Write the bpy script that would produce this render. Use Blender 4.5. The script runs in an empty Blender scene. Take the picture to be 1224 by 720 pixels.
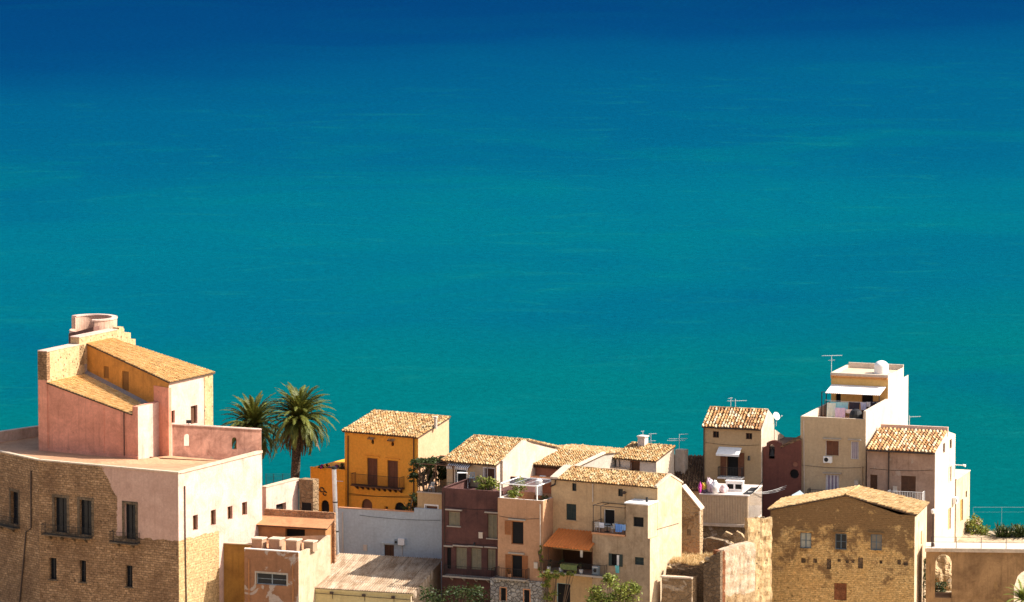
import bpy, bmesh, math, random
from mathutils import Vector, Matrix
R = random.Random(11)
rad = math.radians
SC = bpy.context.scene
COL = SC.collection
# ------------------------------------------------------------------ camera
FOV = rad(10.0); PITCH = rad(7.3); CZ = 110.0
FPX = 612 / math.tan(FOV / 2)
CP, SP = math.cos(PITCH), math.sin(PITCH)
cam = bpy.data.cameras.new('camera'); cam.sensor_fit = 'HORIZONTAL'; cam.angle = FOV
cam.clip_start = 1; cam.clip_end = 60000
camo = bpy.data.objects.new('camera', cam); COL.objects.link(camo)
camo.location = (0, 0, CZ); camo.rotation_euler = (math.pi / 2 - PITCH, 0, 0)
SC.camera = camo

def ray(px, py):
    dx = (px - 612) / FPX; dy = (360 - py) / FPX
    return Vector((dx, CP + dy * SP, -SP + dy * CP))
def at(px, py, Y):
    d = ray(px, py); t = Y / d.y
    return Vector((d.x * t, Y, CZ + d.z * t))
def atz(px, py, z):
    d = ray(px, py); t = (z - CZ) / d.z
    return Vector((d.x * t, d.y * t, z))
def proj(p):
    d = p[1] * CP - (p[2] - CZ) * SP; up = p[1] * SP + (p[2] - CZ) * CP
    return 612 + FPX * p[0] / d, 360 - FPX * up / d

class Fr:
    """a plan frame: u along the front to the right, v into the depth, z up"""
    def __init__(s, px, py, Y, yaw):
        p = at(px, py, Y); s.set(p, yaw)
    def set(s, p, yaw):
        s.o = Vector((p[0], p[1], 0)); s.z = p[2]; s.yaw = rad(yaw)
        s.U = Vector((math.cos(s.yaw), -math.sin(s.yaw), 0)); s.V = Vector((math.sin(s.yaw), math.cos(s.yaw), 0))
        return s
    @staticmethod
    def of(p, yaw): return Fr.__new__(Fr).set(p, yaw)
    def world(s, u, v, z): return s.o + s.U * u + s.V * v + Vector((0, 0, z))
    def loc(s, p):
        d = Vector((p[0], p[1], 0)) - s.o
        return d.dot(s.U), d.dot(s.V)
    def pl(s, ax, c, px, py):
        d = ray(px, py); C = Vector((0, 0, CZ))
        n = s.V if ax in 'fb' else s.U
        t = (c - (C - s.o).dot(n)) / d.dot(n)
        p = C + d * t; q = p - s.o
        return (q.dot(s.U) if ax in 'fb' else q.dot(s.V)), p.z
    def uv(s, px, py, z):
        return s.loc(atz(px, py, z))
    def zat(s, u, v, py):
        yy = s.world(u, v, 0).y; k = (360 - py) / FPX
        return CZ + yy * (k * CP - SP) / (CP + k * SP)

def pt(ax, c, a, d, z):
    if ax == 'f': return (a, c - d, z)
    if ax == 'b': return (a, c + d, z)
    if ax == 'r': return (c + d, a, z)
    return (c - d, a, z)

# ------------------------------------------------------------------ mesh builder
class MB:
    def __init__(s): s.v = []; s.f = []; s.mi = []; s.uv = []; s.cur = 0; s.smooth = False
    def add(s, pts, uv=None):
        i = len(s.v); s.v += [tuple(p) for p in pts]; s.f.append(tuple(range(i, i + len(pts)))); s.mi.append(s.cur); s.uv.append(uv or (0.5, 0.5))
    def box(s, x0, x1, y0, y1, z0, z1):
        c = [(x, y, z) for z in (z0, z1) for x, y in ((x0, y0), (x1, y0), (x1, y1), (x0, y1))]
        s.hexa(c)
    def hexa(s, c):
        for q in ((3, 2, 1, 0), (4, 5, 6, 7), (0, 1, 5, 4), (1, 2, 6, 5), (2, 3, 7, 6), (3, 0, 4, 7)): s.add([c[k] for k in q])
    def abox(s, ax, c, a0, a1, d0, d1, z0, z1):
        s.hexa([pt(ax, c, a, d, z) for z in (z0, z1) for a, d in ((a0, d0), (a1, d0), (a1, d1), (a0, d1))])
    def prism(s, poly, z0, z1):
        """poly: plan points; z0,z1 floats or lists"""
        n = len(poly)
        zb = z0 if isinstance(z0, (list, tuple)) else [z0] * n
        zt = z1 if isinstance(z1, (list, tuple)) else [z1] * n
        B = [(p[0], p[1], zb[i]) for i, p in enumerate(poly)]; T = [(p[0], p[1], zt[i]) for i, p in enumerate(poly)]
        s.add(B[::-1]); s.add(T)
        for i in range(n): j = (i + 1) % n; s.add([B[i], B[j], T[j], T[i]])
    def slab(s, quad, th):
        """quad of 3d points, thickened downwards"""
        low = [(p[0], p[1], p[2] - th) for p in quad]
        s.hexa(low + [tuple(p) for p in quad])
    def tube(s, path, r, n=6, cap=True):
        path = [Vector(p) for p in path]; rr = r if isinstance(r, (list, tuple)) else [r] * len(path)
        rings = []
        for i, p in enumerate(path):
            t = (path[min(i + 1, len(path) - 1)] - path[max(i - 1, 0)])
            if t.length < 1e-9: t = Vector((0, 0, 1))
            t.normalize(); a = Vector((0, 0, 1)) if abs(t.z) < .9 else Vector((1, 0, 0))
            x = t.cross(a).normalized(); y = t.cross(x)
            rings.append([p + (x * math.cos(2 * math.pi * k / n) + y * math.sin(2 * math.pi * k / n)) * rr[i] for k in range(n)])
        for a, b in zip(rings, rings[1:]):
            for k in range(n): s.add([a[k], a[(k + 1) % n], b[(k + 1) % n], b[k]])
        if cap: s.add(rings[0][::-1]); s.add(rings[-1])
    def obj(s, name, mats, parent=None, off=(0, 0, 0), merge=False):
        me = bpy.data.meshes.new(name)
        o3 = Vector(off)
        me.from_pydata([tuple(Vector(p) - o3) for p in s.v], [], s.f)
        for m in (mats if isinstance(mats, (list, tuple)) else [mats]): me.materials.append(m)
        if any(s.mi):
            for p, i in zip(me.polygons, s.mi): p.material_index = i
        if any(u != (0.5, 0.5) for u in s.uv):
            L = me.uv_layers.new(name='tile')
            for p, u in zip(me.polygons, s.uv):
                for li in p.loop_indices: L.data[li].uv = u
        bm = bmesh.new(); bm.from_mesh(me)
        if merge: bmesh.ops.remove_doubles(bm, verts=bm.verts, dist=1e-4)
        bmesh.ops.recalc_face_normals(bm, faces=bm.faces) if merge else None
        bm.to_mesh(me); bm.free()
        if s.smooth:
            for p in me.polygons: p.use_smooth = True
        o = bpy.data.objects.new(name, me); COL.objects.link(o)
        if parent: o.parent = parent
        return o

def hole(a0, a1, z0, z1, kind='rect'): return dict(a0=min(a0, a1), a1=max(a0, a1), z0=z0, z1=z1, kind=kind)
def hi(h, a):
    if h['kind'] == 'rect': return h['z1']
    m = (h['a0'] + h['a1']) / 2; w = (h['a1'] - h['a0']) / 2; q = math.sqrt(max(0, 1 - ((a - m) / w) ** 2))
    if h['kind'] == 'arch':
        r = min(w, .6 * (h['z1'] - h['z0'])); return h['z1'] - r + r * q
    b = (h['z1'] - h['z0']) / 2; return h['z0'] + b + b * q
def lo(h, a):
    if h['kind'] != 'oval': return h['z0']
    return h['z0'] + h['z1'] - hi(h, a)
def wall(mb, ax, c, a0, a1, z0, top, holes=(), dep=.22, jag=0):
    """one wall face in the plane, real openings with reveals"""
    if not isinstance(top, (list, tuple)): top = [(a0, top), (a1, top)]
    def tz(a):
        for (p, zp), (q, zq) in zip(top, top[1:]):
            if p - 1e-6 <= a <= q + 1e-6: return zp + (zq - zp) * (a - p) / max(1e-9, q - p)
        return top[-1][1] if a > top[-1][0] else top[0][1]
    br = {a0, a1}
    for a, _ in top:
        if a0 < a < a1: br.add(a)
    for h in holes:
        n = 1 if h['kind'] == 'rect' else 10
        for k in range(n + 1):
            a = h['a0'] + (h['a1'] - h['a0']) * k / n
            if a0 < a < a1: br.add(a)
    br = sorted(br)
    for p, q in zip(br, br[1:]):
        if q - p < 1e-6: continue
        m = (p + q) / 2
        hs = sorted([h for h in holes if h['a0'] < m < h['a1']], key=lambda h: h['z0'])
        zl, zr = z0, z0
        for h in hs:
            mb.add([pt(ax, c, p, 0, zl), pt(ax, c, q, 0, zr), pt(ax, c, q, 0, lo(h, q)), pt(ax, c, p, 0, lo(h, p))])
            zl, zr = hi(h, p), hi(h, q)
            for g in (lo, hi):
                mb.add([pt(ax, c, p, 0, g(h, p)), pt(ax, c, q, 0, g(h, q)), pt(ax, c, q, -dep, g(h, q)), pt(ax, c, p, -dep, g(h, p))])
        mb.add([pt(ax, c, p, 0, zl), pt(ax, c, q, 0, zr), pt(ax, c, q, 0, tz(q)), pt(ax, c, p, 0, tz(p))])
    for h in holes:
        for a in (h['a0'], h['a1']):
            if hi(h, a) - lo(h, a) > .01:
                mb.add([pt(ax, c, a, 0, lo(h, a)), pt(ax, c, a, 0, hi(h, a)), pt(ax, c, a, -dep, hi(h, a)), pt(ax, c, a, -dep, lo(h, a))])

def tag(o, label, cat, group=None, kind=None):
    if label: o['label'] = label
    if cat: o['category'] = cat
    if group: o['group'] = group
    if kind: o['kind'] = kind
    return o
def structure(o): o['kind'] = 'structure'; return o

# ------------------------------------------------------------------ roofs
def prof_(x, h): return h * math.sin(math.pi * x / .64) ** .7 if .02 < x < .62 else -.035
def tiles(mb, e0, e1, r0, r1, pitch=.28, row=.36, h=.10, seg=7, jit=1.0):
    """barrel tiles from the eave e0-e1 up to the ridge r0-r1 (local 3d points)"""
    e0, e1, r0, r1 = map(Vector, (e0, e1, r0, r1))
    n = max(2, round(max((e1 - e0).length, (r1 - r0).length) / pitch)); m = max(2, round(max((r0 - e0).length, (r1 - e1).length) / row))
    def P(s, t): return (e0 * (1 - s) + e1 * s) * (1 - t) + (r0 * (1 - s) + r1 * s) * t
    N = (e1 - e0).cross(r0 - e0).normalized()
    if N.z < 0: N = -N
    for i in range(n):
        wob = R.uniform(-.2, .2) * jit / n
        for j in range(m):
            c = (R.random(), R.random()); lift = (R.uniform(-.015, .03) + (.05 if R.random() < .06 else 0)) * jit; sk = R.uniform(-.16, .16) * jit / n
            t0, t1 = j / m - (.14 + R.uniform(-.05, .05) * jit) / m, (j + 1) / m
            for k in range(seg):
                q = []
                for kk, t, up in ((k, t0, .085), (k + 1, t0, .085), (k + 1, t1, .0), (k, t1, .0)):
                    x = kk / seg; z = prof_(x, h)
                    s_ = (i + x) / n + wob + sk * (t - t0) * m
                    q.append(P(min(1, max(0, s_)), t) + N * (z + up * .9 + lift))
                mb.add(q, c)
            # butt end of the tile
            for k in range(1, seg - 1):
                q = []
                for kk, zz in ((k, -.02), (k + 1, -.02), (k + 1, None), (k, None)):
                    x = kk / seg; z = prof_(x, h) if zz is None else zz
                    q.append(P(min(1, max(0, (i + x) / n + wob)), t0) + N * (z + .05 + lift))
                mb.add(q, (c[0], .0))
def ridge_caps(mb, a, b, r=.13, step=.42):
    a, b = Vector(a), Vector(b); n = max(2, round((b - a).length / step)); d = (b - a) / n
    x = d.normalized(); y = Vector((0, 0, 1)).cross(x).normalized()
    for i in range(n):
        c = (R.random(), R.random()); p = a + d * i; q = a + d * (i + 1.08); w = R.uniform(.9, 1.1)
        for k in range(6):
            t0, t1 = math.pi * k / 6, math.pi * (k + 1) / 6
            f = lambda P, t, rr: P + y * math.cos(t) * rr + Vector((0, 0, math.sin(t) * rr))
            mb.add([f(p, t0, r * w), f(p, t1, r * w), f(q, t1, r * .85), f(q, t0, r * .85)], c)

# ------------------------------------------------------------------ things
class House:
    def __init__(s, name, label, cat, px, py, Y, yaw, zb, group=None, fr=None):
        s.fr = fr or Fr(px, py, Y, yaw); s.zb = zb; s.z = s.fr.z
        s.root = bpy.data.objects.new(name, None); COL.objects.link(s.root)
        s.root.location = (s.fr.o.x, s.fr.o.y, zb); s.root.rotation_euler = (0, 0, -s.fr.yaw)
        s.root.empty_display_size = .5
        tag(s.root, label, cat, group); s.w = []
    def u(s, px, py, v=0): return s.fr.pl('f', v, px, py)[0]
    def v(s, px, py, u=0): return s.fr.pl('r', u, px, py)[0]
    def zz(s, u, v, py): return s.fr.zat(u, v, py)
    def part(s, name, mb, mat, parent=None, label=None, fr=None, merge=False):
        o = mb.obj(name, mat, parent or s.root, (0, 0, s.zb), merge)
        if fr is not None:
            du, dv = s.fr.loc(fr.o); o.location = (du, dv, 0); o.rotation_euler = (0, 0, -(fr.yaw - s.fr.yaw))
        if label: o['label'] = label
        return o
    def win(s, ax, c, x0, y0, x1, y1, style='glass', kind='rect', fr=None, **kw):
        f = fr or s.fr; xm, ym = (x0 + x1) / 2, (y0 + y1) / 2
        h = hole(f.pl(ax, c, x0, ym)[0], f.pl(ax, c, x1, ym)[0], f.pl(ax, c, xm, y1)[1], f.pl(ax, c, xm, y0)[1], kind)
        s.w.append((ax, c, h, style, kw, fr)); return h
    def holes(s, ax, c): return [w[2] for w in s.w if w[0] == ax and abs(w[1] - c) < 1e-6]
    def fit(s, frame_mat, pane_mat, shut_mat=None, sill_mat=None):
        for ax, c, h, style, kw, fr in s.w:
            fm = kw.get('fm', frame_mat); pm = kw.get('pm', pane_mat); sm = kw.get('sm', shut_mat); nm = kw.get('name', 'window')
            a0, a1, z0, z1 = h['a0'], h['a1'], h['z0'], h['z1']; d = kw.get('dep', .2); m = (a0 + a1) / 2
            fk = {'fr': fr} if fr else {}
            b = MB(); t = min(.07, (a1 - a0) * .1)
            def leaf(mb, p, q, d0, zb, zt, slats=True):
                e = min(.07, (q - p) * .15)
                mb.abox(ax, c, p, p + e, d0, d0 + .05, zb, zt); mb.abox(ax, c, q - e, q, d0, d0 + .05, zb, zt)
                for zc in (zb, (zb + zt) / 2 - e / 2, zt - e): mb.abox(ax, c, p + e, q - e, d0, d0 + .048, zc, zc + e)
                n = int((zt - zb) / .13)
                for k in range(n):
                    z = zb + (zt - zb) * (k + .2) / n
                    mb.hexa([pt(ax, c, a, dd, zz) for zz_ in (0, 1) for a, dd, zz in ((p + e, d0 + .006, z + .05 + zz_ * .02), (q - e, d0 + .006, z + .05 + zz_ * .02), (q - e, d0 + .04, z + zz_ * .02), (p + e, d0 + .04, z + zz_ * .02))])
                mb.abox(ax, c, p + e, q - e, d0 - .004, d0 + .004, zb, zt)
            shape = []
            n = 12 if h['kind'] != 'rect' else 1
            for k in range(n + 1): a = a0 + (a1 - a0) * k / n; shape.append((a, lo(h, a)))
            for k in range(n, -1, -1): a = a0 + (a1 - a0) * k / n; shape.append((a, hi(h, a)))
            pane = MB(); pane.add([pt(ax, c, a, -d + .004, z) for a, z in shape])
            if style == 'shut':
                b.abox(ax, c, a0, a0 + t * .6, -d, -d + .1, z0, z1); b.abox(ax, c, a1 - t * .6, a1, -d, -d + .1, z0, z1); b.abox(ax, c, a0 + t * .6, a1 - t * .6, -d, -d + .1, z1 - t * .6, z1)
                w = s.part(nm, b, fm, **fk)
                for p, q in ((a0 + t * .6, m - .006), (m + .006, a1 - t * .6)):
                    l = MB(); leaf(l, p, q, -d + .05, z0 + .01, z1 - t * .6); s.part('shutter', l, sm or fm, w)
                pp = pane
                s.part('pane', pp, pm, w)
            elif style in ('glass', 'open', 'curtain', 'one'):
                if h['kind'] == 'rect':
                    b.abox(ax, c, a0, a0 + t, -d + .01, -d + .08, z0, z1); b.abox(ax, c, a1 - t, a1, -d + .01, -d + .08, z0, z1)
                    b.abox(ax, c, a0 + t, a1 - t, -d + .01, -d + .08, z1 - t, z1); b.abox(ax, c, a0 + t, a1 - t, -d + .01, -d + .08, z0, z0 + t)
                    if style == 'glass':
                        b.abox(ax, c, m - t * .6, m + t * .6, -d + .01, -d + .075, z0 + t, z1 - t)
                        if z1 - z0 > 1: b.abox(ax, c, a0 + t, a1 - t, -d + .01, -d + .06, (z0 + z1) / 2 - t * .3, (z0 + z1) / 2 + t * .3)
                else:
                    rr = [Vector(pt(ax, c, a, -d + .04, z)) for a, z in shape]
                    b.tube(rr + rr[:1], t * .5, 4, False)
                w = s.part(nm, b, fm, **fk); s.part('pane', pane, pm, w)
                if style == 'curtain':
                    cu = MB(); k = 0; nn = 14
                    for i in range(nn):
                        x = a0 + t + (a1 - a0 - 2 * t) * i / nn; y = a0 + t + (a1 - a0 - 2 * t) * (i + 1) / nn
                        cu.cur = (i // 2) % 2
                        cu.add([pt(ax, c, x, -d + .1 + .03 * (i % 2), z0 + .05), pt(ax, c, y, -d + .1 + .03 * ((i + 1) % 2), z0 + .05), pt(ax, c, y, -d + .1 + .03 * ((i + 1) % 2), z1 - .05), pt(ax, c, x, -d + .1 + .03 * (i % 2), z1 - .05)])
                    s.part('curtain', cu, kw.get('cm'), w)
                if style == 'open':
                    wd = (a1 - a0) / 2
                    for sd in kw.get('sides', 'lr'):
                        l = MB(); zb_ = z0 + kw.get('cut', 0) * (z1 - z0)
                        if sd == 'l': leaf(l, a0 - wd * 1.0, a0 - .01, .03, zb_, z1)
                        else: leaf(l, a1 + .01, a1 + wd * 1.0, .03, zb_, z1)
                        s.part('shutter', l, sm or fm, w)
            else:  # plain dark opening / blind panel
                w = s.part(nm, pane, pm, **fk)
            if kw.get('sill'):
                l = MB(); l.abox(ax, c, a0 - .12, a1 + .12, -.02, .14, z0 - .1, z0); s.part('sill', l, sill_mat or fm, w)
            if kw.get('lint'):
                l = MB(); l.abox(ax, c, a0 - .25, a1 + .25, -.01, .22, z1 + .12, z1 + .24); s.part('lintel', l, kw.get('lm') or sill_mat or fm, w)
            if kw.get('sur'):
                e = kw['sur']; l = MB()
                l.abox(ax, c, a0 - e, a0, -.05, .03, z0, z1 + e); l.abox(ax, c, a1, a1 + e, -.05, .03, z0, z1 + e); l.abox(ax, c, a0, a1, -.05, .03, z1, z1 + e)
                s.part('surround', l, kw.get('um') or sill_mat, w)
        s.w = []
    def balcony(s, ax, c, a0, a1, z, depth, rail_h, slab_mat, rail_mat, brackets=3, th=.14, name='balcony', fr=None, bmat=None, step=.16):
        fk = {'fr': fr} if fr else {}
        b = MB(); b.abox(ax, c, a0, a1, -.05, depth, z - th, z)
        o = s.part(name, b, slab_mat, **fk)
        for k in range(brackets):
            a = a0 + (a1 - a0) * (k + .5) / brackets; l = MB()
            l.hexa([pt(ax, c, x, d, zz) for x, d, zz in ((a - .06, -.03, z - th - .45), (a + .06, -.03, z - th - .45), (a + .06, .12, z - th - .4), (a - .06, .12, z - th - .4), (a - .06, -.03, z - th - .002), (a + .06, -.03, z - th - .002), (a + .06, depth * .8, z - th - .002), (a - .06, depth * .8, z - th - .002))])
            s.part('bracket', l, bmat or slab_mat, o)
        s.railing([pt(ax, c, a0 + .05, 0, z), pt(ax, c, a0 + .05, depth - .05, z), pt(ax, c, a1 - .05, depth - .05, z), pt(ax, c, a1 - .05, 0, z)], rail_h, rail_mat, o, step)
        return o
    def railing(s, path, h, mat, parent=None, step=.16, r=.014):
        s.part('railing', railing_mb(path, h, step, r), mat, parent)

def railing_mb(path, h, step=.16, r=.014):
    l = MB(); path = [Vector(p) for p in path]
    for p, q in zip(path, path[1:]):
        for zz in (.08, h): l.tube([p + Vector((0, 0, zz)), q + Vector((0, 0, zz))], r * 1.4, 4)
        n = max(1, int((q - p).length / step))
        for k in range(n + 1):
            x = p.lerp(q, k / n); l.tube([x, x + Vector((0, 0, h))], r if 0 < k < n else r * 1.8, 4)
    return l

def item(name, mb, mat, label, cat, base, group=None, yaw=0, merge=False):
    """a thing that is one mesh; mb is in local coordinates round its base"""
    o = mb.obj(name, mat, None, (0, 0, 0), merge); o.location = base; o.rotation_euler = (0, 0, -rad(yaw))
    return tag(o, label, cat, group)
def empty(name, label, cat, base, group=None, yaw=0):
    o = bpy.data.objects.new(name, None); COL.objects.link(o); o.location = base; o.rotation_euler = (0, 0, -rad(yaw)); o.empty_display_size = .3
    return tag(o, label, cat, group)
# ------------------------------------------------------------------ materials
class NT:
    def __init__(s, name):
        s.m = bpy.data.materials.new(name); s.m.use_nodes = True; s.t = s.m.node_tree
        s.b = s.t.nodes['Principled BSDF']; s.b.inputs['Roughness'].default_value = .9; s.b.inputs['Specular IOR Level'].default_value = .25
        s.tc = s.n('ShaderNodeTexCoord')
    def n(s, t, **k):
        x = s.t.nodes.new(t)
        for a, b in k.items(): setattr(x, a, b)
        return x
    def l(s, a, b): s.t.links.new(a, b)
    def inp(s, node, name, v):
        if hasattr(v, 'is_output'): s.l(v, node.inputs[name])
        else: node.inputs[name].default_value = v
    def map(s, scale=(1, 1, 1), src=None, rot=(0, 0, 0)):
        x = s.n('ShaderNodeMapping'); s.l(src or s.tc.outputs['Object'], x.inputs['Vector']); x.inputs['Scale'].default_value = scale; x.inputs['Rotation'].default_value = rot
        return x.outputs[0]
    def noise(s, scale, detail=5, rough=.6, vec=None, dist=0):
        x = s.n('ShaderNodeTexNoise'); s.l(vec or s.tc.outputs['Object'], x.inputs['Vector'])
        x.inputs['Scale'].default_value = scale; x.inputs['Detail'].default_value = detail; x.inputs['Roughness'].default_value = rough; x.inputs['Distortion'].default_value = dist
        return x.outputs['Fac']
    def ramp(s, f, stops, interp='LINEAR'):
        x = s.n('ShaderNodeValToRGB'); x.color_ramp.interpolation = interp; e = x.color_ramp.elements
        while len(e) < len(stops): e.new(.5)
        for i, (p, c) in enumerate(stops):
            e[i].position = p; e[i].color = (c, c, c, 1) if isinstance(c, (int, float)) else (*c, 1)
        s.l(f, x.inputs[0]); return x.outputs[0]
    def mix(s, f, a, b, mode='MIX'):
        x = s.n('ShaderNodeMix', data_type='RGBA', blend_type=mode)
        for i, v in ((0, f), (6, a), (7, b)):
            if hasattr(v, 'is_output'): s.l(v, x.inputs[i])
            elif i == 0: x.inputs[0].default_value = v
            else: x.inputs[i].default_value = (*v, 1)
        return x.outputs[2]
    def math(s, op, a, b=0, c=0):
        x = s.n('ShaderNodeMath', operation=op)
        for i, v in enumerate((a, b, c)):
            if hasattr(v, 'is_output'): s.l(v, x.inputs[i])
            else: x.inputs[i].default_value = v
        return x.outputs[0]
    def sep(s, v=None):
        x = s.n('ShaderNodeSeparateXYZ'); s.l(v or s.tc.outputs['Object'], x.inputs[0]); return x.outputs
    def comb(s, x=0, y=0, z=0):
        c = s.n('ShaderNodeCombineXYZ')
        for i, v in enumerate((x, y, z)):
            if hasattr(v, 'is_output'): s.l(v, c.inputs[i])
            else: c.inputs[i].default_value = v
        return c.outputs[0]
    def bump(s, h, strength=.4, dist=.05):
        x = s.n('ShaderNodeBump'); x.inputs['Strength'].default_value = strength; x.inputs['Distance'].default_value = dist; s.l(h, x.inputs['Height']); s.l(x.outputs[0], s.b.inputs['Normal'])
    def col(s, c):
        if hasattr(c, 'is_output'): s.l(c, s.b.inputs['Base Color'])
        else: s.b.inputs['Base Color'].default_value = (*c, 1)
        return s.m

def scl(c, k): return tuple(min(1, x * k) for x in c)
def plaster_nodes(n, c, dirt, amt, scale=.4):
    a = n.ramp(n.noise(scale, 7, .65, dist=.6), [(.38, 0), (.72, 1)])
    k = n.mix(n.math('MULTIPLY', a, amt), c, dirt)
    st = n.ramp(n.noise(1.0, 5, .65, n.map((3.2, 3.2, .13))), [(.5, 0), (.72, 1)])
    k = n.mix(n.math('MULTIPLY', n.math('MULTIPLY', st, n.ramp(n.noise(.5, 4), [(.4, .1), (.65, 1)])), amt * .8), k, scl(dirt, .75))
    sp = n.ramp(n.noise(1.7, 8, .72, dist=.4), [(.6, 0), (.7, 1)])
    k = n.mix(n.math('MULTIPLY', sp, amt * .55), k, scl(dirt, .65))
    f = n.ramp(n.noise(4, 8, .78), [(.28, .78), (.72, 1.16)])
    return n.mix(1.0, k, f, 'MULTIPLY')
def plaster(name, c, dirt=None, amt=.5, scale=.4, under=None, th=.62, bump=.25):
    n = NT(name); dirt = dirt or scl(c, .5)
    k = plaster_nodes(n, c, dirt, amt, scale)
    if under:
        e = n.ramp(n.noise(.55, 8, .62, dist=.8), [(th, 0), (th + .02, 1)])
        k = n.mix(e, k, n.mix(n.noise(4, 5), under, scl(under, .5)))
    n.bump(n.noise(9, 8, .7), bump, .04)
    return n.col(k)
def stone_nodes(n, c1, c2, mortar, bw=.55, bh=.27, dirt=None, damt=.6, holes=False, g=.75):
    x, y, z = n.sep()
    wob = n.noise(1.3, 3, .5)
    uu = n.math('ADD', n.math('ADD', x, y), n.math('MULTIPLY', wob, .5)); zz = n.math('ADD', z, n.math('MULTIPLY', n.noise(1.1, 4), .34))
    b = n.n('ShaderNodeTexBrick'); n.l(n.comb(uu, zz), b.inputs['Vector'])
    for k_, v in (('Color1', (*c1, 1)), ('Color2', (*c2, 1)), ('Mortar', (*mortar, 1)), ('Scale', 1.0), ('Mortar Size', .03), ('Mortar Smooth', .3), ('Bias', -.05), ('Brick Width', bw), ('Row Height', bh)): b.inputs[k_].default_value = v
    k = n.mix(n.ramp(n.noise(2.2, 6, .7), [(.3, 0), (.75, g)]), b.outputs['Color'], scl(c2, .6))
    k = n.mix(n.math('MULTIPLY', n.ramp(n.noise(.3, 7, .65, dist=.5), [(.42, 0), (.66, 1)]), damt), k, dirt or scl(c2, .4))
    f = n.ramp(n.noise(3.2, 8, .8), [(.3, .35), (.7, 1.6)])
    k = n.mix(1.0, k, f, 'MULTIPLY')
    v = n.n('ShaderNodeTexVoronoi'); v.inputs['Scale'].default_value = 2.3; n.l(n.map((1, 1, 1.5)), v.inputs['Vector'])
    p = n.math('MULTIPLY', n.math('LESS_THAN', n.math('ADD', v.outputs['Distance'], n.math('MULTIPLY', n.math('SUBTRACT', n.noise(4, 4), .5), .3)), .2), n.math('GREATER_THAN', n.sep(v.outputs['Color'])[0], .55))
    k = n.mix(n.math('MULTIPLY', p, .7), k, scl(c2, .28))
    h = n.math('SUBTRACT', n.math('ADD', n.math('MULTIPLY', b.outputs['Fac'], -.7), n.noise(6, 6, .7)), p)
    return k, h
def stone(name, c1, c2, mortar, bw=.55, bh=.27, dirt=None, damt=.6, pl=None, pth=.6, bump=.9):
    n = NT(name); k, h = stone_nodes(n, c1, c2, mortar, bw, bh, dirt, damt)
    if pl:
        e = n.ramp(n.noise(.38, 9, .6, dist=.7), [(pth, 0), (pth + .025, 1)]); k = n.mix(e, k, n.mix(n.noise(1.5, 5), pl, scl(pl, .7)))
    n.bump(h, bump, .05); return n.col(k)
def rubble(name, c1, c2, mortar, scale=2.2, dirt=None, pl=None, pth=.6, bump=1.0):
    n = NT(name); vec = n.map((1, 1, 1.25))
    wob = n.n('ShaderNodeMix', data_type='VECTOR'); wob.inputs[0].default_value = .12
    nz = n.n('ShaderNodeTexNoise'); nz.inputs['Scale'].default_value = 2.0; n.l(vec, nz.inputs['Vector']); n.l(vec, wob.inputs[4]); n.l(nz.outputs['Color'], wob.inputs[5])
    def vor(f):
        v = n.n('ShaderNodeTexVoronoi', feature=f); v.inputs['Scale'].default_value = scale; n.l(wob.outputs[1], v.inputs['Vector']); return v
    v1, v2 = vor('F1'), vor('DISTANCE_TO_EDGE')
    r = n.sep(v1.outputs['Color'])[0]
    k = n.mix(r, c1, c2)
    k = n.mix(n.ramp(v2.outputs['Distance'], [(.02, 1), (.09, 0)]), k, mortar)
    k = n.mix(n.ramp(n.noise(.4, 7, .65), [(.45, 0), (.7, .7)]), k, dirt or scl(c2, .4))
    if pl:
        e = n.ramp(n.noise(.42, 9, .62, dist=.8), [(pth, 0), (pth + .02, 1)]); k = n.mix(e, k, n.mix(n.noise(1.5, 5), pl, scl(pl, .75)))
    k = n.mix(1.0, k, n.ramp(n.noise(8, 6, .75), [(.25, .7), (.75, 1.25)]), 'MULTIPLY')
    n.bump(n.math('ADD', n.ramp(v2.outputs['Distance'], [(.0, 0), (.15, 1)]), n.noise(8, 5)), bump, .07); return n.col(k)
def tilemat(name, cols, moss=.3):
    n = NT(name); uv = n.n('ShaderNodeUVMap', uv_map='tile'); x, y, z = n.sep(uv.outputs[0])
    st = [(i / len(cols), c) for i, c in enumerate(cols)]
    k = n.ramp(x, st, 'CONSTANT')
    k = n.mix(n.math('MULTIPLY', n.ramp(n.noise(3.0, 7, .7), [(.5, 0), (.66, 1)]), moss), k, (.075, .045, .02))
    k = n.mix(1.0, k, n.ramp(n.noise(6, 5, .7), [(.3, .8), (.7, 1.15)]), 'MULTIPLY')
    k = n.mix(1.0, k, n.ramp(y, [(0, .85), (1, 1.1)]), 'MULTIPLY')
    n.bump(n.noise(14, 4), .2, .02); return n.col(k)
def flat(name, c, rough=.6, metal=0, var=.15, spec=.3):
    n = NT(name); n.b.inputs['Roughness'].default_value = rough; n.b.inputs['Metallic'].default_value = metal; n.b.inputs['Specular IOR Level'].default_value = spec
    f = n.ramp(n.noise(3, 5, .7), [(.3, 1 - var), (.7, 1 + var)])
    return n.col(n.mix(1.0, c, f, 'MULTIPLY'))

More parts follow.
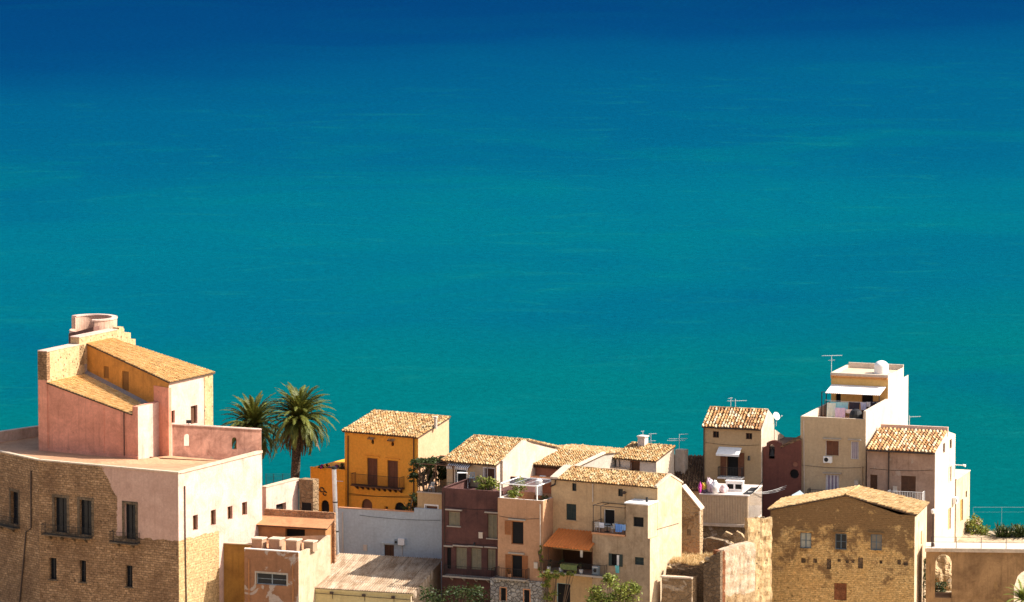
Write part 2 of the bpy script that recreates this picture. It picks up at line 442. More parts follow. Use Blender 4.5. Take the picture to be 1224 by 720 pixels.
m = {}
m['tile'] = tilemat('terracotta_tiles', [(0.391, 0.259, 0.118), (0.316, 0.172, 0.0656), (0.433, 0.31, 0.158), (0.358, 0.216, 0.0875), (0.216, 0.121, 0.0525), (0.408, 0.276, 0.122), (0.349, 0.189, 0.07), (0.458, 0.345, 0.198), (0.374, 0.245, 0.114)], .5)
m['tile_red'] = tilemat('orange_tiles', [(0.437, 0.246, 0.106), (0.551, 0.403, 0.225), (0.364, 0.179, 0.0688), (0.499, 0.325, 0.156), (0.582, 0.459, 0.3), (0.281, 0.146, 0.0688)], .35)
m['tile_pale'] = tilemat('pale_tiles', [(0.61, 0.416, 0.196), (0.549, 0.351, 0.154), (0.659, 0.474, 0.245), (0.476, 0.293, 0.126), (0.586, 0.39, 0.182)], .4)
m['tile_shade'] = tilemat('shade_dark_tiles', [(.22, .125, .06), (.16, .085, .042), (.26, .155, .08), (.12, .065, .035), (.20, .11, .055)], .5)  # brown tiles darkened, the shaded roof's shade put into the colour
m['church_stone'] = stone('church_stone', (.56, .345, .185), (.33, .19, .09), (.22, .13, .068), .5, .23, (.15, .08, .04), .75)
m['iron'] = flat('wrought_iron', (.018, .017, .017), .6)
m['glass'] = flat('dark_glass', (.012, .015, .02), .15, 0, .1, .25)
m['dark'] = flat('dark_interior', (.010, .009, .009), .9)
m['shadow_wood'] = flat('old_brown_wood', (.10, .045, .022), .7)
m['brown_shutter'] = flat('brown_shutters', (.16, .060, .028), .6)
m['orange_shutter'] = flat('varnished_shutters', (.30, .11, .035), .5)
m['green_shutter'] = flat('dark_green_shutters', (.022, .035, .032), .6)
m['grey_shutter'] = flat('grey_green_shutters', (.20, .17, .11), .7)
m['blue_frame'] = flat('blue_grey_frames', (.24, .29, .32), .7)
m['white_paint'] = flat('white_paint', (.78, .76, .72), .6, 0, .08)
m['sill'] = plaster('sill_stone', (.42, .36, .29), amt=.4)
m['cap'] = plaster('pale_coping', (.60, .47, .34), amt=.6, scale=.9)
m['pipe'] = flat('dark_pipe', (.05, .032, .025), .6)
m['pale_pipe'] = flat('pale_pipe', (.55, .47, .38), .6)
m['steel'] = flat('steel', (.55, .56, .57), .35, .6)
m['concrete'] = plaster('concrete', (.42, .37, .31), amt=.5)
m['under'] = flat('roof_boards', (.09, .055, .035), .9)
# ================================================================== FORTRESS CHURCH (left)
ch = House('stone_convent', 'big old stone convent with pink upper walls and a ruined round turret', 'building', 213, 566, 550, 29.5, 5)
F = ch.fr; z0 = ch.z
uL = F.pl('f', 0, 46, 550.5)[0]
vf = F.pl('r', 0, 313, 541)[0]
def pitted(name, c, d, pit, zs=None):
    n = NT(name); k = n.mix(n.ramp(n.noise(1.6, 8, .7), [(.35, 0), (.68, 1)]), c, d)
    v = n.n('ShaderNodeTexVoronoi'); v.inputs['Scale'].default_value = 1.9; n.l(n.tc.outputs['Object'], v.inputs['Vector'])
    p = n.math('MULTIPLY', n.math('LESS_THAN', n.math('ADD', v.outputs['Distance'], n.math('MULTIPLY', n.math('SUBTRACT', n.noise(5, 4), .5), .22)), .17), n.math('GREATER_THAN', n.sep(v.outputs['Color'])[0], .35))
    k = n.mix(n.math('MULTIPLY', p, .85), k, pit); k = n.mix(1.0, k, n.ramp(n.noise(5, 6, .75), [(.25, .65), (.75, 1.25)]), 'MULTIPLY')
    if zs:
        z = n.sep()[2]; e = n.ramp(n.math('ADD', n.math('SUBTRACT', z, zs), n.math('MULTIPLY', n.math('SUBTRACT', n.noise(1.2, 7), .5), 2.2)), [(.48, 0), (.52, 1)])
        k = n.mix(e, k, n.mix(n.ramp(n.noise(1.3, 8, .7), [(.4, 0), (.7, 1)]), (.54, .43, .31), (.38, .25, .14)))
    n.bump(n.math('SUBTRACT', n.noise(5, 7, .7), p), .9, .08); return n.col(k)
# wall material: brown ashlar below, old plaster above
def church_wall():
    n = NT('convent_walls'); x, y, z = n.sep()
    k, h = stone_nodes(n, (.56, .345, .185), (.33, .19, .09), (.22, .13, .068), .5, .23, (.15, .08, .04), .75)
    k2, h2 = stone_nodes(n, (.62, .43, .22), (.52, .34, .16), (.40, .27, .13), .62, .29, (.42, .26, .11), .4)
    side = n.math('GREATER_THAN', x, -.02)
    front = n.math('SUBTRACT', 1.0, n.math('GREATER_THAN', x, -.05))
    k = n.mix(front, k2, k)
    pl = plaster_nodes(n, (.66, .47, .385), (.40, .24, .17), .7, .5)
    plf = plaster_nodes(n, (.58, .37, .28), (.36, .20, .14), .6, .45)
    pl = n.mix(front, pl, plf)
    zp = F.pl('r', 0, 240, 640)[1] - ch.zb; ul0, zt = F.pl('f', 0, 121, 557); ul1, zb_ = F.pl('f', 0, 140, 594)
    w = n.noise(.9, 8, .65); w2 = n.math('SUBTRACT', w, .5)
    a = n.math('GREATER_THAN', n.math('ADD', z, n.math('MULTIPLY', w2, .9)), zp)
    # slanting left border of the plaster
    sl = (ul1 - ul0) / (zb_ - zt)
    line = n.math('ADD', n.math('MULTIPLY', n.math('SUBTRACT', z, zt - ch.zb), sl), ul0)
    bnd = n.math('GREATER_THAN', n.math('ADD', x, n.math('MULTIPLY', w2, 1.6)), n.math('MINIMUM', line, F.pl('f', 0, 139, 600)[0]))
    v262 = F.pl('r', 0, 262, 680)[0]
    c_ = n.math('GREATER_THAN', n.math('ADD', y, n.math('MULTIPLY', w2, .25)), v262)
    mask = n.math('MAXIMUM', n.math('MULTIPLY', a, bnd), c_)
    n.bump(n.math('MULTIPLY', n.mix(mask, h, n.noise(8, 6)), 1.0), .8, .05)
    return n.col(n.mix(mask, k, pl))
m['church'] = church_wall()
m['pink'] = plaster('pink_plaster', (.78, .335, .22), (.44, .18, .11), .85, .4)
m['pinkw'] = plaster('pale_pink_plaster', (.66, .47, .385), (.40, .24, .17), .7, .45)
m['ochre_wall'] = plaster('ochre_nave_wall', (.62, .285, .065), (.28, .13, .035), .8, .45)
m['terrace'] = plaster('terrace_screed', (.46, .265, .15), (.30, .15, .08), .75, .7)
m['mauve_block'] = plaster('mauve_plaster', (.22, .11, .085), amt=.6)
m['tile_church'] = tilemat('church_tiles', [(.78, .50, .205), (.72, .44, .17), (.80, .55, .25), (.64, .38, .14), (.75, .47, .19)], .2)
m['pink_worn'] = plaster('streaked_pink_plaster', (.64, .335, .235), (.24, .105, .07), 1.0, .6, under=(.50, .34, .22), th=.66)
m['turret'] = plaster('worn_turret_plaster', (.62, .40, .29), (.36, .20, .13), .8, .7)
m['blind'] = plaster('blind_window_fill', (.30, .145, .045), amt=.6)
m['terra_dark'] = plaster('mortar_fillet', (.30, .26, .24), amt=.5)
m['holed'] = pitted('holed_rubble', (.62, .44, .235), (.42, .27, .13), (.10, .065, .035))
m['surr'] = stone('window_stone', (.22, .16, .10), (.18, .125, .075), (.15, .10, .06), .4, .3)

# --- main block
for x0, y0, x1, y1 in ((65.3, 595, 80, 637), (95.3, 598, 109.5, 640), (149, 603, 162, 645)):
    ch.win('f', 0, x0, y0, x1, y1, 'glass', fm=m['blue_frame'] if 0 else m['iron'], sur=.28, um=m['surr'], dep=.4)
for x0, y0, x1, y1 in ((59, 667, 67.5, 693), (95.3, 670, 102.8, 696), (150, 676, 158.3, 702)):
    ch.win('f', 0, x0, y0, x1, y1, 'glass', fm=m['iron'], dep=.4, sill=True)
for x0, y0, x1, y1 in ((230.5, 615.8, 236.6, 634), (252, 609.7, 258, 628), (272, 605.3, 278, 621), (289.3, 600.3, 295.5, 616)):
    ch.win('r', 0, x0, y0, x1, y1, 'one', fm=m['shadow_wood'], pm=m['shadow_wood'], dep=.35)
b = MB()
wall(b, 'f', 0, uL, 0, ch.zb, z0, ch.holes('f', 0), .42)
wall(b, 'r', 0, 0, vf, ch.zb, [(0, z0), (vf, z0 + .05)], ch.holes('r', 0), .38)
# left wing turning away
A2 = Fr.of(F.world(uL, 0, z0), 52)
cA = F.loc(A2.world(-16, 0, 0)); cB = F.loc(A2.world(-16, 14, 0))
b.add([(cA[0], cA[1], ch.zb), (cB[0], cB[1], ch.zb), (cB[0], cB[1], z0), (cA[0], cA[1], z0)])
b.add([(cB[0], cB[1], ch.zb), (0, vf, ch.zb), (0, vf, z0), (cB[0], cB[1], z0)])
ch.part('wall', b, m['church'])
ch.win('f', 0, 13, 588, 22, 627, 'glass', fr=A2, fm=m['iron'], sur=.25, um=m['surr'], dep=.4)
b = MB(); wall(b, 'f', 0, -16, 0, ch.zb, z0, [ch.w[-1][2]], .42)
ch.part('wall', b, m['church_stone'], fr=A2)
ch.fit(m['iron'], m['glass'], sill_mat=m['surr'])
# ledge course along the terrace rim
b = MB(); b.abox('f', 0, uL - .02, .1, -.35, .1, z0 + .003, z0 + .13); ch.part('cornice', b, m['cap'])
b = MB(); b.abox('f', 0, -16, .02, -.35, .1, z0 + .003, z0 + .13); ch.part('cornice', b, m['cap'], fr=A2)
b = MB(); b.hexa([(-.35, .36, z0 - .05), (.1, .36, z0 - .05), (.1, vf, z0 - .05), (-.35, vf, z0 - .05), (-.35, .36, z0 + .13), (.1, .36, z0 + .13), (.1, vf, z0 + .2), (-.35, vf, z0 + .2)]); ch.part('cornice', b, m['cap'])
# iron balconies
for fr, ax, x0, x1, y in ((None, 'f', 54, 111, 640), (None, 'f', 135, 167.5, 648)):
    a0, a1 = F.pl('f', 0, x0, y)[0], F.pl('f', 0, x1, y)[0]; z = F.pl('f', 0, (x0 + x1) / 2, y)[1]
    ch.balcony('f', 0, a0, a1, z, .75, 1.0, m['surr'], m['iron'], 4 if x1 - x0 > 40 else 2, .12)
a0, a1 = A2.pl('f', 0, -4, 620)[0], A2.pl('f', 0, 24, 630)[0]
bo = ch.balcony('f', 0, a0, a1, A2.pl('f', 0, 15, 629)[1], .75, 1.0, m['surr'], m['iron'], 2, .12, fr=A2)
# drainpipes
def pipe(h, ax, c, pts, mat, r=.06, fr=None):
    f = fr or h.fr; l = MB(); P = []
    for x, y in pts:
        a, z = f.pl(ax, c, x, y); P.append(pt(ax, c, a, r + .03, z))
    l.tube(P, r, 6); return h.part('drainpipe', l, mat, fr=fr)
pipe(ch, 'f', 0, [(38, 563), (38, 631)], m['pipe'], .07, A2)
pipe(ch, 'f', 0, [(37.5, 632), (32, 636), (29, 672), (24, 725)], m['pipe'], .07, A2)
pipe(ch, 'r', 0, [(220, 581), (220.5, 640), (222, 730)], m['pipe'], .06)
# terrace floor
un_dummy = None
va = F.uv(164, 549, z0)[1]
uw = F.pl('f', va, 57, 545)[0]; ue = F.pl('f', va, 158.5, 520)[0]; ur = F.pl('f', va, 165, 520)[0]
vn = F.pl('r', ur, 188, 545)[0]
un = F.pl('f', vn, 202, 480)[0]; vL = F.pl('r', uw, 104, 430)[0]; vb = F.pl('r', un, 254, 480)[0]
b = MB()
b.add([(0, .3, z0 + .002), (0, vf, z0 - 1.1), (un, vn, z0), (ur, va, z0), (ur - 3, .3, z0 + .002)])
b.add([(ur - 3, .3, z0 + .002), (ur, va, z0), (ur - 3, va + 2, z0), (uL, va + 2, z0), (uL, .3, z0 + .002)])
b.add([(uL, .3, z0 + .002), (uL, va + 2, z0), (cB[0], cB[1], z0), (cA[0], cA[1], z0 + .002)])
b.add([(uL, va + 2, z0), (un, va + 2, z0 - .02), (0, vf, z0 - 1.1), (cB[0], cB[1], z0)])
ch.part('terrace_floor', b, m['terrace'])
# low dark parapet at the seaward rim, left
q0 = F.uv(-12, 531, z0); q1 = F.uv(62, 519, z0)
def seg(mb, p, q, th, zb, zp, zq):
    p, q = Vector((p[0], p[1])), Vector((q[0], q[1])); d = (q - p).normalized(); nn = Vector((-d.y, d.x)) * th
    pts = [p, q, q + nn, p + nn]; mb.prism([(x.x, x.y) for x in pts], zb, [zp, zq, zq, zp])
b = MB(); seg(b, q0, q1, .5, z0 - .3, F.zat(*q0, 518), F.zat(*q1, 507.5)); ch.part('parapet', b, m['pinkw'])

# --- low annex with lean-to roof
FN = Fr.of(F.world(un, vn, z0), 29.5 + math.degrees(math.atan2(vL - vn, un - uw))); lenN = math.hypot(vL - vn, un - uw)
nv = lambda u: vn + (vL - vn) * (un - u) / (un - uw)
zl = F.zat(uw, va, 457); zr = F.zat(ue, va, 495); zp = F.zat(ur, va, 486.5)
b = MB()
wall(b, 'f', va, uw, ur, z0 - .3, [(uw, zl), (ue, zr), (ue + .01, zp), (ur, zp)])
wall(b, 'r', ur, va, nv(ur), z0 - .3, zp)
b.add([(ue, va, zr), (ue, nv(ue), zr), (ue, nv(ue), zp), (ue, va, zp)])
b.add([(ue, va, zp), (ur, va, zp), (ur, nv(ur), zp), (ue, nv(ue), zp)])
b.add([(uw, va, z0), (uw, vL, z0), (uw, vL, zl), (uw, va, zl)])
ch.part('annex_wall', b, m['pink'])
b = MB(); b.abox('r', ur, va - .003, nv(ur), -.02, .012, z0 - .2, zp - .004); ch.part('render_panel', b, m['pinkw'])
b = MB(); b.slab([(uw, va - .1, zl - .02), (ue - .003, va - .1, zr - .02), (ue - .003, nv(ue), zr - .02), (uw, vL, zl - .02)], .12); ro = ch.part('annex_roof', b, m['under'])
b = MB(); tiles(b, (ue - .02, va - .12, zr), (ue - .02, nv(ue) - .01, zr), (uw + .02, va - .12, zl), (uw + .02, vL - .01, zl), .27, .38, .05, 7, .5); ch.part('tiles', b, m['tile_church'], ro)
b = MB(); x = F.pl('f', va, 150.5, 520)[0]; b.tube([(x - .15, va - .1, zr + .1), (x - .15, va - .1, z0 + .2)], .05); ch.part('drainpipe', b, m['pipe'])
x = F.pl('f', va, 124, 510)[0]; b = MB(); b.abox('f', va, x - .06, x + .06, 0, .05, z0 + .3, F.zat(x, va, 482)); ch.part('pilaster', b, m['pink'])
b = MB(); b.abox('f', va, uw - .02, ur + .06, 0, .12, z0 - .1, z0 + .28); ch.part('plinth', b, m['pink'])
b = MB(); zf0 = zl + .02; b.hexa([(uw, vL - .5, zl), (ue, nv(ue) - .5, zr), (ue, nv(ue), zr), (uw, vL, zl), (uw, vL - .5, zl + .09), (ue, nv(ue) - .5, zr + .09), (ue, nv(ue), zr + .3), (uw, vL, zl + .3)]); ch.part('flashing', b, m['terra_dark'], ro)

# --- nave
zA = F.zat(uw, vL, 411); zB = F.zat(un, vn, 457.5)
for k in ((209, 491, 204.2, 506), (228, 485, 236, 507)): ch.win('r', un, k[0], k[1], k[2], k[3], 'one', fm=m['shadow_wood'], pm=m['shadow_wood'], dep=.3)
b = MB(); wall(b, 'r', un, vn, vb, z0 - 1.2, zB, ch.holes('r', un), .3); ch.part('nave_side_wall', b, m['pinkw'])
ch.fit(m['iron'], m['glass'])
for k in ((124, 438, 130, 452), (146, 444, 154, 467)): ch.win('f', 0, *k, 'hole', fr=FN, pm=m['blind'], dep=.12, name='blind_window')
b = MB(); wall(b, 'f', 0, -lenN, 0, z0 - .3, [(-lenN, zA), (0, zB)], [q[2] for q in ch.w], .14)
ch.part('nave_wall', b, m['ochre_wall'], fr=FN); ch.fit(m['iron'], m['glass'])
b = MB(); b.add([(uw, vb, z0), (un, vb, z0), (un, vb, zB), (uw, vb, zA)]); ch.part('rear_wall', b, m['ochre_wall'])
vq = F.pl('r', un, 244, 480)[0]
b = MB(); b.abox('r', un, vq, vb + .02, -.3, .05, z0 - 1.2, zB - .1); ch.part('quoin', b, m['holed'])
uq = FN.pl('f', 0, 184.5, 500)[0]; zqq = FN.zat(uq, 0, 461)
b = MB(); b.box(uq, .004, -.06, .3, z0 - .3, zqq); ch.part('buttress', b, m['pink'], fr=FN)
b = MB(); b.slab([(uw, vL - .12, zA + .04), (un + .18, vn - .12, zB + .04), (un + .18, vb + .2, zB + .04), (uw, vb + .2, zA + .04)], .14); ro = ch.part('nave_roof', b, m['under'])
b = MB(); tiles(b, (un + .2, vn - .14, zB + .06), (un + .2, vb + .2, zB + .06), (uw + .02, vL - .14, zA + .06), (uw + .02, vb + .2, zA + .06), .27, .38, .05, 7, .5); ch.part('tiles', b, m['tile_church'], ro)
b = MB(); b.box(uw - 3, un - 9.5, vb + .05, vb + 9, z0 - .5, zB - 1.0); ch.part('shade_block', b, m['pink'])  # unseen block added behind the nave to shade the left parapet
# --- thick holed rubble wall behind the roofs, stepping up
vw0 = va - .06; u_l = F.pl('f', vw0, 46, 480)[0]
v1 = F.pl('r', uw, 97, 420)[0]; v2 = F.pl('r', uw, 156, 400)[0]
t0 = F.zat(uw, vw0, 421); t1 = F.zat(uw, v1, 403.5); t2 = F.zat(uw, v2, 392)
b = MB(); b.box(u_l, uw + .05, vw0, v1 + .5, z0 - .3, t0); b.box(u_l, uw + .05, v1 - .4, v2 - 2.4, t0 - 2, t1)
b.box(u_l, uw + .05, v2 - 2.4, v2 - 1.2, t0 - 2, t1 - .0); b.box(u_l + .1, uw + .02, v2 - 1.2, v2, t0 - 3, t1 - .55); b.box(u_l + .15, uw, v2, v2 + .9, t0 - 4, t1 - 1.3)
b.box(u_l + .2, uw - .02, v2 - 2.0, v2 - 1.25, t1 - .001, t1 + .18)
ch.part('rubble_wall', b, m['holed'])
b = MB(); b.box(u_l - .03, uw + .06, vw0 - .025, vw0 + .5, F.zat(uw, vw0, 455), t0 - .02); ch.part('pier', b, m['church_stone'])
zq = F.zat(uw, vw0, 455)
b = MB(); b.box(u_l - .02, uw + .07, vw0 - .02, vw0 + .6, z0 - .3, zq); ch.part('render_panel', b, m['pink'])
b = MB(); b.box(u_l - .03, uw + .09, vw0 - .03, v1 - .4, t0 + .003, t0 + .1); b.box(u_l - .03, uw + .09, v1 - .45, v2 - 2.5, t1 + .003, t1 + .1); ch.part('coping', b, m['pinkw'])
# --- ruined round turret
def ring(mb, c, ro, ri, zb, zts, a0, a1, n):
    for k in range(n):
        p, q = a0 + (a1 - a0) * k / n, a0 + (a1 - a0) * (k + 1) / n; z = zts(p)
        P = lambda a, r, zz: (c[0] + r * math.cos(a), c[1] + r * math.sin(a), zz)
        mb.hexa([P(p, ri, zb), P(p, ro, zb), P(q, ro, zb), P(q, ri, zb), P(p, ri, z), P(p, ro, z), P(q, ro, z), P(q, ri, z)])
tcx = u_l - 2.45; tv = F.pl('r', tcx, 111.5, 390)[0]; tr = 29.3 / (FPX / 565)
zt = F.zat(tcx, tv, 380.5)
b = MB(); ring(b, (tcx, tv), tr, tr - .42, z0 + 4, lambda a: zt if not (rad(185) < a < rad(300)) else zt - 1.15, 0, 2 * math.pi, 40); ch.part('turret', b, m['turret'])
b = MB(); ring(b, (tcx, tv), tr + .06, tr - .48, zt + .003, lambda a: zt + .14, rad(300), rad(545), 26); ch.part('coping', b, m['pinkw'])
bx = F.pl('f', tv - 2.6, 82, 400)[0]; by = F.pl('f', tv - 2.6, 112, 400)[0]
b = MB(); b.hexa([(bx, tv - 2.6, t0 - 1), (by, tv - 2.6, t0 - 1), (by, tv - 1, t0 - 1), (bx, tv - 1, t0 - 1)] + [(bx, tv - 2.6, F.zat(bx, tv - 2.6, 399)), (by, tv - 2.6, F.zat(by, tv - 2.6, 391)), (by, tv - 1, F.zat(by, tv - 2.6, 391)), (bx, tv - 1, F.zat(bx, tv - 2.6, 399))])
ch.part('stair_block', b, m['mauve_block'])
# --- terrace parapet with two little arched openings (skewed)
pl_ = F.world(un - .4, vn + .2, 0); pr_ = F.world(0.0, vf - .1, 0)
yaw_p = -math.degrees(math.atan2(pr_.y - pl_.y, pr_.x - pl_.x)); lenp = (pr_ - pl_).length
FP = Fr.of(Vector((pr_.x, pr_.y, z0)), yaw_p)
ztl = FP.zat(-lenp, 0, 507.5); ztr = FP.zat(0, 0, 514.5)
h1 = [hole(*(lambda a, b_: (a[0], b_[0], FP.pl('f', 0, 223, 534)[1], FP.pl('f', 0, 223, 519)[1]))(FP.pl('f', 0, 220, 527), FP.pl('f', 0, 226.7, 527)), 'arch'),
      hole(*(lambda a, b_: (a[0], b_[0], FP.pl('f', 0, 280, 537.5)[1], FP.pl('f', 0, 280, 523)[1]))(FP.pl('f', 0, 277.3, 530), FP.pl('f', 0, 283, 530)), 'arch')]
b = MB(); wall(b, 'f', 0, -lenp, 0, z0 - 1.3, [(-lenp, ztl), (0, ztr)], h1, .5)
wall(b, 'b', .5, -lenp, 0, z0 - 1.3, [(-lenp, ztl), (0, ztr)], h1, .02)
b.add([(0, 0, z0 - 1.3), (0, .5, z0 - 1.3), (0, .5, ztr), (0, 0, ztr)])
ch.part('parapet', b, m['pink_worn'], fr=FP)
b = MB(); b.hexa([(-lenp, -.06, ztl + .003), (.06, -.06, ztr + .003), (.06, .56, ztr + .003), (-lenp, .56, ztl + .003), (-lenp, -.06, ztl + .1), (.06, -.06, ztr + .1), (.06, .56, ztr + .1), (-lenp, .56, ztl + .1)]); ch.part('coping', b, m['pinkw'], fr=FP)
b = MB(); b.abox('r', 0, -.003, .503, 0.005, .03, z0 - 1.2, ztr - .003); ch.part('render_panel', b, m['pinkw'], fr=FP)
# small floodlight on the parapet
b = MB(); p = FP.pl('f', 0, 226, 506)[0]; zz = FP.zat(p, .25, 506)
b.box(p - .25, p + .25, .1, .35, zz, zz + .3); b.tube([(p, .22, zz - .2), (p, .22, zz + .05)], .04)
item('floodlight', MB(), m['iron'], '', '', (0, 0, 0)) if 0 else ch.part('floodlight', b, m['iron'], fr=FP)

# ================================================================== behind the convent: white garden house, fence
gh = House('garden_wall', 'white rendered garden wall beside the palm with dark square opening', 'wall', 318, 583, 567, 29.5, 9)
f = gh.fr; ve = f.pl('r', 0, 357, 574)[0]
gh.win('r', 0, 330, 602, 342, 613, 'hole', pm=m['dark'], dep=.4)
b = MB(); wall(b, 'r', 0, 0, ve, 9, gh.z, gh.holes('r', 0), .4); wall(b, 'f', 0, -.5, 0, 9, gh.z); wall(b, 'l', -.5, 0, ve, 9, gh.z); wall(b, 'b', ve, -.5, 0, 9, gh.z)
b.add([(-.5, 0, gh.z), (0, 0, gh.z), (0, ve, gh.z), (-.5, ve, gh.z)]); gh.part('wall', b, m['pinkw'])
b = MB(); b.box(-.56, .06, -.06, ve + .05, gh.z + .003, gh.z + .1); gh.part('coping', b, m['cap'])
gh.fit(m['iron'], m['dark'])
m['pier'] = rubble('pier_rubble', (.36, .24, .13), (.24, .15, .08), (.30, .20, .11), 2.2)
b = MB(); p0 = f.pl('f', ve - .3, 357.5, 590)[0]; p1 = f.pl('f', ve - .3, 371, 590)[0]
b.box(p0, p1 + .3, ve - .3, ve + .8, 9, f.zat(p1, ve, 573.5)); gh.part('pier', b, m['pier'])
b = MB(); b.abox('f', ve - .3, f.pl('f', ve - .3, 361, 605)[0], p1 + .1, .002, .02, f.zat(p1, ve, 620), f.zat(p1, ve, 601)); gh.part('opening', b, m['dark'])
# mesh fence in front of the sea
t = empty('mesh_fence', 'green wire mesh fence beside the palm trunk', 'fence', at(330, 582, 576))
o = t.location; b = MB(); dz = []
P = [at(x, 581, 576 + (x - 318) * .03) - o for x in (318, 327, 338, 349)]
for p in P: b = MB(); b.tube([p, p + Vector((0, 0, 1.25))], .035, 5); b.obj('post', m['green_shutter'], t)
b = MB()
for p, q in zip(P, P[1:]):
    for k in range(9): b.tube([p + Vector((0, 0, .1 + k * .14)), q + Vector((0, 0, .1 + k * .14))], .008, 3)
    for k in range(8): x = p.lerp(q, k / 8); b.tube([x, x + Vector((0, 0, 1.2))], .008, 3)
b.obj('wire_mesh', m['green_shutter'], t)
# ================================================================== low tiled lean-to building (B2)
m['orange_pl'] = plaster('burnt_orange_plaster', (.45, .21, .08), (.24, .105, .045), .7, .6)
m['terra'] = plaster('terracotta_screed', (.60, .30, .155), (.45, .2, .1), .6, .8)
h = House('tiled_outbuilding', 'low orange outbuilding with a terracotta lean-to roof beside the steel flue', 'building', 389, 631.5, 560.2, 19, 9)
f = h.fr; ul = h.u(297, 627); vb_ = 1.7
h.win('f', 0, 341, 632.5, 364.5, 646, 'hole', pm=m['dark'], dep=.5)
zr_ = f.zat(0, vb_, 620.5)
b = MB(); wall(b, 'f', 0, ul, 0, 9, h.z, h.holes('f', 0), .5)
wall(b, 'r', 0, 0, vb_, 9, [(0, h.z), (vb_, zr_)]); wall(b, 'l', ul, 0, vb_, 9, [(0, h.z), (vb_, zr_)])
h.part('wall', b, m['orange_pl']); h.fit(m['iron'], m['dark'])
b = MB(); b.slab([(ul - .2, -.35, h.z), (.3, -.35, h.z), (.3, vb_, zr_), (ul - .2, vb_, zr_)], .12); ro = h.part('roof', b, m['under'])
b = MB(); b.slab([(ul - .22, -.4, h.z + .04), (.32, -.4, h.z + .04), (.32, vb_, zr_ + .04), (ul - .22, vb_, zr_ + .04)], .035); h.part('screed', b, plaster('terracotta_roof_screed', (.50, .24, .11), (.30, .14, .065), .8, .9), ro)
ul2 = h.u(316, 617, vb_)
b = MB(); b.box(ul2, .3, vb_, vb_ + .35, 9, f.zat(0, vb_, 613)); h.part('back_wall', b, rubble('red_rubble', (.46, .25, .13), (.32, .16, .08), (.4, .24, .14), 2.6))

# ================================================================== small peeling house with four boxes on its roof terrace (B3)
m['peel'] = plaster('peeling_brown_plaster', (.31, .155, .08), (.17, .085, .045), .75, .5, under=(.48, .40, .34), th=.555)
m['creamw'] = plaster('cream_side_plaster', (.54, .42, .29), (.34, .24, .14), .8, .7)
m['olive'] = plaster('ochre_gap_wall', (.36, .185, .042), (.16, .075, .02), .8, .4)
h = House('peeling_house', 'small flat roofed house with peeling brown front and a wide low window', 'building', 356.8, 661, 552, 22, 4)
B3 = h; f = h.fr; ul = h.u(292, 657.5); vb_ = h.v(395, 645)
h.win('f', 0, 306.5, 686, 342.5, 699.5, 'glass', fm=m['blue_frame'], sur=.16, um=m['concrete'], dep=.25)
b = MB(); wall(b, 'f', 0, ul, 0, 4, h.z, h.holes('f', 0), .28); wall(b, 'l', ul, 0, vb_, 4, h.z)
h.part('wall', b, m['peel'])
b = MB(); vv = [h.v(x, 650) for x in (375, 384, 390, 394.5)]; zs = [f.zat(0, vv[0], 654), f.zat(0, vv[1], 648.5), f.zat(0, vv[2], 643), f.zat(0, vv[3], 640)]
top = [(0, h.z)] + list(zip(vv, zs)) + [(vb_, zs[-1])]
wall(b, 'r', 0, 0, vb_, 4, top); wall(b, 'l', -.3, 0, vb_, h.z - .7, top)
for (a, za), (c, zc) in zip(top, top[1:]): b.add([(-.3, a, za), (0, a, za), (0, c, zc), (-.3, c, zc)])
b.add([(ul, vb_, 4), (0, vb_, 4), (0, vb_, zs[-1]), (ul, vb_, h.z)])
h.part('side_wall', b, m['creamw'])
b = MB(); b.add([(ul, .25, h.z - .35), (-.3, .25, h.z - .35), (-.3, vb_, h.z - .35), (ul, vb_, h.z - .35)]); h.part('roof_terrace', b, m['terra'])
b = MB(); b.box(ul, 0.02, -.03, .25, h.z + .003, h.z + .1); h.part('coping', b, m['white_paint'])
h.fit(m['blue_frame'], m['glass'])
b = MB(); bw = MB()
x = h.u(298, 690); z1_ = f.pl('f', 0, 298, 668)[1]; b.tube([(x, -.09, 4.5), (x, -.09, z1_)], .05)
x2 = h.u(350.5, 690); b.tube([(x2, -.09, 4.5), (x2, -.09, f.pl('f', 0, 350, 674)[1])], .05); h.part('drainpipe', b, m['orange_pl'])
# ochre wall in the gap to the convent
h = House('gap_wall', 'tall ochre stained wall filling the gap between convent and peeling house', 'wall', 305, 652, 556, 17, 4)
ul = h.u(260, 649)
b = MB(); b.box(ul, 0, 0, .6, 4, h.z); h.part('masonry', b, m['olive']); b = MB(); b.box(ul, .02, -.05, .65, h.z + .003, h.z + .09); h.part('coping', b, m['cap'])
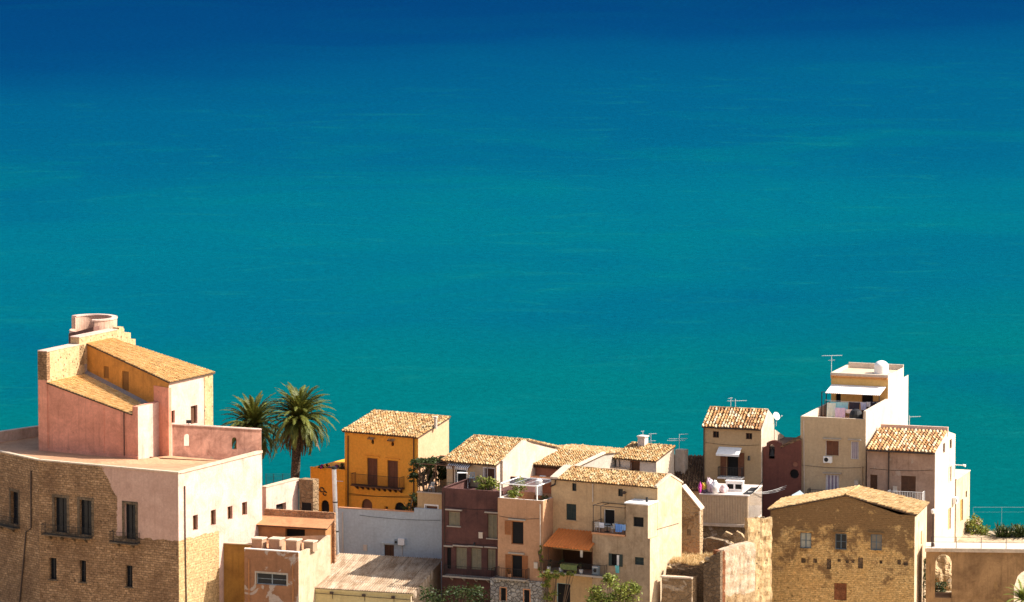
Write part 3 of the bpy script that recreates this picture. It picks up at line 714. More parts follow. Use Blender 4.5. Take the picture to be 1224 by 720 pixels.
# four boxes (masonry vents)
m['box_pl'] = plaster('box_plaster', (.38, .26, .17), (.26, .155, .09), .5, .9)
lab = ['plastered box vent on the peeling house roof, nearest the convent', 'plastered box vent second from the convent on the peeling house roof', 'plastered box vent third from the convent on the peeling house roof', 'plastered box vent on the peeling house roof, nearest the steel flue']
for i, (x0, x1, x2, yt, yb) in enumerate(((301, 313, 320, 643, 657), (321, 334, 340, 643.5, 658.5), (341.5, 354.5, 360.5, 645, 661), (363, 374, 381.5, 646.5, 660))):
    zf = B3.z - .35; v_ = B3.fr.uv(x1, yb, zf)[1] if i else B3.fr.uv(x1, yb + 1, zf)[1]
    v_ = max(.45, v_); u0, u1 = B3.u(x0, yt + 4, v_), B3.u(x1, yt + 4, v_); zt = B3.fr.zat(u1, v_, yt + 2.5); w = u1 - u0; d = w * 1.05
    t = empty('box_vent', lab[i], 'vent', B3.fr.world(u0 + w / 2, v_ + d / 2, zf), 'box vents on the roof terrace', 22)
    b = MB(); hh = zt - zf; b.box(-w / 2, w / 2, -d / 2, d / 2, 0, hh); b.obj('body', m['box_pl'], t)
    b = MB(); b.hexa([(x, y, z) for z, e in ((hh + .002, .07), (hh + .11, .05)) for x, y in ((-w / 2 - e, -d / 2 - e), (w / 2 + e, -d / 2 - e), (w / 2 + e, d / 2 + e), (-w / 2 - e, d / 2 + e))]); b.obj('cover_slab', m['cap'], t)
    b = MB(); b.box(-w / 2 - .04, w / 2 + .04, -d / 2 - .04, d / 2 + .04, 0, .12); b.obj('plinth', m['box_pl'], t)

# ================================================================== shed with corrugated roof (B4)
m['shedwall'] = plaster('yellow_cream_wall', (.55, .46, .235), (.38, .30, .14), .5, .5)
def corr_mat():
    n = NT('fibre_cement'); x, y, z = n.sep()
    a = n.noise(.8, 7, .7, n.map((1.6, .35, 1))); k = n.mix(n.ramp(a, [(.4, 0), (.62, 1)]), (.42, .32, .22), (.22, .14, .08))
    k = n.mix(n.ramp(n.noise(.9, 6, .7), [(.55, 0), (.72, .8)]), k, (.46, .40, .32))
    sheet = n.math('FRACT', n.math('MULTIPLY', y, .55)); k = n.mix(n.ramp(sheet, [(.0, .7), (.07, 0)]), k, (.10, .065, .04)); sh2 = n.math('FRACT', n.math('MULTIPLY', x, .9)); k = n.mix(n.ramp(sh2, [(.0, .6), (.1, 0)]), k, (.12, .08, .05))
    k = n.mix(1.0, k, n.ramp(n.noise(5, 5, .7), [(.3, .8), (.7, 1.15)]), 'MULTIPLY'); n.bump(n.noise(8, 5), .3); return n.col(k)
m['corr'] = corr_mat()
def corrugated(mb, e0, e1, r0, r1, pitch=.24, h=.05, th=.02):
    e0, e1, r0, r1 = map(Vector, (e0, e1, r0, r1)); n = int((e1 - e0).length / pitch) * 4
    N = (e1 - e0).cross(r0 - e0).normalized(); N = N if N.z > 0 else -N
    for i in range(n):
        a, c = i / n, (i + 1) / n; ha, hc = h * math.sin(i * math.pi / 2), h * math.sin((i + 1) * math.pi / 2)
        mb.add([e0.lerp(e1, a) + N * ha, e0.lerp(e1, c) + N * hc, r0.lerp(r1, c) + N * hc, r0.lerp(r1, a) + N * ha])
        mb.add([e0.lerp(e1, a) + N * ha, e0.lerp(e1, c) + N * hc, e0.lerp(e1, c) + N * (hc - .06), e0.lerp(e1, a) + N * (ha - .06)])
h = House('corrugated_shed', 'wide shed with weathered corrugated sheet roof and yellow cream front', 'shed', 491, 709, 552.6, 18, 4)
SH = h; f = h.fr; ul = h.u(359, 700); vb_ = h.v(527, 674)
zb_ = f.zat(0, vb_, 668)
b = MB(); wall(b, 'f', 0, ul, 0, 4, h.z - .12); h.part('wall', b, m['shedwall'])
b = MB(); wall(b, 'r', 0, 0, vb_, 4, [(0, h.z - .12), (vb_, zb_ - .12)]); wall(b, 'b', vb_, ul, 0, 4, zb_ - .12); wall(b, 'l', ul, 0, vb_, 4, [(0, h.z - .12), (vb_, zb_ - .12)]); h.part('side_wall', b, m['creamw'])
b = MB(); um = ul + (0 - ul) * .55
corrugated(b, (ul, -.12, h.z), (.25, -.12, h.z), (ul, vb_, zb_), (.25, vb_, zb_)); h.part('roof', b, m['corr'])
b = MB(); b.abox('f', 0, ul, .2, .06, .11, h.z - .3, h.z - .1); h.part('fascia', b, m['shedwall'])
b = MB()
for k in range(7):
    v_ = .4 + k * .8; w = R.uniform(.35, .6); b.box(.26, .30, v_, v_ + .5, h.z + (zb_ - h.z) * v_ / vb_ - w - .1, h.z + (zb_ - h.z) * v_ / vb_ + .05); h.part('flashing', b, m['cap']); b = MB()
b = MB(); za = f.pl('f', 0, 420, 712.5)[1]; b.tube([(ul, -.06, za + .1), (0, -.06, za - .05)], .025); h.part('conduit', b, m['pipe'])
for x, y in ((397.5, 708.5), (436, 711.5), (471, 714)):
    a, z = f.pl('f', 0, x, y); b = MB(); b.box(a - .2, a + .05, -.3, -.02, z - .12, z + .12); b.tube([(a, -.02, z), (a + .15, -.25, z + .1), (a + .2, -.3, z)], .05); b.tube([(a, -.03, z), (a, -.03, z - .6)], .025, 4); h.part('spotlight', b, m['pipe'])

# ================================================================== blue grey wall house (B5)
m['bluewall'] = plaster('pale_blue_limewash', (.46, .52, .545), (.36, .39, .41), .55, .45)
h = House('limewashed_house', 'blank pale blue limewashed house wall with small brown door above the shed', 'building', 528, 609.5, 564.5, 19.5, 8)
BL = h; f = h.fr; ul = h.u(404, 607); us = h.u(495, 609); zlow = f.pl('f', 0, 450, 610)[1]
h.win('f', 0, 459.5, 651.5, 471, 665, 'shut', name='door', dep=.2, lint=True, lm=m['bluewall'])
b = MB(); wall(b, 'f', 0, ul, 0, 8, [(ul, zlow), (us, zlow), (us + .01, h.z), (0, h.z)], h.holes('f', 0), .2)
wall(b, 'l', ul, 0, .35, zlow - 2, zlow); wall(b, 'r', 0, 0, .35, zlow - 2, h.z); wall(b, 'l', ul, 0, 6, 8, zlow - 2); wall(b, 'r', 0, 0, 6, 8, zlow - 2); wall(b, 'b', 6, ul, 0, 8, zlow - 2)
b.add([(ul, 0, zlow - 2), (0, 0, zlow - 2), (0, 6, zlow - 2), (ul, 6, zlow - 2)]); wall(b, 'b', .35, ul, 0, zlow - 2, [(ul, zlow), (us, zlow), (us + .01, h.z), (0, h.z)]); b.add([(us, 0, h.z), (0, 0, h.z), (0, .4, h.z), (us, .4, h.z)]); b.add([(us, 0, zlow), (us, .4, zlow), (us, .4, h.z), (us, 0, h.z)])
h.part('wall', b, m['bluewall']); h.fit(m['shadow_wood'], m['dark'], m['shadow_wood'])
b = MB(); b.box(ul, us, -.05, .3, zlow + .003, zlow + .09); h.part('coping', b, m['terra'])
a, z = f.pl('f', 0, 480.5, 647.5); b = MB(); b.abox('f', 0, a - .32, a + .3, .02, .35, z - .3, z + .3); b.tube([pt('f', 0, a - .02, .1, z - .3), pt('f', 0, a - .02, .06, z - 1.2)], .03)
t = empty('boiler_box', 'white wall mounted boiler box beside the brown door on the blue wall', 'boiler', f.world(a, 0, z - .3), None, 19.5)
b = MB(); b.box(-.3, .34, -.36, -.02, 0, .62); b.obj('casing', m['white_paint'], t)
b = MB(); b.box(-.72, -.31, -.3, -.02, .02, .5); o = b.obj('meter', m['blue_frame'], t); b = MB(); b.tube([(-.52, -.3, .26), (-.52, -.33, .26)], .13, 12); b.obj('dial', m['iron'], o)
b = MB(); b.tube([(.05, -.1, 0), (.05, -.06, -1.1)], .03); b.obj('pipe', m['pale_pipe'], t)
# steel flue
p = at(403, 664, 564.2); b = MB(); top = at(399.3, 561, 563.8) - p; b.tube([(0, 0, -.5), top], .22, 12)
t = empty('steel_flue', 'tall slightly leaning steel flue pipe at the left end of the blue wall', 'flue', p); b.obj('pipe', m['steel'], t)
b = MB()
for k in (.28, .62): b.tube([top * k - Vector((0, 0, .06)), top * k + Vector((0, 0, .06))], .25, 12)
b.obj('joint', m['iron'], t); b = MB(); b.tube([top + Vector((0, 0, .01)), top + Vector((0, 0, .25))], .24, 12); b.obj('cowl', m['iron'], t)

# ================================================================== yellow house (B7) and its orange annex (B6)
m['yellow'] = plaster('saffron_plaster', (.86, .375, .05), (.76, .29, .036), .55, .5)
m['orange'] = plaster('deep_orange_plaster', (.86, .35, .035), (.74, .27, .025), .5, .5)
m['yellow_side'] = plaster('apricot_plaster', (.62, .395, .235), (.45, .26, .135), .6, .5)  # apricot tone for the side and rear walls
h = House('saffron_house', 'tall saffron yellow house with tiled roof and long iron balcony', 'building', 499.8, 523, 574, 30, 9)
YH = h; f = h.fr; ul = h.u(412, 514.8); vb_ = h.v(536.5, 510); zr_ = f.zat(0, vb_, 499)
Y7 = lambda x, y: (380 + x / 4.8, 470 + y / 4.8)
def w7(x0, y0, x1, y1, *a, **k): p, q = Y7(x0, y0), Y7(x1, y1); return h.win('f', 0, p[0], p[1], q[0], q[1], *a, **k)
w7(284, 374, 343, 530, 'shut', name='door', lint=True, lm=m['yellow'], sur=.1, um=m['yellow']); w7(400, 388, 460, 546, 'shut', name='door', lint=True, lm=m['yellow'], sur=.1, um=m['yellow'])
w7(305, 266, 322, 294, 'hole', 'oval', pm=m['dark']); w7(419, 278, 437, 306, 'hole', 'oval', pm=m['dark']); w7(524, 463, 543, 488, 'hole', 'oval', pm=m['shadow_wood'], dep=.1)
w7(251, 608, 312, 690, 'one', 'arch', pm=m['brown_shutter'], fm=m['shadow_wood']); w7(441, 627, 500, 700, 'one', 'arch', pm=m['dark'], fm=m['shadow_wood']); w7(383, 650, 402, 668, 'one', pm=m['shadow_wood'], fm=m['orange'])
b = MB(); wall(b, 'f', 0, ul, 0, 9, h.z - .1, h.holes('f', 0)); h.part('wall', b, m['yellow'])
b = MB(); wall(b, 'r', 0, 0, vb_, 9, [(0, h.z - .1), (vb_, zr_ - .1)]); wall(b, 'b', vb_, ul, 0, 9, zr_ - .1); wall(b, 'l', ul, 0, vb_, 9, [(0, h.z - .1), (vb_, zr_ - .1)]); h.part('side_wall', b, m['yellow_side'])
h.fit(m['shadow_wood'], m['dark'], m['brown_shutter'], m['yellow'])
b = MB(); b.slab([(ul - .15, -.25, h.z), (.12, -.25, h.z), (.12, vb_ + .1, zr_), (ul - .15, vb_ + .1, zr_)], .1); ro = h.part('roof', b, m['under'])
b = MB(); tiles(b, (ul - .18, -.32, h.z + .02), (.14, -.32, h.z + .02), (ul - .18, vb_ + .1, zr_ + .02), (.14, vb_ + .1, zr_ + .02), .3, .44); ridge_caps(b, (ul - .15, vb_ + .1, zr_ + .03), (.14, vb_ + .1, zr_ + .03)); h.part('tiles', b, m['tile'], ro)
va_, zc = h.v(521, 507), 0
cu, cv = f.uv(520.7, 509, (h.z * .35 + zr_ * .65)); zc = h.z + (zr_ - h.z) * cv / vb_
b = MB(); b.tube([(cu, cv, zc - .1), (cu, cv, zc + 1.05)], .17, 10); b.tube([(cu, cv, zc + 1.0), (cu, cv, zc + 1.13)], .24, 10); h.part('chimney', b, m['pale_pipe'], ro)
a0, a1 = f.pl('f', 0, *Y7(215, 530))[0], f.pl('f', 0, *Y7(497, 555))[0]
h.balcony('f', 0, a0, a1, f.pl('f', 0, *Y7(356, 539))[1] + .12, .95, 1.15, m['shadow_wood'], m['iron'], 9, .1, step=.13)
for x in (175, 552):
    p = Y7(x, 245); q = Y7(x, 690); pipe(h, 'f', 0, [p, q], m['shadow_wood'], .06)
for x0, x1, y in ((295, 331, 262), (407, 446, 272)):
    p, q = Y7(x0, y), Y7(x1, y); a0, a1, z = f.pl('f', 0, *p)[0], f.pl('f', 0, *q)[0], f.pl('f', 0, *p)[1]
    b = MB(); tiles(b, (a0, -.35, z - .05), (a1, -.35, z - .05), (a0, 0, z + .14), (a1, 0, z + .14), .2, .4, .06); h.part('hood', b, m['tile_red'])
b = MB()
for (xa, ya, xb, yb) in ((175, 575, 560, 600), (175, 583, 560, 590)):
    a0, z0_ = f.pl('f', 0, *Y7(xa, ya)); a1, z1_ = f.pl('f', 0, *Y7(xb, yb)); b.tube([pt('f', 0, a0 + (a1 - a0) * k / 8, .06, z0_ + (z1_ - z0_) * k / 8 - .12 * math.sin(math.pi * k / 8)) for k in range(9)], .018, 4)
h.part('cable', b, m['iron'])
h2 = House('orange_annex', 'low deep orange annex with arched window left of the saffron house', 'building', 412.5, 563, 577.6, 30, 9)
f2 = h2.fr; ul2 = h2.u(371, 560)
h2.win('f', 0, 384, 598, 393.5, 616, 'one', 'arch', pm=m['dark'], fm=m['shadow_wood'])
b = MB(); wall(b, 'f', 0, ul2, 0, 9, h2.z, h2.holes('f', 0)); wall(b, 'l', ul2, 0, 7, 9, h2.z); wall(b, 'r', 0, 0, 7, 9, h2.z); wall(b, 'b', 7, ul2, 0, 9, h2.z)
b.add([(ul2, 0, h2.z - .05), (0, 0, h2.z - .05), (0, 7, h2.z - .05), (ul2, 7, h2.z - .05)]); h2.part('wall', b, m['orange']); h2.fit(m['iron'], m['dark'])
b = MB(); b.box(ul2 - .04, 0, -.05, .3, h2.z + .003, h2.z + .08); h2.part('coping', b, m['orange'])
def ornament(fr, cx, cy):
    b = MB(); a, z = fr.pl('f', 0, cx, cy)
    def arc(x, zc, r, t0, t1): b.tube([pt('f', 0, a + x + r * math.cos(t0 + (t1 - t0) * k / 10), .05, z + zc + r * math.sin(t0 + (t1 - t0) * k / 10)) for k in range(11)], .055, 5)
    arc(-.18, .12, .22, .6, 5.3); arc(.2, -.22, .2, .2, 5.6); b.tube([pt('f', 0, a + .02, .05, z + .3), pt('f', 0, a + .14, .05, z - .02), pt('f', 0, a + .38, .05, z - .1)], .05, 5)
    return b
h2.part('iron_ornament', ornament(f2, 386.5, 587), m['iron'])
b = MB(); a0, z_ = f2.pl('f', 0, 402, 575); b.tube([pt('f', 0, a0, .06, z_), pt('f', 0, -.2, .06, z_ + .02)], .035, 5); b.tube([pt('f', 0, -1.0, .05, z_), pt('f', 0, -1.1, .05, z_ - 3.4)], .035, 5); h2.part('white_conduit', b, m['white_paint'])

# ================================================================== pergola terrace house (B8)
m['beige'] = plaster('beige_plaster', (.54, .36, .18), (.40, .25, .12), .5, .6)
h = House('vine_terrace_house', 'low beige house with a vine shaded roof terrace beside the saffron house', 'building', 532, 591.5, 564.5, 25, 9)
VT = h; f = h.fr; ul = h.u(499, 588.5)
h.win('f', 0, 508.5, 604.5, 523, 616, 'one', fm=m['white_paint'], pm=m['brown_shutter'], sur=.12, um=m['white_paint'])
b = MB(); wall(b, 'f', 0, ul, 1.5, 9, h.z, h.holes('f', 0)); wall(b, 'l', ul, 0, 5, 9, h.z); wall(b, 'b', 5, ul, 1.5, 9, h.z + 3); wall(b, 'r', 1.5, 0, 5, 9, h.z)
b.add([(ul, 0, h.z - .02), (1.5, 0, h.z - .02), (1.5, 5, h.z - .02), (ul, 5, h.z - .02)]); h.part('wall', b, m['beige']); h.fit(m['white_paint'], m['glass'])
b = MB(); b.box(ul - .05, 1.5, -.1, .3, h.z + .003, h.z + .12); h.part('coping', b, m['cap'])
h.railing([(ul, .05, h.z + .12), (.9, .05, h.z + .12)], 1.1, m['iron'])
b = MB()
for u in (ul + .1, (ul + .8) / 2, .8):
    for v in (.2, 4.6): b.tube([(u, v, h.z), (u, v, h.z + 2.7)], .06)
    b.tube([(u, 0, h.z + 2.75), (u, 4.9, h.z + 2.75)], .06)
for k in range(6): b.tube([(ul - .2, .1 + k * .95, h.z + 2.86), (1.1, .1 + k * .95, h.z + 2.86)], .05)
h.part('pergola', b, m['shadow_wood'])
# ================================================================== mauve house (E)
m['mauve'] = plaster('faded_mauve_plaster', (.12, .053, .044), (.05, .024, .022), .9, .5)
h = House('mauve_house', 'tall faded mauve plaster house with grey green shutters and dark lower balcony', 'building', 601, 588, 555.5, 23, 5)
PK = h; f = h.fr; ul = h.u(528, 583)
E = lambda x, y: (510 + x / 5.54, 590 + y / 5.54)
def we(x0, y0, x1, y1, *a, **k): p, q = E(x0, y0), E(x1, y1); return h.win('f', 0, p[0], p[1], q[0], q[1], *a, **k)
gs = dict(sill=True, lint=True, lm=m['sill'])
we(143, 120, 220, 215, 'shut', **gs); we(404, 138, 466, 297, 'shut', **gs)
we(133, 360, 162, 500, 'hole', pm=m['dark'], lint=True, lm=m['sill']); we(193, 358, 266, 500, 'shut', name='door', lint=True, lm=m['sill']); we(293, 362, 362, 505, 'shut', name='door', lint=True, lm=m['sill']); we(402, 368, 456, 510, 'shut', lint=True, lm=m['sill'])
we(270, 600, 350, 760, 'shut', name='door', sm=m['shadow_wood'])
b = MB(); wall(b, 'f', 0, ul, 0, 5, h.z, h.holes('f', 0)); wall(b, 'l', ul, 0, 9, 5, h.z); wall(b, 'r', 0, 0, 9, 5, h.z); wall(b, 'b', 9, ul, 0, 5, h.z)
for a, c in ((ul, ul + .25), (-.25, 0)): b.add([(a, 0, h.z), (c, 0, h.z), (c, 9, h.z), (a, 9, h.z)])
b.add([(ul, 0, h.z), (0, 0, h.z), (0, .25, h.z), (ul, .25, h.z)]); wall(b, 'b', .25, ul, 0, h.z - .9, h.z)
b.add([(ul, .25, h.z - .9), (0, .25, h.z - .9), (0, 9, h.z - .9), (ul, 9, h.z - .9)]); h.part('wall', b, m['mauve']); h.fit(m['shadow_wood'], m['dark'], m['grey_shutter'], m['sill'])
a0, a1 = f.pl('f', 0, *E(132, 540))[0], f.pl('f', 0, *E(456, 560))[0]
h.balcony('f', 0, a0, a1, f.pl('f', 0, *E(300, 545))[1], 1.0, 1.0, m['sill'], m['iron'], 4)
b = MB(); a, z = f.pl('f', 0, *E(326, 330)); b.tube([pt('f', 0, a, 0, z), pt('f', 0, a, .4, z + .12)], .03); b.tube([pt('f', 0, a, .4, z + .14), pt('f', 0, a, .4, z - .12)], [.08, .16], 8); h.part('wall_lamp', b, m['iron'])

# ---- tiled penthouse on the mauve house (C1)
m['cream_shade'] = plaster('cream_plaster', (.60, .45, .28), (.44, .32, .19), .4, .5)
m['gable_white'] = plaster('white_gable_plaster', (.60, .49, .385), (.40, .29, .19), .65, .6)
C9 = lambda x, y: (500 + x / 6, 500 + y / 6)
h = House('tiled_penthouse', 'cream house with a speckled barrel tile roof and two tall doors above the mauve front', 'building', 593.5, 556, 563, 29, 13)
C1 = h; f = h.fr; ul = h.u(529, 549); ur_ = 0
vr = f.uv(553.5, 519.5, h.z + 2.6)[1]; vr = 6.2; zr_ = f.zat(f.pl('f', vr, 553.5, 520)[0], vr, 520)
def w9(x0, y0, x1, y1, *a, **k): p, q = C9(x0, y0), C9(x1, y1); return h.win('f', 0, p[0], p[1], q[0], q[1], *a, **k)
w9(265, 342, 345, 520, 'one', name='door', pm=m['dark'], fm=m['white_paint'], sur=.06, um=m['white_paint']); w9(470, 358, 548, 520, 'one', name='door', pm=m['shadow_wood'], fm=m['white_paint'], sur=.06, um=m['white_paint'])
b = MB(); uw1 = h.u(534, 560); wall(b, 'f', 0, uw1, 0, 13, h.z - .12, h.holes('f', 0)); wall(b, 'l', uw1, 0, 2 * vr, 13, [(0, h.z - .12), (vr, zr_ - .12), (2 * vr, h.z - .12)]); wall(b, 'b', 2 * vr, uw1, 0, 13, h.z - .12); h.part('wall', b, m['cream_shade'])
b = MB(); wall(b, 'r', 0, 0, 2 * vr, 13, [(0, h.z - .1), (vr, zr_ - .1), (2 * vr, h.z - .1)]); h.part('gable_wall', b, m['gable_white'])
b = MB()
for s0, s1 in ((0, vr), (2 * vr, vr)):
    b.slab([(ul, s0 + (-.35 if s0 == 0 else .3), h.z), (.12, s0 + (-.35 if s0 == 0 else .3), h.z), (.12, s1, zr_), (ul, s1, zr_)], .1)
ro = h.part('roof', b, m['under'])
b = MB(); tiles(b, (ul - .05, -.45, h.z + .02), (.15, -.45, h.z + .02), (ul - .05, vr, zr_ + .02), (.15, vr, zr_ + .02)); tiles(b, (.15, 2 * vr + .4, h.z + .02), (ul - .05, 2 * vr + .4, h.z + .02), (.15, vr, zr_ + .02), (ul - .05, vr, zr_ + .02)); ridge_caps(b, (ul, vr, zr_ + .03), (.15, vr, zr_ + .03)); h.part('tiles', b, m['tile'], ro)
h.fit(m['white_paint'], m['dark'])
p, q = C9(230, 318), C9(388, 332); a0, a1 = f.pl('f', 0, *p)[0], f.pl('f', 0, *q)[0]; b = MB(); n = 22
for k in range(n):
    x, y = a0 + (a1 - a0) * k / n, a0 + (a1 - a0) * (k + 1) / n; b.cur = k % 2
    b.add([(x, -.1, h.z - .14), (y, -.1, h.z - .14), (y, -.75, h.z - .42), (x, -.75, h.z - .42)]); b.add([(x, -.75, h.z - .42), (y, -.75, h.z - .42), (y, -.76, h.z - .66), (x, -.76, h.z - .66)])
h.part('awning', b, [m['white_paint'], m['shadow_wood']])
h.fit(m['iron'], m['glass'])
# white firewall gable between the two tiled roofs
fw = House('white_firewall', 'bright white sloping firewall between the two tiled roofs', 'wall', 601, 551, 563.6, 29, 13)
vv2 = fw.v(648, 537)
# ---- second tiled roof (C2)
m['redshade'] = plaster('red_brown_plaster', (.30, .13, .08), (.2, .09, .06), .6, .5)
h = House('low_tiled_house', 'low house with a wide pale speckled tile roof behind the rooftop pergola', 'building', 670, 557.5, 568, 29, 12)
f = h.fr; ul = h.u(612, 548.5); vr = 6.0; zr_ = f.zat(f.pl('f', vr, 640, 535)[0], vr, 535.5); ur_ = h.u(688, 558.5); 
ur2 = f.pl('f', vr, 701, 543)[0]
b = MB(); wall(b, 'f', 0, ul, ur_, 12, h.z - .12); gb = MB(); wall(gb, 'r', ur_, 0, 2 * vr, 12, [(0, h.z - .1), (vr, zr_ - .1), (2 * vr, h.z - .1)]); h.part('gable_wall', gb, m['concrete']); wall(b, 'l', ul, 0, 2 * vr, 12, [(0, h.z - .1), (vr, zr_ - .1), (2 * vr, h.z - .1)]); wall(b, 'b', 2 * vr, ul, ur_, 12, h.z - .12); h.part('wall', b, m['redshade'])
b = MB()
for s0 in (-.3, 2 * vr + .3): b.slab([(ul, s0, h.z), (ur_ + .1, s0, h.z), (ur_ + .1, vr, zr_), (ul, vr, zr_)], .1)
ro = h.part('roof', b, m['under'])
b = MB(); tiles(b, (ul, -.4, h.z + .02), (ur_ - .2, -.4, h.z + .02), (ul, vr, zr_ + .02), (ur_ - .2, vr, zr_ + .02)); tiles(b, (ur_ + .1, 2 * vr + .3, h.z + .02), (ul, 2 * vr + .3, h.z + .02), (ur_ + .1, vr, zr_ + .02), (ul, vr, zr_ + .02)); ridge_caps(b, (ul, vr, zr_ + .03), (ur_, vr, zr_ + .03)); h.part('tiles', b, m['tile'], ro)
b = MB(); b.hexa([(ur_ - .2, -.35, h.z + .015), (ur_ + .15, -.35, h.z + .015), (ur_ + .15, vr, zr_ + .015), (ur_ - .2, vr, zr_ + .015), (ur_ - .2, -.35, h.z + .2), (ur_ + .15, -.35, h.z + .2), (ur_ + .15, vr, zr_ + .2), (ur_ - .2, vr, zr_ + .2)]); h.part('verge', b, m['gable_white'])
b = MB(); b.box(ul, ur_, -1.1, -.02, h.z - 1.25, h.z - 1.1); h.part('ledge', b, m['terra'])
b = MB(); n = 30
for k in range(n): x = ul + (ur_ - ul) * k / n; b.box(x, x + .1, -.3, -.001, h.z - .3, h.z - .13)
h.part('rafter_ends', b, m['shadow_wood'])
# firewall geometry: between C1 right edge and C2
f = fw.fr; vA, vB, vC = 0.0, fw.v(627, 527), fw.v(650, 538)
b = MB(); zt = [(vA, f.zat(0, vA, 551)), (vB, f.zat(0, vB, 526.5)), (vC, f.zat(0, vC, 537))]
wall(b, 'r', 0, vA, vC, 13, zt); wall(b, 'l', -.3, vA, vC, 13, zt)
for (a, za), (c, zc) in zip(zt, zt[1:]): b.add([(-.3, a, za), (0, a, za), (0, c, zc), (-.3, c, zc)])
b.add([(-.3, vA, 13), (0, vA, 13), (0, vA, zt[0][1]), (-.3, vA, zt[0][1])]); b.add([(-.3, vC, 13), (0, vC, 13), (0, vC, zt[2][1]), (-.3, vC, zt[2][1])])
fw.part('masonry', b, m['gable_white'])
# ---- sandy flat roof (C3)
m['sandroof'] = plaster('sandy_roof_felt', (.60, .45, .31), (.45, .31, .2), .5, .5)
h = House('sandy_roof_house', 'house with a smooth sandy sloping roof between tiled roofs', 'building', 737, 566, 571, 29, 12)
f = h.fr; ul = h.u(688, 561); vr = h.v(746, 551) ; vr = 6.5; zr_ = f.zat(f.pl('f', vr, 726, 546)[0], vr, 546.5)
b = MB(); wall(b, 'f', 0, ul, 0, 12, h.z - .1); wall(b, 'r', 0, 0, vr, 12, [(0, h.z - .1), (vr, zr_ - .1)]); wall(b, 'l', ul, 0, vr, 12, [(0, h.z - .1), (vr, zr_ - .1)]); wall(b, 'b', vr, ul, 0, 12, zr_ - .1); h.part('wall', b, m['gable_white'])
b = MB(); b.slab([(ul - .1, -.2, h.z), (.1, -.2, h.z), (.1, vr + .1, zr_), (ul - .1, vr + .1, zr_)], .1); h.part('roof', b, m['sandroof'])
# ---- house with chimney (C4)
m['white_shade'] = plaster('white_limewash', (.64, .56, .49), (.45, .37, .31), .45, .5)
T10 = lambda x, y: (640 + x / 5.54, 510 + y / 5.54)
h = House('chimney_house', 'small white house with tiled roof, square chimney and one brown window', 'building', 784.5, 551.5, 572, 29, 12)
CH = h; f = h.fr; ul = h.u(734, 547.5); vr = h.v(806, 532.6); zr_ = f.zat(0, vr, 533.5)
p, q = T10(632, 232), T10(687, 298); h.win('f', 0, p[0], p[1], q[0], q[1], 'one', fm=m['brown_shutter'], pm=m['shadow_wood'], sur=.07, um=m['brown_shutter'])
b = MB(); uw_ = ul + .25; wall(b, 'f', 0, uw_, 0, 12, h.z - .1, h.holes('f', 0)); wall(b, 'l', uw_, 0, vr, 12, [(0, h.z - .1), (vr, zr_ - .1)]); wall(b, 'b', vr, uw_, 0, 12, zr_ - .1); h.part('wall', b, m['white_shade']); h.fit(m['brown_shutter'], m['dark'])
b = MB(); wall(b, 'r', 0, 0, vr, 12, [(0, h.z - .1), (vr, zr_ - .1)]); h.part('side_wall', b, m['gable_white'])
b = MB(); b.slab([(ul, -.3, h.z), (.1, -.3, h.z), (.1, vr + .1, zr_), (ul, vr + .1, zr_)], .1); ro = h.part('roof', b, m['under'])
b = MB(); tiles(b, (ul - .05, -.4, h.z + .02), (.12, -.4, h.z + .02), (ul - .05, vr + .1, zr_ + .02), (.12, vr + .1, zr_ + .02)); h.part('tiles', b, m['tile'], ro)
cu = f.pl('f', vr - .6, 768, 530)[0]; b = MB(); zc = f.zat(cu, vr, 521.5); b.box(cu - .38, cu + .38, vr - .9, vr - .1, zr_ - .8, zc); b.box(cu - .46, cu + .46, vr - .98, vr - .02, zc + .002, zc + .12); h.part('chimney', b, m['white_shade'], ro)
b = MB(); p, q = T10(925, 172), T10(987, 172); a0 = f.pl('f', vr + 1, *p)[0]; a1 = f.pl('f', vr + 1, *q)[0]; b.box(a0, a1, vr + 1, vr + 1.8, 12, f.zat(a0, vr + 1, 537.5)); h.part('parapet', b, m['gable_white'])
b = MB(); a0 = h.u(740.5, 552); b.tube([(a0, -.1, h.z - .2), (a0 + .3, -.1, h.z - 2.2)], .05); h.part('drainpipe', b, m['pipe'])
# ---- roof in the shade (C5)
h = House('shaded_roof_house', 'tiled roof lying in deep shade with a thin sunlit edge', 'building', 843, 586, 573.5, 8, 12)
f = h.fr; ul = h.u(786, 576); vr = 5.0; zr_ = f.zat(0, vr, 545.5)
b = MB(); wall(b, 'f', 0, ul, 0, 12, h.z - .1); wall(b, 'l', ul, 0, vr, 12, [(0, h.z - .1), (vr, zr_ - .1)]); wall(b, 'r', 0, 0, vr, 12, [(0, h.z - .1), (vr, zr_ - .1)]); wall(b, 'b', vr, ul, 0, 12, zr_ - .1); h.part('wall', b, m['beige'])
b = MB(); b.slab([(ul - .1, -.2, h.z), (0, -.2, h.z), (0, vr + .1, zr_), (ul - .1, vr + .1, zr_)], .1); ro = h.part('roof', b, m['under'])
b = MB(); tiles(b, (ul - .1, -.25, h.z + .02), (0, -.25, h.z + .02), (ul - .1, vr + .1, zr_ + .02), (0, vr + .1, zr_ + .02)); h.part('tiles', b, m['tile_shade'], ro)

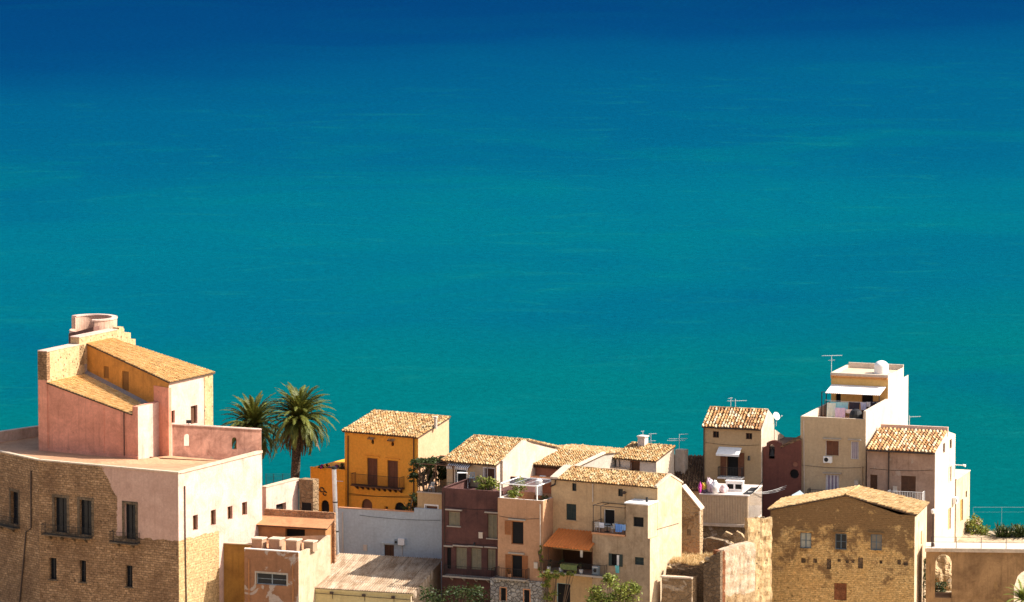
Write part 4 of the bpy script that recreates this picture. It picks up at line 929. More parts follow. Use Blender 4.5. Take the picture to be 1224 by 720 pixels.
# ================================================================== peach tower with rooftop pergola
m['peach'] = plaster('peach_plaster', (.50, .28, .155), (.32, .17, .09), .65, .5)
m['rub_grey'] = rubble('grey_rubble', (.50, .47, .42), (.30, .28, .25), (.11, .095, .08), 2.6, (.12, .10, .08))
h = House('peach_tower_house', 'narrow peach tower house with varnished shutters and white rooftop pergola frame', 'building', 649, 599, 552, 25, 4)
PT = h; f = h.fr; ul = h.u(595, 594); vb_ = 4.3
def we(x0, y0, x1, y1, *a, **k): p, q = E(x0, y0), E(x1, y1); return h.win('f', 0, p[0], p[1], q[0], q[1], *a, **k)
we(560, 185, 641, 338, 'open', sides='l', cut=.4, pm=m['dark'], lint=True, lm=m['sill']); we(560, 408, 634, 560, 'open', name='door', sides='lr', pm=m['dark'], lint=True, lm=m['sill'])
b = MB(); zg = f.pl('f', 0, 620, 693)[1]; wall(b, 'f', 0, ul, 0, zg, h.z, h.holes('f', 0)); wall(b, 'r', 0, 0, vb_, zg, h.z); wall(b, 'l', ul, 0, vb_, zg, h.z); wall(b, 'b', vb_, ul, 0, zg, h.z); h.part('wall', b, m['peach'])
b = MB(); e = .22
for k in ((ul, 0, 0, e), (ul, ul + e, e, vb_), (-e, 0, e, vb_)): b.add([(k[0], k[2], h.z + .001), (k[1], k[2], h.z + .001), (k[1], k[3], h.z + .001), (k[0], k[3], h.z + .001)])
wall(b, 'b', e, ul, 0, h.z - 1, h.z); wall(b, 'l', -e, e, vb_, h.z - 1, h.z); wall(b, 'r', ul + e, e, vb_, h.z - 1, h.z); h.part('parapet', b, m['white_shade'])
b = MB(); b.add([(ul, e, h.z - .95), (0, e, h.z - .95), (0, vb_, h.z - .95), (ul, vb_, h.z - .95)]); h.part('roof_terrace', b, m['terra'])
h.fit(m['orange_shutter'], m['dark'], m['orange_shutter'], m['sill'])
h.w = []; we(500, 622, 536, 706, 'hole', pm=m['dark'], sur=.1, um=m['terra']); we(655, 635, 692, 720, 'hole', pm=m['dark'], sur=.1, um=m['terra'])
b = MB(); ug = h.u(588, 690); hs = h.holes('f', 0); wall(b, 'f', -.35, ug, .05, 4, zg, hs, .3); wall(b, 'r', .05, -.35, 2, 4, zg); wall(b, 'l', ug, -.35, 2, 4, zg); b.add([(ug, -.35, zg), (.05, -.35, zg), (.05, 2, zg), (ug, 2, zg)]); h.part('stone_base', b, m['rub_grey'])
h.w = [(a, -.35, hh, s_, k, fr) for a, c, hh, s_, k, fr in h.w]; h.fit(m['iron'], m['dark'])
a0, a1 = f.pl('f', 0, *E(476, 565))[0], f.pl('f', 0, *E(682, 575))[0]
h.balcony('f', 0, a0, a1, zg + .16, .9, 1.0, m['sill'], m['iron'], 4)
# pergola frame
b = MB(); zt_ = f.zat(0, .3, 582); q = [(ul + .2, .15), (-.7, .15), (-.7, vb_), (ul + .2, vb_)]
zf_ = f.zat(q[1][0], .15, 582); zb2 = zf_ + .15
for i, (u, v) in enumerate(q): b.box(u - .05, u + .05, v - .05, v + .05, h.z - .95, zf_)
for i in range(4):
    p, r = q[i], q[(i + 1) % 4]; b.tube([(p[0], p[1], zf_ + .05), (r[0], r[1], zf_ + .05)], .06, 6)
h.part('pergola', b, m['white_paint']); b = MB()
for k in range(1, 7):
    v = .15 + (vb_ - .15) * k / 7; b.tube([(q[0][0], v, zf_ + .06), (q[1][0], v, zf_ + .06)], .022, 5)
for k in range(1, 3): u = q[0][0] + (q[1][0] - q[0][0]) * k / 3; b.tube([(u, .15, zf_ + .11), (u, vb_, zf_ + .11)], .016, 4)
h.part('pergola_slats', b, m['steel'])
zT = h.z - .95
# rooftop things
t = empty('water_heater', 'white upright water heater on the peach tower roof under the pergola frame', 'water heater', f.world(-1.9, 3.2, zT), None, 25)
b = MB(); b.tube([(0, 0, .25), (0, 0, .35), (0, 0, 2.35), (0, 0, 2.5)], [.2, .34, .34, .15], 14); b.obj('tank', m['white_paint'], t); b = MB()
for a in (-.25, .25): b.box(a - .04, a + .04, -.2, .2, 0, .32)
b.tube([(.1, 0, 2.45), (.1, 0, 2.8), (.7, 0, 2.8)], .04); b.obj('stand', m['steel'], t)
t = empty('wooden_bench', 'brown wooden bench on the peach tower roof terrace', 'bench', f.world(-1.5, 2.6, zT), None, 25)
b = MB(); b.box(-.75, .75, -.2, .25, .42, .48); b.obj('seat', m['orange_shutter'], t); b = MB(); b.box(-.75, .75, .25, .3, .55, .95); b.obj('backrest', m['orange_shutter'], t)
for x in (-.65, .65):
    for y in (-.15, .26): b = MB(); b.box(x - .04, x + .04, y - .04, y + .04, 0, .42 if y < 0 else .95); b.obj('leg', m['shadow_wood'], t)

# ================================================================== cream house (D)
def wall2(mb, h, ul, top):
    hs = h.holes('f', 0); big = max(hs, key=lambda q: q['a1'] - q['a0']); small = [q for q in hs if q is not big]
    wall(mb, 'f', 0, ul, 0, big['z1'], top, small); wall(mb, 'f', 0, ul, 0, 4, big['z1'], [big] + [], 2.38)
m['creamy'] = plaster('cream_ochre_plaster', (.57, .39, .215), (.34, .215, .11), .65, .5)
m['cream_r'] = plaster('pale_cream_gable', (.60, .475, .32), (.40, .26, .14), .75, .6)
m['greybeige'] = plaster('grey_beige_stained', (.42, .31, .20), (.20, .135, .08), .85, .6, under=(.40, .28, .16), th=.62)
h = House('cream_house', 'long cream house with tiled roof, balcony, orange awning and a rooftop outhouse', 'building', 786, 583, 548.6, 29, 4)
CR = h; f = h.fr; ul = h.u(659, 571); D10 = T10; D13 = lambda x, y: (640 + x / 6, 600 + y / 6)
vr = 2.6; vb_ = f.pl('r', 0, 815, 590)[0]; vr = vb_ * .52
zr_ = f.zat(0, vr, 568.5); zb_ = f.zat(0, vb_, 578.5)
def wd(M_, x0, y0, x1, y1, *a, **k): p, q = M_(x0, y0), M_(x1, y1); return h.win('f', k.pop('v', 0), p[0], p[1], q[0], q[1], *a, **k)
wd(D10, 242, 376, 271, 427, 'one', pm=m['glass'], fm=m['green_shutter']); wd(D10, 547, 413, 579, 463, 'one', pm=m['glass'], fm=m['green_shutter']); wd(D10, 204, 513, 270, 620, 'shut', sill=True)
wd(D10, 452, 548, 524, 668, 'one', name='door', pm=m['dark'], fm=m['white_paint'])
wd(D13, 62, 345, 408, 505, 'hole', name='dark_recess', pm=m['shadow_wood'], dep=2.4)  # recess added in place of doors; dark pane stands for the awning's shade
b = MB(); wall(b, 'f', 0, ul, 0, 4, h.z - .1, h.holes('f', 0)[:-1]) if 0 else wall2(b, h, ul, h.z - .1); wall(b, 'l', ul, 0, vb_, 4, [(0, h.z - .1), (vr, zr_ - .1), (vb_, zb_ - .1)]); wall(b, 'b', vb_, ul, 0, 4, zb_ - .1); h.part('wall', b, m['creamy'])
b = MB(); wall(b, 'r', 0, 0, vb_, 4, [(0, h.z + .05), (vr, zr_ + .12), (vb_, zb_ + .05)]); h.part('gable_wall', b, m['cream_r'])
h.fit(m['green_shutter'], m['dark'], m['green_shutter'], m['creamy'])
b = MB(); b.slab([(ul, -.2, h.z), (-.02, -.2, h.z), (-.02, vr, zr_), (ul, vr, zr_)], .1); b.slab([(ul, vb_ + .2, zb_), (-.02, vb_ + .2, zb_), (-.02, vr, zr_), (ul, vr, zr_)], .1); ro = h.part('roof', b, m['under'])
b = MB(); u9 = h.u(668, 572); tiles(b, (u9, -.3, h.z + .02), (-.05, -.3, h.z + .02), (u9, vr, zr_ + .02), (-.05, vr, zr_ + .02)); tiles(b, (-.05, vb_ + .3, zb_ + .02), (u9, vb_ + .3, zb_ + .02), (-.05, vr, zr_ + .02), (u9, vr, zr_ + .02)); ridge_caps(b, (u9, vr, zr_ + .04), (-.05, vr, zr_ + .04)); h.part('tiles', b, m['tile'], ro)
for a0, a1 in ((ul, u9 - .02), (-.2, .06)):
    for p, q, zp, zq in ((-.25, vr, h.z, zr_), (vr, vb_ + .2, zr_, zb_)):
        b = MB(); b.hexa([(a0, p, zp + .01), (a1, p, zp + .01), (a1, q, zq + .01), (a0, q, zq + .01), (a0, p, zp + .2), (a1, p, zp + .2), (a1, q, zq + .2), (a0, q, zq + .2)]); h.part('verge', b, m['gable_white'])
b = MB(); a, z = f.pl('f', 0, 662.5, 579); b.tube([pt('f', 0, a + .2, .1, z + .5), pt('f', 0, a + .15, .15, z), pt('f', 0, a - .3, .2, z - .2)], .09); h.part('gutter_bend', b, m['pipe'])
b = MB(); a, z = f.pl('f', 0, *D10(595, 436)); b.tube([pt('f', 0, a, .02, z), pt('f', 0, a, .3, z)], [.12, .16], 8); b.tube([pt('f', 0, a, .04, z), pt('f', 0, a, .04, z - 2.6)], .02, 4); h.part('wall_lamp', b, m['pipe'])
# projecting lower storey under balcony and outhouse
vp = -1.9
p0 = f.pl('f', vp, 708, 660)[0]; p1 = f.pl('f', vp, 777, 660)[0]; zfl = f.pl('f', vp, 742, 641)[1]
h.w = []
wd(D13, 527, 374, 626, 462, 'open', sides='', pm=m['dark'], v=vp, fm=m['green_shutter']); wd(D13, 712, 398, 777, 453, 'shut', v=vp, sm=m['green_shutter'])
b = MB(); wall(b, 'f', vp, p0, p1, 4, zfl, h.holes('f', vp)); wall(b, 'l', p0, vp, 0, 4, zfl); b.add([(p0, vp, zfl), (p1, vp, zfl), (p1, 0, zfl), (p0, 0, zfl)]); h.part('lower_wall', b, m['greybeige'])
b = MB(); wall(b, 'r', p1, vp, 0, 4, zfl); h.part('lower_side_wall', b, m['cream_r']); h.fit(m['green_shutter'], m['dark'], m['green_shutter'])
for x0, x1 in ((527, 549), (604, 626)):
    b = MB(); a0 = f.pl('f', vp, *D13(x0, 420))[0]; a1 = f.pl('f', vp, *D13(x1, 420))[0]; z0_, z1_ = f.pl('f', vp, *D13(576, 462))[1], f.pl('f', vp, *D13(576, 374))[1]; b.abox('f', vp, a0, a1, .01, .06, z0_, z1_); h.part('shutter', b, m['green_shutter'])
# balcony upstairs
pb0 = f.pl('f', vp, 708.5, 640)[0]; pb1 = f.pl('f', vp, 747, 640)[0]
b = MB(); b.box(pb0 - .05, pb1, vp - .15, 0, zfl + .003, zfl + .16); bal = h.part('balcony', b, m['terra'])
h.railing([(pb0, 0, zfl + .16), (pb0, vp - .1, zfl + .16), (pb1, vp - .1, zfl + .16)], 1.0, m['iron'], bal)
b = MB(); zp_ = f.pl('f', vp, 725, 605.5)[1]
for u in (pb0 + .05, (pb0 * .75 + pb1 * .25)):
    b.tube([(u, vp, zfl), (u, vp, zp_)], .035, 5)
for v in (vp, -.1): b.tube([(pb0, v, zp_), (pb1, v, zp_)], .03, 5)
for u in (pb0, pb0 * .75 + pb1 * .25, pb1 - .1): b.tube([(u, vp, zp_), (u, -.1, zp_)], .03, 5)
h.part('awning_frame', b, m['iron'])
# outhouse on top of the lower storey
o0 = f.pl('f', vp, 748, 625)[0]; o1 = f.pl('f', vp, 774.5, 625)[0]; zo = f.pl('f', vp, 760, 603)[1]
h.w = []; wd(D10, 648, 600, 716, 664, 'one', v=vp, pm=m['dark'], fm=m['iron'])
b = MB(); wall(b, 'f', vp, o0, o1, zfl, zo, h.holes('f', vp)); wall(b, 'l', o0, vp, 0, zfl, zo); h.part('outhouse', b, m['greybeige']); b = MB(); wall(b, 'r', o1, vp, 0, zfl, zo); h.part('outhouse_side', b, m['cream_r']); h.fit(m['iron'], m['dark'])
b = MB(); b.slab([(o0 - .1, vp - .15, zo + .12), (o1 + .1, vp - .15, zo + .12), (o1 + .1, -.003, zo + .2), (o0 - .1, -.003, zo + .2)], .12); h.part('outhouse_roof', b, m['white_paint'])
b = MB(); b.tube([(o1 - .6, vp + .9, zo + .1), (o1 - .6, vp + .9, zo + .6)], .12, 8); h.part('vent_pipe', b, m['iron'])
# orange awning roof and lower balcony on the left
aw0, aw1 = f.pl('f', -3.1, 649, 650)[0], f.pl('f', -3.1, 704.5, 655)[0]; zaw = f.pl('f', -3.1, 677, 655)[1]; zt_ = f.zat((aw0 + aw1) / 2, 0, 634)
b = MB(); corrugated(b, (aw0, -3.1, zaw), (aw1, -3.1, zaw), (aw0, -.02, zt_), (aw1, -.02, zt_), .32, .06); h.part('awning', b, plaster('orange_sheet', (.62, .20, .05), (.5, .13, .03), .4, 1))
b = MB()
for u in (aw0 + .1, aw1 - .15): b.tube([(u, -2.2, zaw - 2.9), (u, -2.2, zaw)], .05, 6)
h.part('awning_post', b, m['shadow_wood'])
lb0, lb1 = f.pl('f', -2.5, 649, 684)[0], f.pl('f', -2.5, 722, 688)[0]; zlb = f.pl('f', -2.5, 685, 686)[1]
b = MB(); b.box(lb0, lb1, -2.5, 0 if lb1 < p0 else 0, zlb - .18, zlb); lbal = h.part('balcony', b, m['sill'])
h.railing([(lb0, -2.45, zlb), (lb1, -2.45, zlb), (lb1, vp - .02, zlb)], 1.05, m['iron'], lbal, .14)
b = MB(); h.w = []; wd(D13, 150, 585, 250, 760, 'one', name='door', v=-1.2, pm=m['dark'], fm=plaster('mint_paint', (.35, .5, .5), amt=.2)); wd(D13, 90, 595, 150, 760, 'one', v=-1.2, name='door', pm=m['beige'], fm=m['beige'])
wall(b, 'f', -1.2, ul, p0 - .01, 4, zlb - .2, h.holes('f', -1.2)); b.add([(ul, -1.2, zlb - .2), (p0, -1.2, zlb - .2), (p0, 0, zlb - .2), (ul, 0, zlb - .2)]); h.part('lower_wall', b, m['beige']); h.fit(m['iron'], m['dark'])
zBal = zfl + .16

# ================================================================== small house with white awning (C6) and what surrounds it
m['c6'] = plaster('tan_plaster', (.46, .315, .17), (.34, .23, .12), .3, .5)
T11 = lambda x, y: (800 + x / 5.14, 460 + y / 5.14)
h = House('awning_house', 'tan cube house with striped orange tile roof and a little white awning over its door', 'building', 910, 513, 573, 18, 11)
C6 = h; f = h.fr; ul = h.u(841.5, 510); vr = h.v(918, 500); vb_ = h.v(925.5, 500); zr_ = f.zat(0, vr, 490.5)
def w1(x0, y0, x1, y1, *a, **k): p, q = T11(x0, y0), T11(x1, y1); return h.win('f', 0, p[0], p[1], q[0], q[1], *a, **k)
w1(268, 286, 305, 326, 'glass', fm=m['shadow_wood'], dep=.15); w1(470, 297, 509, 336, 'glass', fm=m['shadow_wood'], dep=.15); w1(352, 416, 425, 575, 'open', name='door', sides='lr', pm=m['dark'])
b = MB(); wall(b, 'f', 0, ul, 0, 11, h.z - .1, h.holes('f', 0)); wall(b, 'l', ul, 0, vb_, 11, [(0, h.z - .1), (vr, zr_ - .1), (vb_, zr_ - 1.2)]); wall(b, 'b', vb_, ul, 0, 11, zr_ - 1.2); h.part('wall', b, m['c6'])
b = MB(); wall(b, 'r', 0, 0, vb_, 11, [(0, h.z - .05), (vr, zr_ + .1), (vb_, f.zat(0, vb_, 499))]); h.part('gable_wall', b, m['gable_white']); h.fit(m['brown_shutter'], m['dark'], m['brown_shutter'])
b = MB(); b.slab([(ul - .1, -.2, h.z), (-.02, -.2, h.z), (-.02, vr, zr_), (ul - .1, vr, zr_)], .1); b.slab([(ul - .1, vb_, zr_ - 1.1), (-.02, vb_, zr_ - 1.1), (-.02, vr, zr_), (ul - .1, vr, zr_)], .1); ro = h.part('roof', b, m['under'])
b = MB(); tiles(b, (ul - .12, -.28, h.z + .02), (0, -.28, h.z + .02), (ul - .12, vr, zr_ + .02), (0, vr, zr_ + .02), .31, .45, .13); ridge_caps(b, (ul - .1, vr, zr_ + .03), (0, vr, zr_ + .03)); h.part('tiles', b, m['tile_red'], ro)
b = MB(); b.tube([(ul - .12, -.3, h.z - .06), (.05, -.3, h.z - .08)], .07); b.tube([(ul + .02, -.09, h.z - .1), (ul + .02, -.09, 11.5)], .06); h.part('gutter', b, m['pipe'])
p, q = T11(305, 385), T11(446, 395); a0, a1 = f.pl('f', 0, *p)[0], f.pl('f', 0, *q)[0]; z = f.pl('f', 0, *T11(375, 384))[1]
b = MB(); b.slab([(a0, -1.1, z - .55), (a1, -1.1, z - .55), (a1, -.01, z), (a0, -.01, z)], .04); b.box(a0, a1, -1.12, -1.09, z - .75, z - .56); h.part('awning', b, m['white_paint'])
a, z = f.pl('f', 0, *T11(488, 450)); b = MB(); b.tube([pt('f', 0, a, 0, z), pt('f', 0, a + .1, .3, z + .1)], .04); b.tube([pt('f', 0, a + .1, .3, z - .2), pt('f', 0, a + .1, .3, z + .25)], [.16, .1], 8); h.part('wall_lamp', b, m['iron'])
a0, a1 = f.pl('f', 0, *T11(312, 570))[0], f.pl('f', 0, *T11(462, 570))[0]; h.balcony('f', 0, a0, a1, f.pl('f', 0, *T11(385, 562))[1], 1.0, 1.0, m['white_paint'], m['iron'], 2)
# low annexe behind
h2 = House('white_annexe', 'little white gabled annexe behind the awning house', 'building', 926, 515, 577.5, 18, 11)
v2 = h2.v(937, 520); b = MB(); zt = [(0, h2.zz(0, 0, 513.5)), (v2, h2.zz(0, v2, 521))]; wall(b, 'r', 0, 0, v2, 11, zt); wall(b, 'f', 0, -4, 0, 11, zt[0][1]); wall(b, 'l', -4, 0, v2, 11, zt); wall(b, 'b', v2, -4, 0, 11, zt[1][1]); b.add([(-4, 0, zt[0][1]), (0, 0, zt[0][1]), (0, v2, zt[1][1]), (-4, v2, zt[1][1])]); h2.part('wall', b, m['gable_white'])
# ---- belfry chapel (C7)
m['maroon'] = plaster('dark_red_plaster', (.17, .062, .044), (.09, .034, .027), .6, .5)
h = House('red_chapel', 'dark red chapel front with small bell arch and round window', 'building', 957, 526, 572.2, 18, 10)
f = h.fr; ul = h.u(912, 536); bz = f.pl('f', 0, 925, 527)[1]
p0, p1 = f.pl('f', 0, *T11(598, 400))[0], f.pl('f', 0, *T11(683, 400))[0]
p, q = T11(612, 366), T11(647, 455); hb = h.win('f', 0, p[0], p[1], q[0], q[1], 'hole', 'arch'); h.w = []
p, q = T11(738, 520), T11(797, 578); h.win('f', 0, p[0], p[1], q[0], q[1], 'one', 'oval', pm=m['dark'], fm=m['shadow_wood']); p, q = T11(757, 475), T11(790, 505); h.win('f', 0, p[0], p[1], q[0], q[1], 'hole', 'oval', pm=m['redshade'], dep=.08)
zsl = f.pl('f', 0, 934, 536)[1]; b = MB(); zlow = f.pl('f', 0, 914, 534)[1]
top = [(ul, zlow - .1), (p0, zlow)] + [(p0 + (p1 - p0) * k / 8, zlow + .15 + (bz - zlow - .15) * math.sin(math.pi * (k * .8 + .8) / 8) ** .6) for k in range(9)] + [(p1 + .01, zsl), (0, h.z)]
wall(b, 'f', 0, ul, 0, 10, top, h.holes('f', 0) + [hb], .5)
wall(b, 'b', .5, p0, p1, zlow - 2.2, [x for x in top if p0 <= x[0] <= p1], [hb], .02)
for (a, za), (c, zc) in zip(top, top[1:]): b.add([(a, 0, za), (c, 0, zc), (c, .5, zc), (a, .5, za)])
wall(b, 'l', ul, 0, 8, 10, zlow - .1); wall(b, 'r', 0, 0, 8, 10, h.z - .1); wall(b, 'b', 8, ul, 0, 10, [(ul, zlow - .3), (p1, zsl - .2), (0, h.z - .2)])
h.part('wall', b, m['maroon']); h.fit(m['shadow_wood'], m['dark'])
b = MB(); b.slab([(p1, .5, zsl - .1), (0, .5, h.z - .12), (0, 8, h.z - .12), (p1, 8, zsl - .1)], .1); b.slab([(ul, .5, zlow - .2), (p1, .5, zlow - .2), (p1, 8, zlow - .2), (ul, 8, zlow - .2)], .1); ro = h.part('roof', b, m['under'])
b = MB(); tiles(b, (p1, .0, zsl + .03), (p1, 8, zsl + .03), (0, .0, h.z + .03), (0, 8, h.z + .03)); h.part('tiles', b, m['tile_shade'], ro)
bc = (hb['a0'] + hb['a1']) / 2; zb1 = hb['z1'] - .45; b = MB()
b.tube([(bc, .25, zb1), (bc, .25, zb1 - .08), (bc, .25, zb1 - .35), (bc, .25, zb1 - .62), (bc, .25, zb1 - .72)], [.1, .2, .25, .32, .42], 14); b.tube([(hb['a0'], .25, zb1 + .12), (hb['a1'], .25, zb1 + .12)], .06); b.tube([(bc, .25, zb1 + .14), (bc, .25, zb1)], .05); h.part('bell', b, m['iron'])
# ---- laundry terrace (C8)
T12 = lambda x, y: (780 + x / 4.8, 570 + y / 4.8)
m['curtain'] = plaster('weathered_sheet', (.52, .385, .25), (.40, .28, .18), .5, 1.2)
h = House('sheet_walled_terrace', 'boxy roof terrace walled with weathered corrugated sheeting', 'building', 894.6, 592.5, 561, 14, 8)
LT = h; f = h.fr; ul = h.u(836.5, 591); vb_ = 6.5; zbm = f.pl('f', 0, 866, 626)[1]
b = MB(); corr = int((0 - ul) / .16) * 2
for k in range(corr):
    a, c = ul + (0 - ul) * k / corr, ul + (0 - ul) * (k + 1) / corr; d0, d1 = (.05 if k % 2 else 0), (0 if k % 2 else .05); b.add([(a, -d0, zbm), (c, -d1, zbm), (c, -d1, h.z), (a, -d0, h.z)])
wall(b, 'r', 0, 0, vb_, zbm, h.z); wall(b, 'l', ul, 0, vb_, zbm, h.z); h.part('sheeting', b, m['curtain'])
b = MB(); b.box(ul, 0, .06, vb_, 8, h.z - .12); b.box(ul - .05, .05, -.12, vb_ + .05, h.z - .1, h.z + .02); h.part('deck', b, m['white_shade'])
b = MB(); b.abox('f', 0, ul - .1, .1, -.05, .3, zbm - .25, zbm - .003); h.part('sill', b, m['gable_white'])
m['masonry_shade'] = rubble('masonry_grey', (.26, .185, .115), (.16, .11, .065), (.2, .145, .09), 1.9, (.09, .06, .035), pl=(.42, .35, .29), pth=.6)
b = MB(); b.box(ul - .3, .3, .003, vb_, 6, zbm - .26); h.part('base', b, m['masonry_shade'])
# ================================================================== ruins between the cream house and the brown house (F)
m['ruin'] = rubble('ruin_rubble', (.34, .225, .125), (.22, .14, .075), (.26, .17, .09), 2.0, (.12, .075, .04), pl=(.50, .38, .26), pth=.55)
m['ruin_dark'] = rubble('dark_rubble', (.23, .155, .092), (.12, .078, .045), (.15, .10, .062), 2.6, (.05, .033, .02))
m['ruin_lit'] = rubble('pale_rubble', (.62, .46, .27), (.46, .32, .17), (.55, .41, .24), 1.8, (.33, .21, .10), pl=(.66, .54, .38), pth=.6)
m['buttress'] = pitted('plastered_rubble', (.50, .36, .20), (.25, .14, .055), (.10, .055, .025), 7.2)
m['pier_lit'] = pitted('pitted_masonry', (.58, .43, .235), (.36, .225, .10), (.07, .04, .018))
m['brick_red'] = stone('red_brick', (.40, .13, .045), (.28, .085, .03), (.3, .14, .07), .25, .1)
def fragment(name, label, px, py, Y, yaw, zb, poly, depth, mat, parts=(), cat='ruined wall', jag=.0):
    """a piece of old wall: its front outline in pixels (top line left to right), real thickness"""
    h = House(name, label, cat, px, py, Y, yaw, zb); f = h.fr
    top = [f.pl('f', 0, x, y) for x, y in poly]
    if jag:
        T = []
        for (a, za), (c, zc) in zip(top, top[1:]):
            n = max(1, int(abs(c - a) / .35))
            for k in range(n): T.append((a + (c - a) * k / n, za + (zc - za) * k / n + R.uniform(-jag, jag * .3)))
        top = T + [top[-1]]
    b = MB(); a0, a1 = top[0][0], top[-1][0]
    wall(b, 'f', 0, a0, a1, zb, top); wall(b, 'b', depth, a0, a1, zb, top); wall(b, 'l', a0, 0, depth, zb, top[0][1]); wall(b, 'r', a1, 0, depth, zb, top[-1][1])
    for (a, za), (c, zc) in zip(top, top[1:]): b.add([(a, 0, za), (c, 0, zc), (c, depth, zc), (a, depth, za)])
    h.part('masonry', b, mat); h.top = top
    return h
from mathutils import noise as MN
def rough_block(mb, L, zb, top, th, amp, seed):
    """old masonry: a block with uneven faces and a broken top edge; lit face in the plane u=0"""
    def tz(v):
        for (a, za), (c, zc) in zip(top, top[1:]):
            if a - 1e-6 <= v <= c + 1e-6: return za + (zc - za) * (v - a) / max(1e-9, c - a)
        return top[-1][1]
    nv, nz = max(6, int(L / .22)), 34
    def P(i, j, side):
        v = L * i / nv; z = zb + (tz(v) - zb) * j / nz; d = amp * MN.noise(Vector((v * 1.6 + seed, z * 1.6, side * 9))) + amp * .6 * MN.noise(Vector((v * 4 + seed, z * 4, side * 9)))
        e = amp * .9 * MN.noise(Vector((z * 2.2, seed, side))) * (1 if i in (0, nv) else 0)
        return ((0 if side else -th) + d, v + e, z + amp * .8 * MN.noise(Vector((v * 5, seed, 2))) * (j == nz))
    for side in (0, 1):
        for i in range(nv):
            for j in range(nz): mb.add([P(i, j, side), P(i + 1, j, side), P(i + 1, j + 1, side), P(i, j + 1, side)])
    for i in range(nv): mb.add([P(i, nz, 0), P(i + 1, nz, 0), P(i + 1, nz, 1), P(i, nz, 1)])
    for j in range(nz):
        for i in (0, nv): mb.add([P(i, j, 0), P(i, j, 1), P(i, j + 1, 1), P(i, j + 1, 0)])
m['ruin_gable'] = rubble('plastered_gable_ruin', (.36, .24, .13), (.25, .16, .09), (.3, .2, .11), 2.2, (.2, .12, .06), pl=(.48, .335, .19), pth=.40)
h = fragment('ruined_gable', 'half gable of a ruined house with a pale sloping coping', 836.5, 610, 555.5, 20, 8, [(813, 582), (815, 582.5), (836.5, 610)], 1.0, m['ruin_gable'])
b = MB()
for (a, za), (c, zc) in zip(h.top[1:], h.top[2:]): b.hexa([(a, -.12, za + .003), (c + .1, -.12, zc + .003), (c + .1, 1.1, zc + .003), (a, 1.1, za + .003), (a, -.12, za + .16), (c + .1, -.12, zc + .16), (c + .1, 1.1, zc + .16), (a, 1.1, za + .16)])
h.part('coping', b, m['gable_white'])
b = MB(); a1, z1 = h.fr.pl('f', 0, 836.5, 611); b.box(a1 - .06, a1 + .06, -.12, 0, h.fr.pl('f', 0, 836, 625)[1], z1 - .05); h.part('edge_strip', b, m['gable_white'])
b = MB(); a, z = h.fr.pl('f', 0, 823.5, 636.5); b.abox('f', 0, a - .2, a + .2, -.002, .02, z - .3, z + .3); h.part('blind_niche', b, m['masonry_shade'])
m['old_pl'] = plaster('stained_ochre_plaster', (.46, .33, .19), (.26, .17, .09), .7, .6)
fragment('broken_inner_wall', 'low dark remnant of wall with patchy plaster below the sheet walled terrace', 866, 645, 556, 17, 6, [(811, 641), (838, 641), (839, 643), (868, 645), (869, 650), (890, 652)], .8, m['masonry_shade'], jag=.25)
h = House('tall_ruin_pier', 'tall sunlit ruined masonry pier left of the brown gabled house', 'ruined wall', 893.8, 619.5, 552, 58, 4); f = h.fr; b = MB(); vb_ = h.v(923, 620); tk = .5
zt = [(0, h.z)] + [(vb_ * k / 9, h.zz(0, vb_ * k / 9, 619 + R.uniform(-1.5, 2.2))) for k in range(1, 10)]
rough_block(b, vb_, 4, zt, tk, .16, 3)
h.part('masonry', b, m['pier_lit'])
h = House('plastered_buttress', 'broad sunlit buttress with white plaster above and red brick edge', 'buttress', 866, 659, 547.5, 60, 4)
f = h.fr; b = MB(); vb_ = h.v(903, 655); zt = [(0, h.z), (h.v(880, 655), f.zat(0, h.v(880, 655), 654)), (vb_ - .1, f.zat(0, vb_, 648.5)), (vb_, f.zat(0, vb_, 650))]
rough_block(b, vb_, 4, zt, 1.2, .10, 9)
h.part('masonry', b, m['buttress'])
b = MB()
for k in range(14):
    e = R.uniform(0, .22); zz_ = 4 + (h.z - 4) * k / 14; b.box(-1.22, .03, -.5 - e * .3, .03 + e * .4, zz_, zz_ + (h.z - 4) / 14 - .004)
h.part('brick_edge', b, m['brick_red'])
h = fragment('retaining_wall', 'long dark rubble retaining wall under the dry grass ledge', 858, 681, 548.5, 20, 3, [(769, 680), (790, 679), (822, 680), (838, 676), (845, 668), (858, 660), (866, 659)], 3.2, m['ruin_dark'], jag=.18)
RW = h
h2 = fragment('lower_retaining_wall', 'lower rubble wall piece with a pale stone cap', 827, 692, 546.6, 20, 2, [(791, 690.5), (827, 692.5)], 1.6, m['ruin'])
b = MB(); (a, za), (c, zc) = h2.top[0], h2.top[-1]; b.hexa([(a - .1, -.08, za + .003), (c, -.08, zc + .003), (c, .5, zc + .003), (a - .1, .5, za + .003), (a - .1, -.08, za + .15), (c, -.08, zc + .15), (c, .5, zc + .15), (a - .1, .5, za + .15)]); h2.part('coping', b, m['gable_white'])

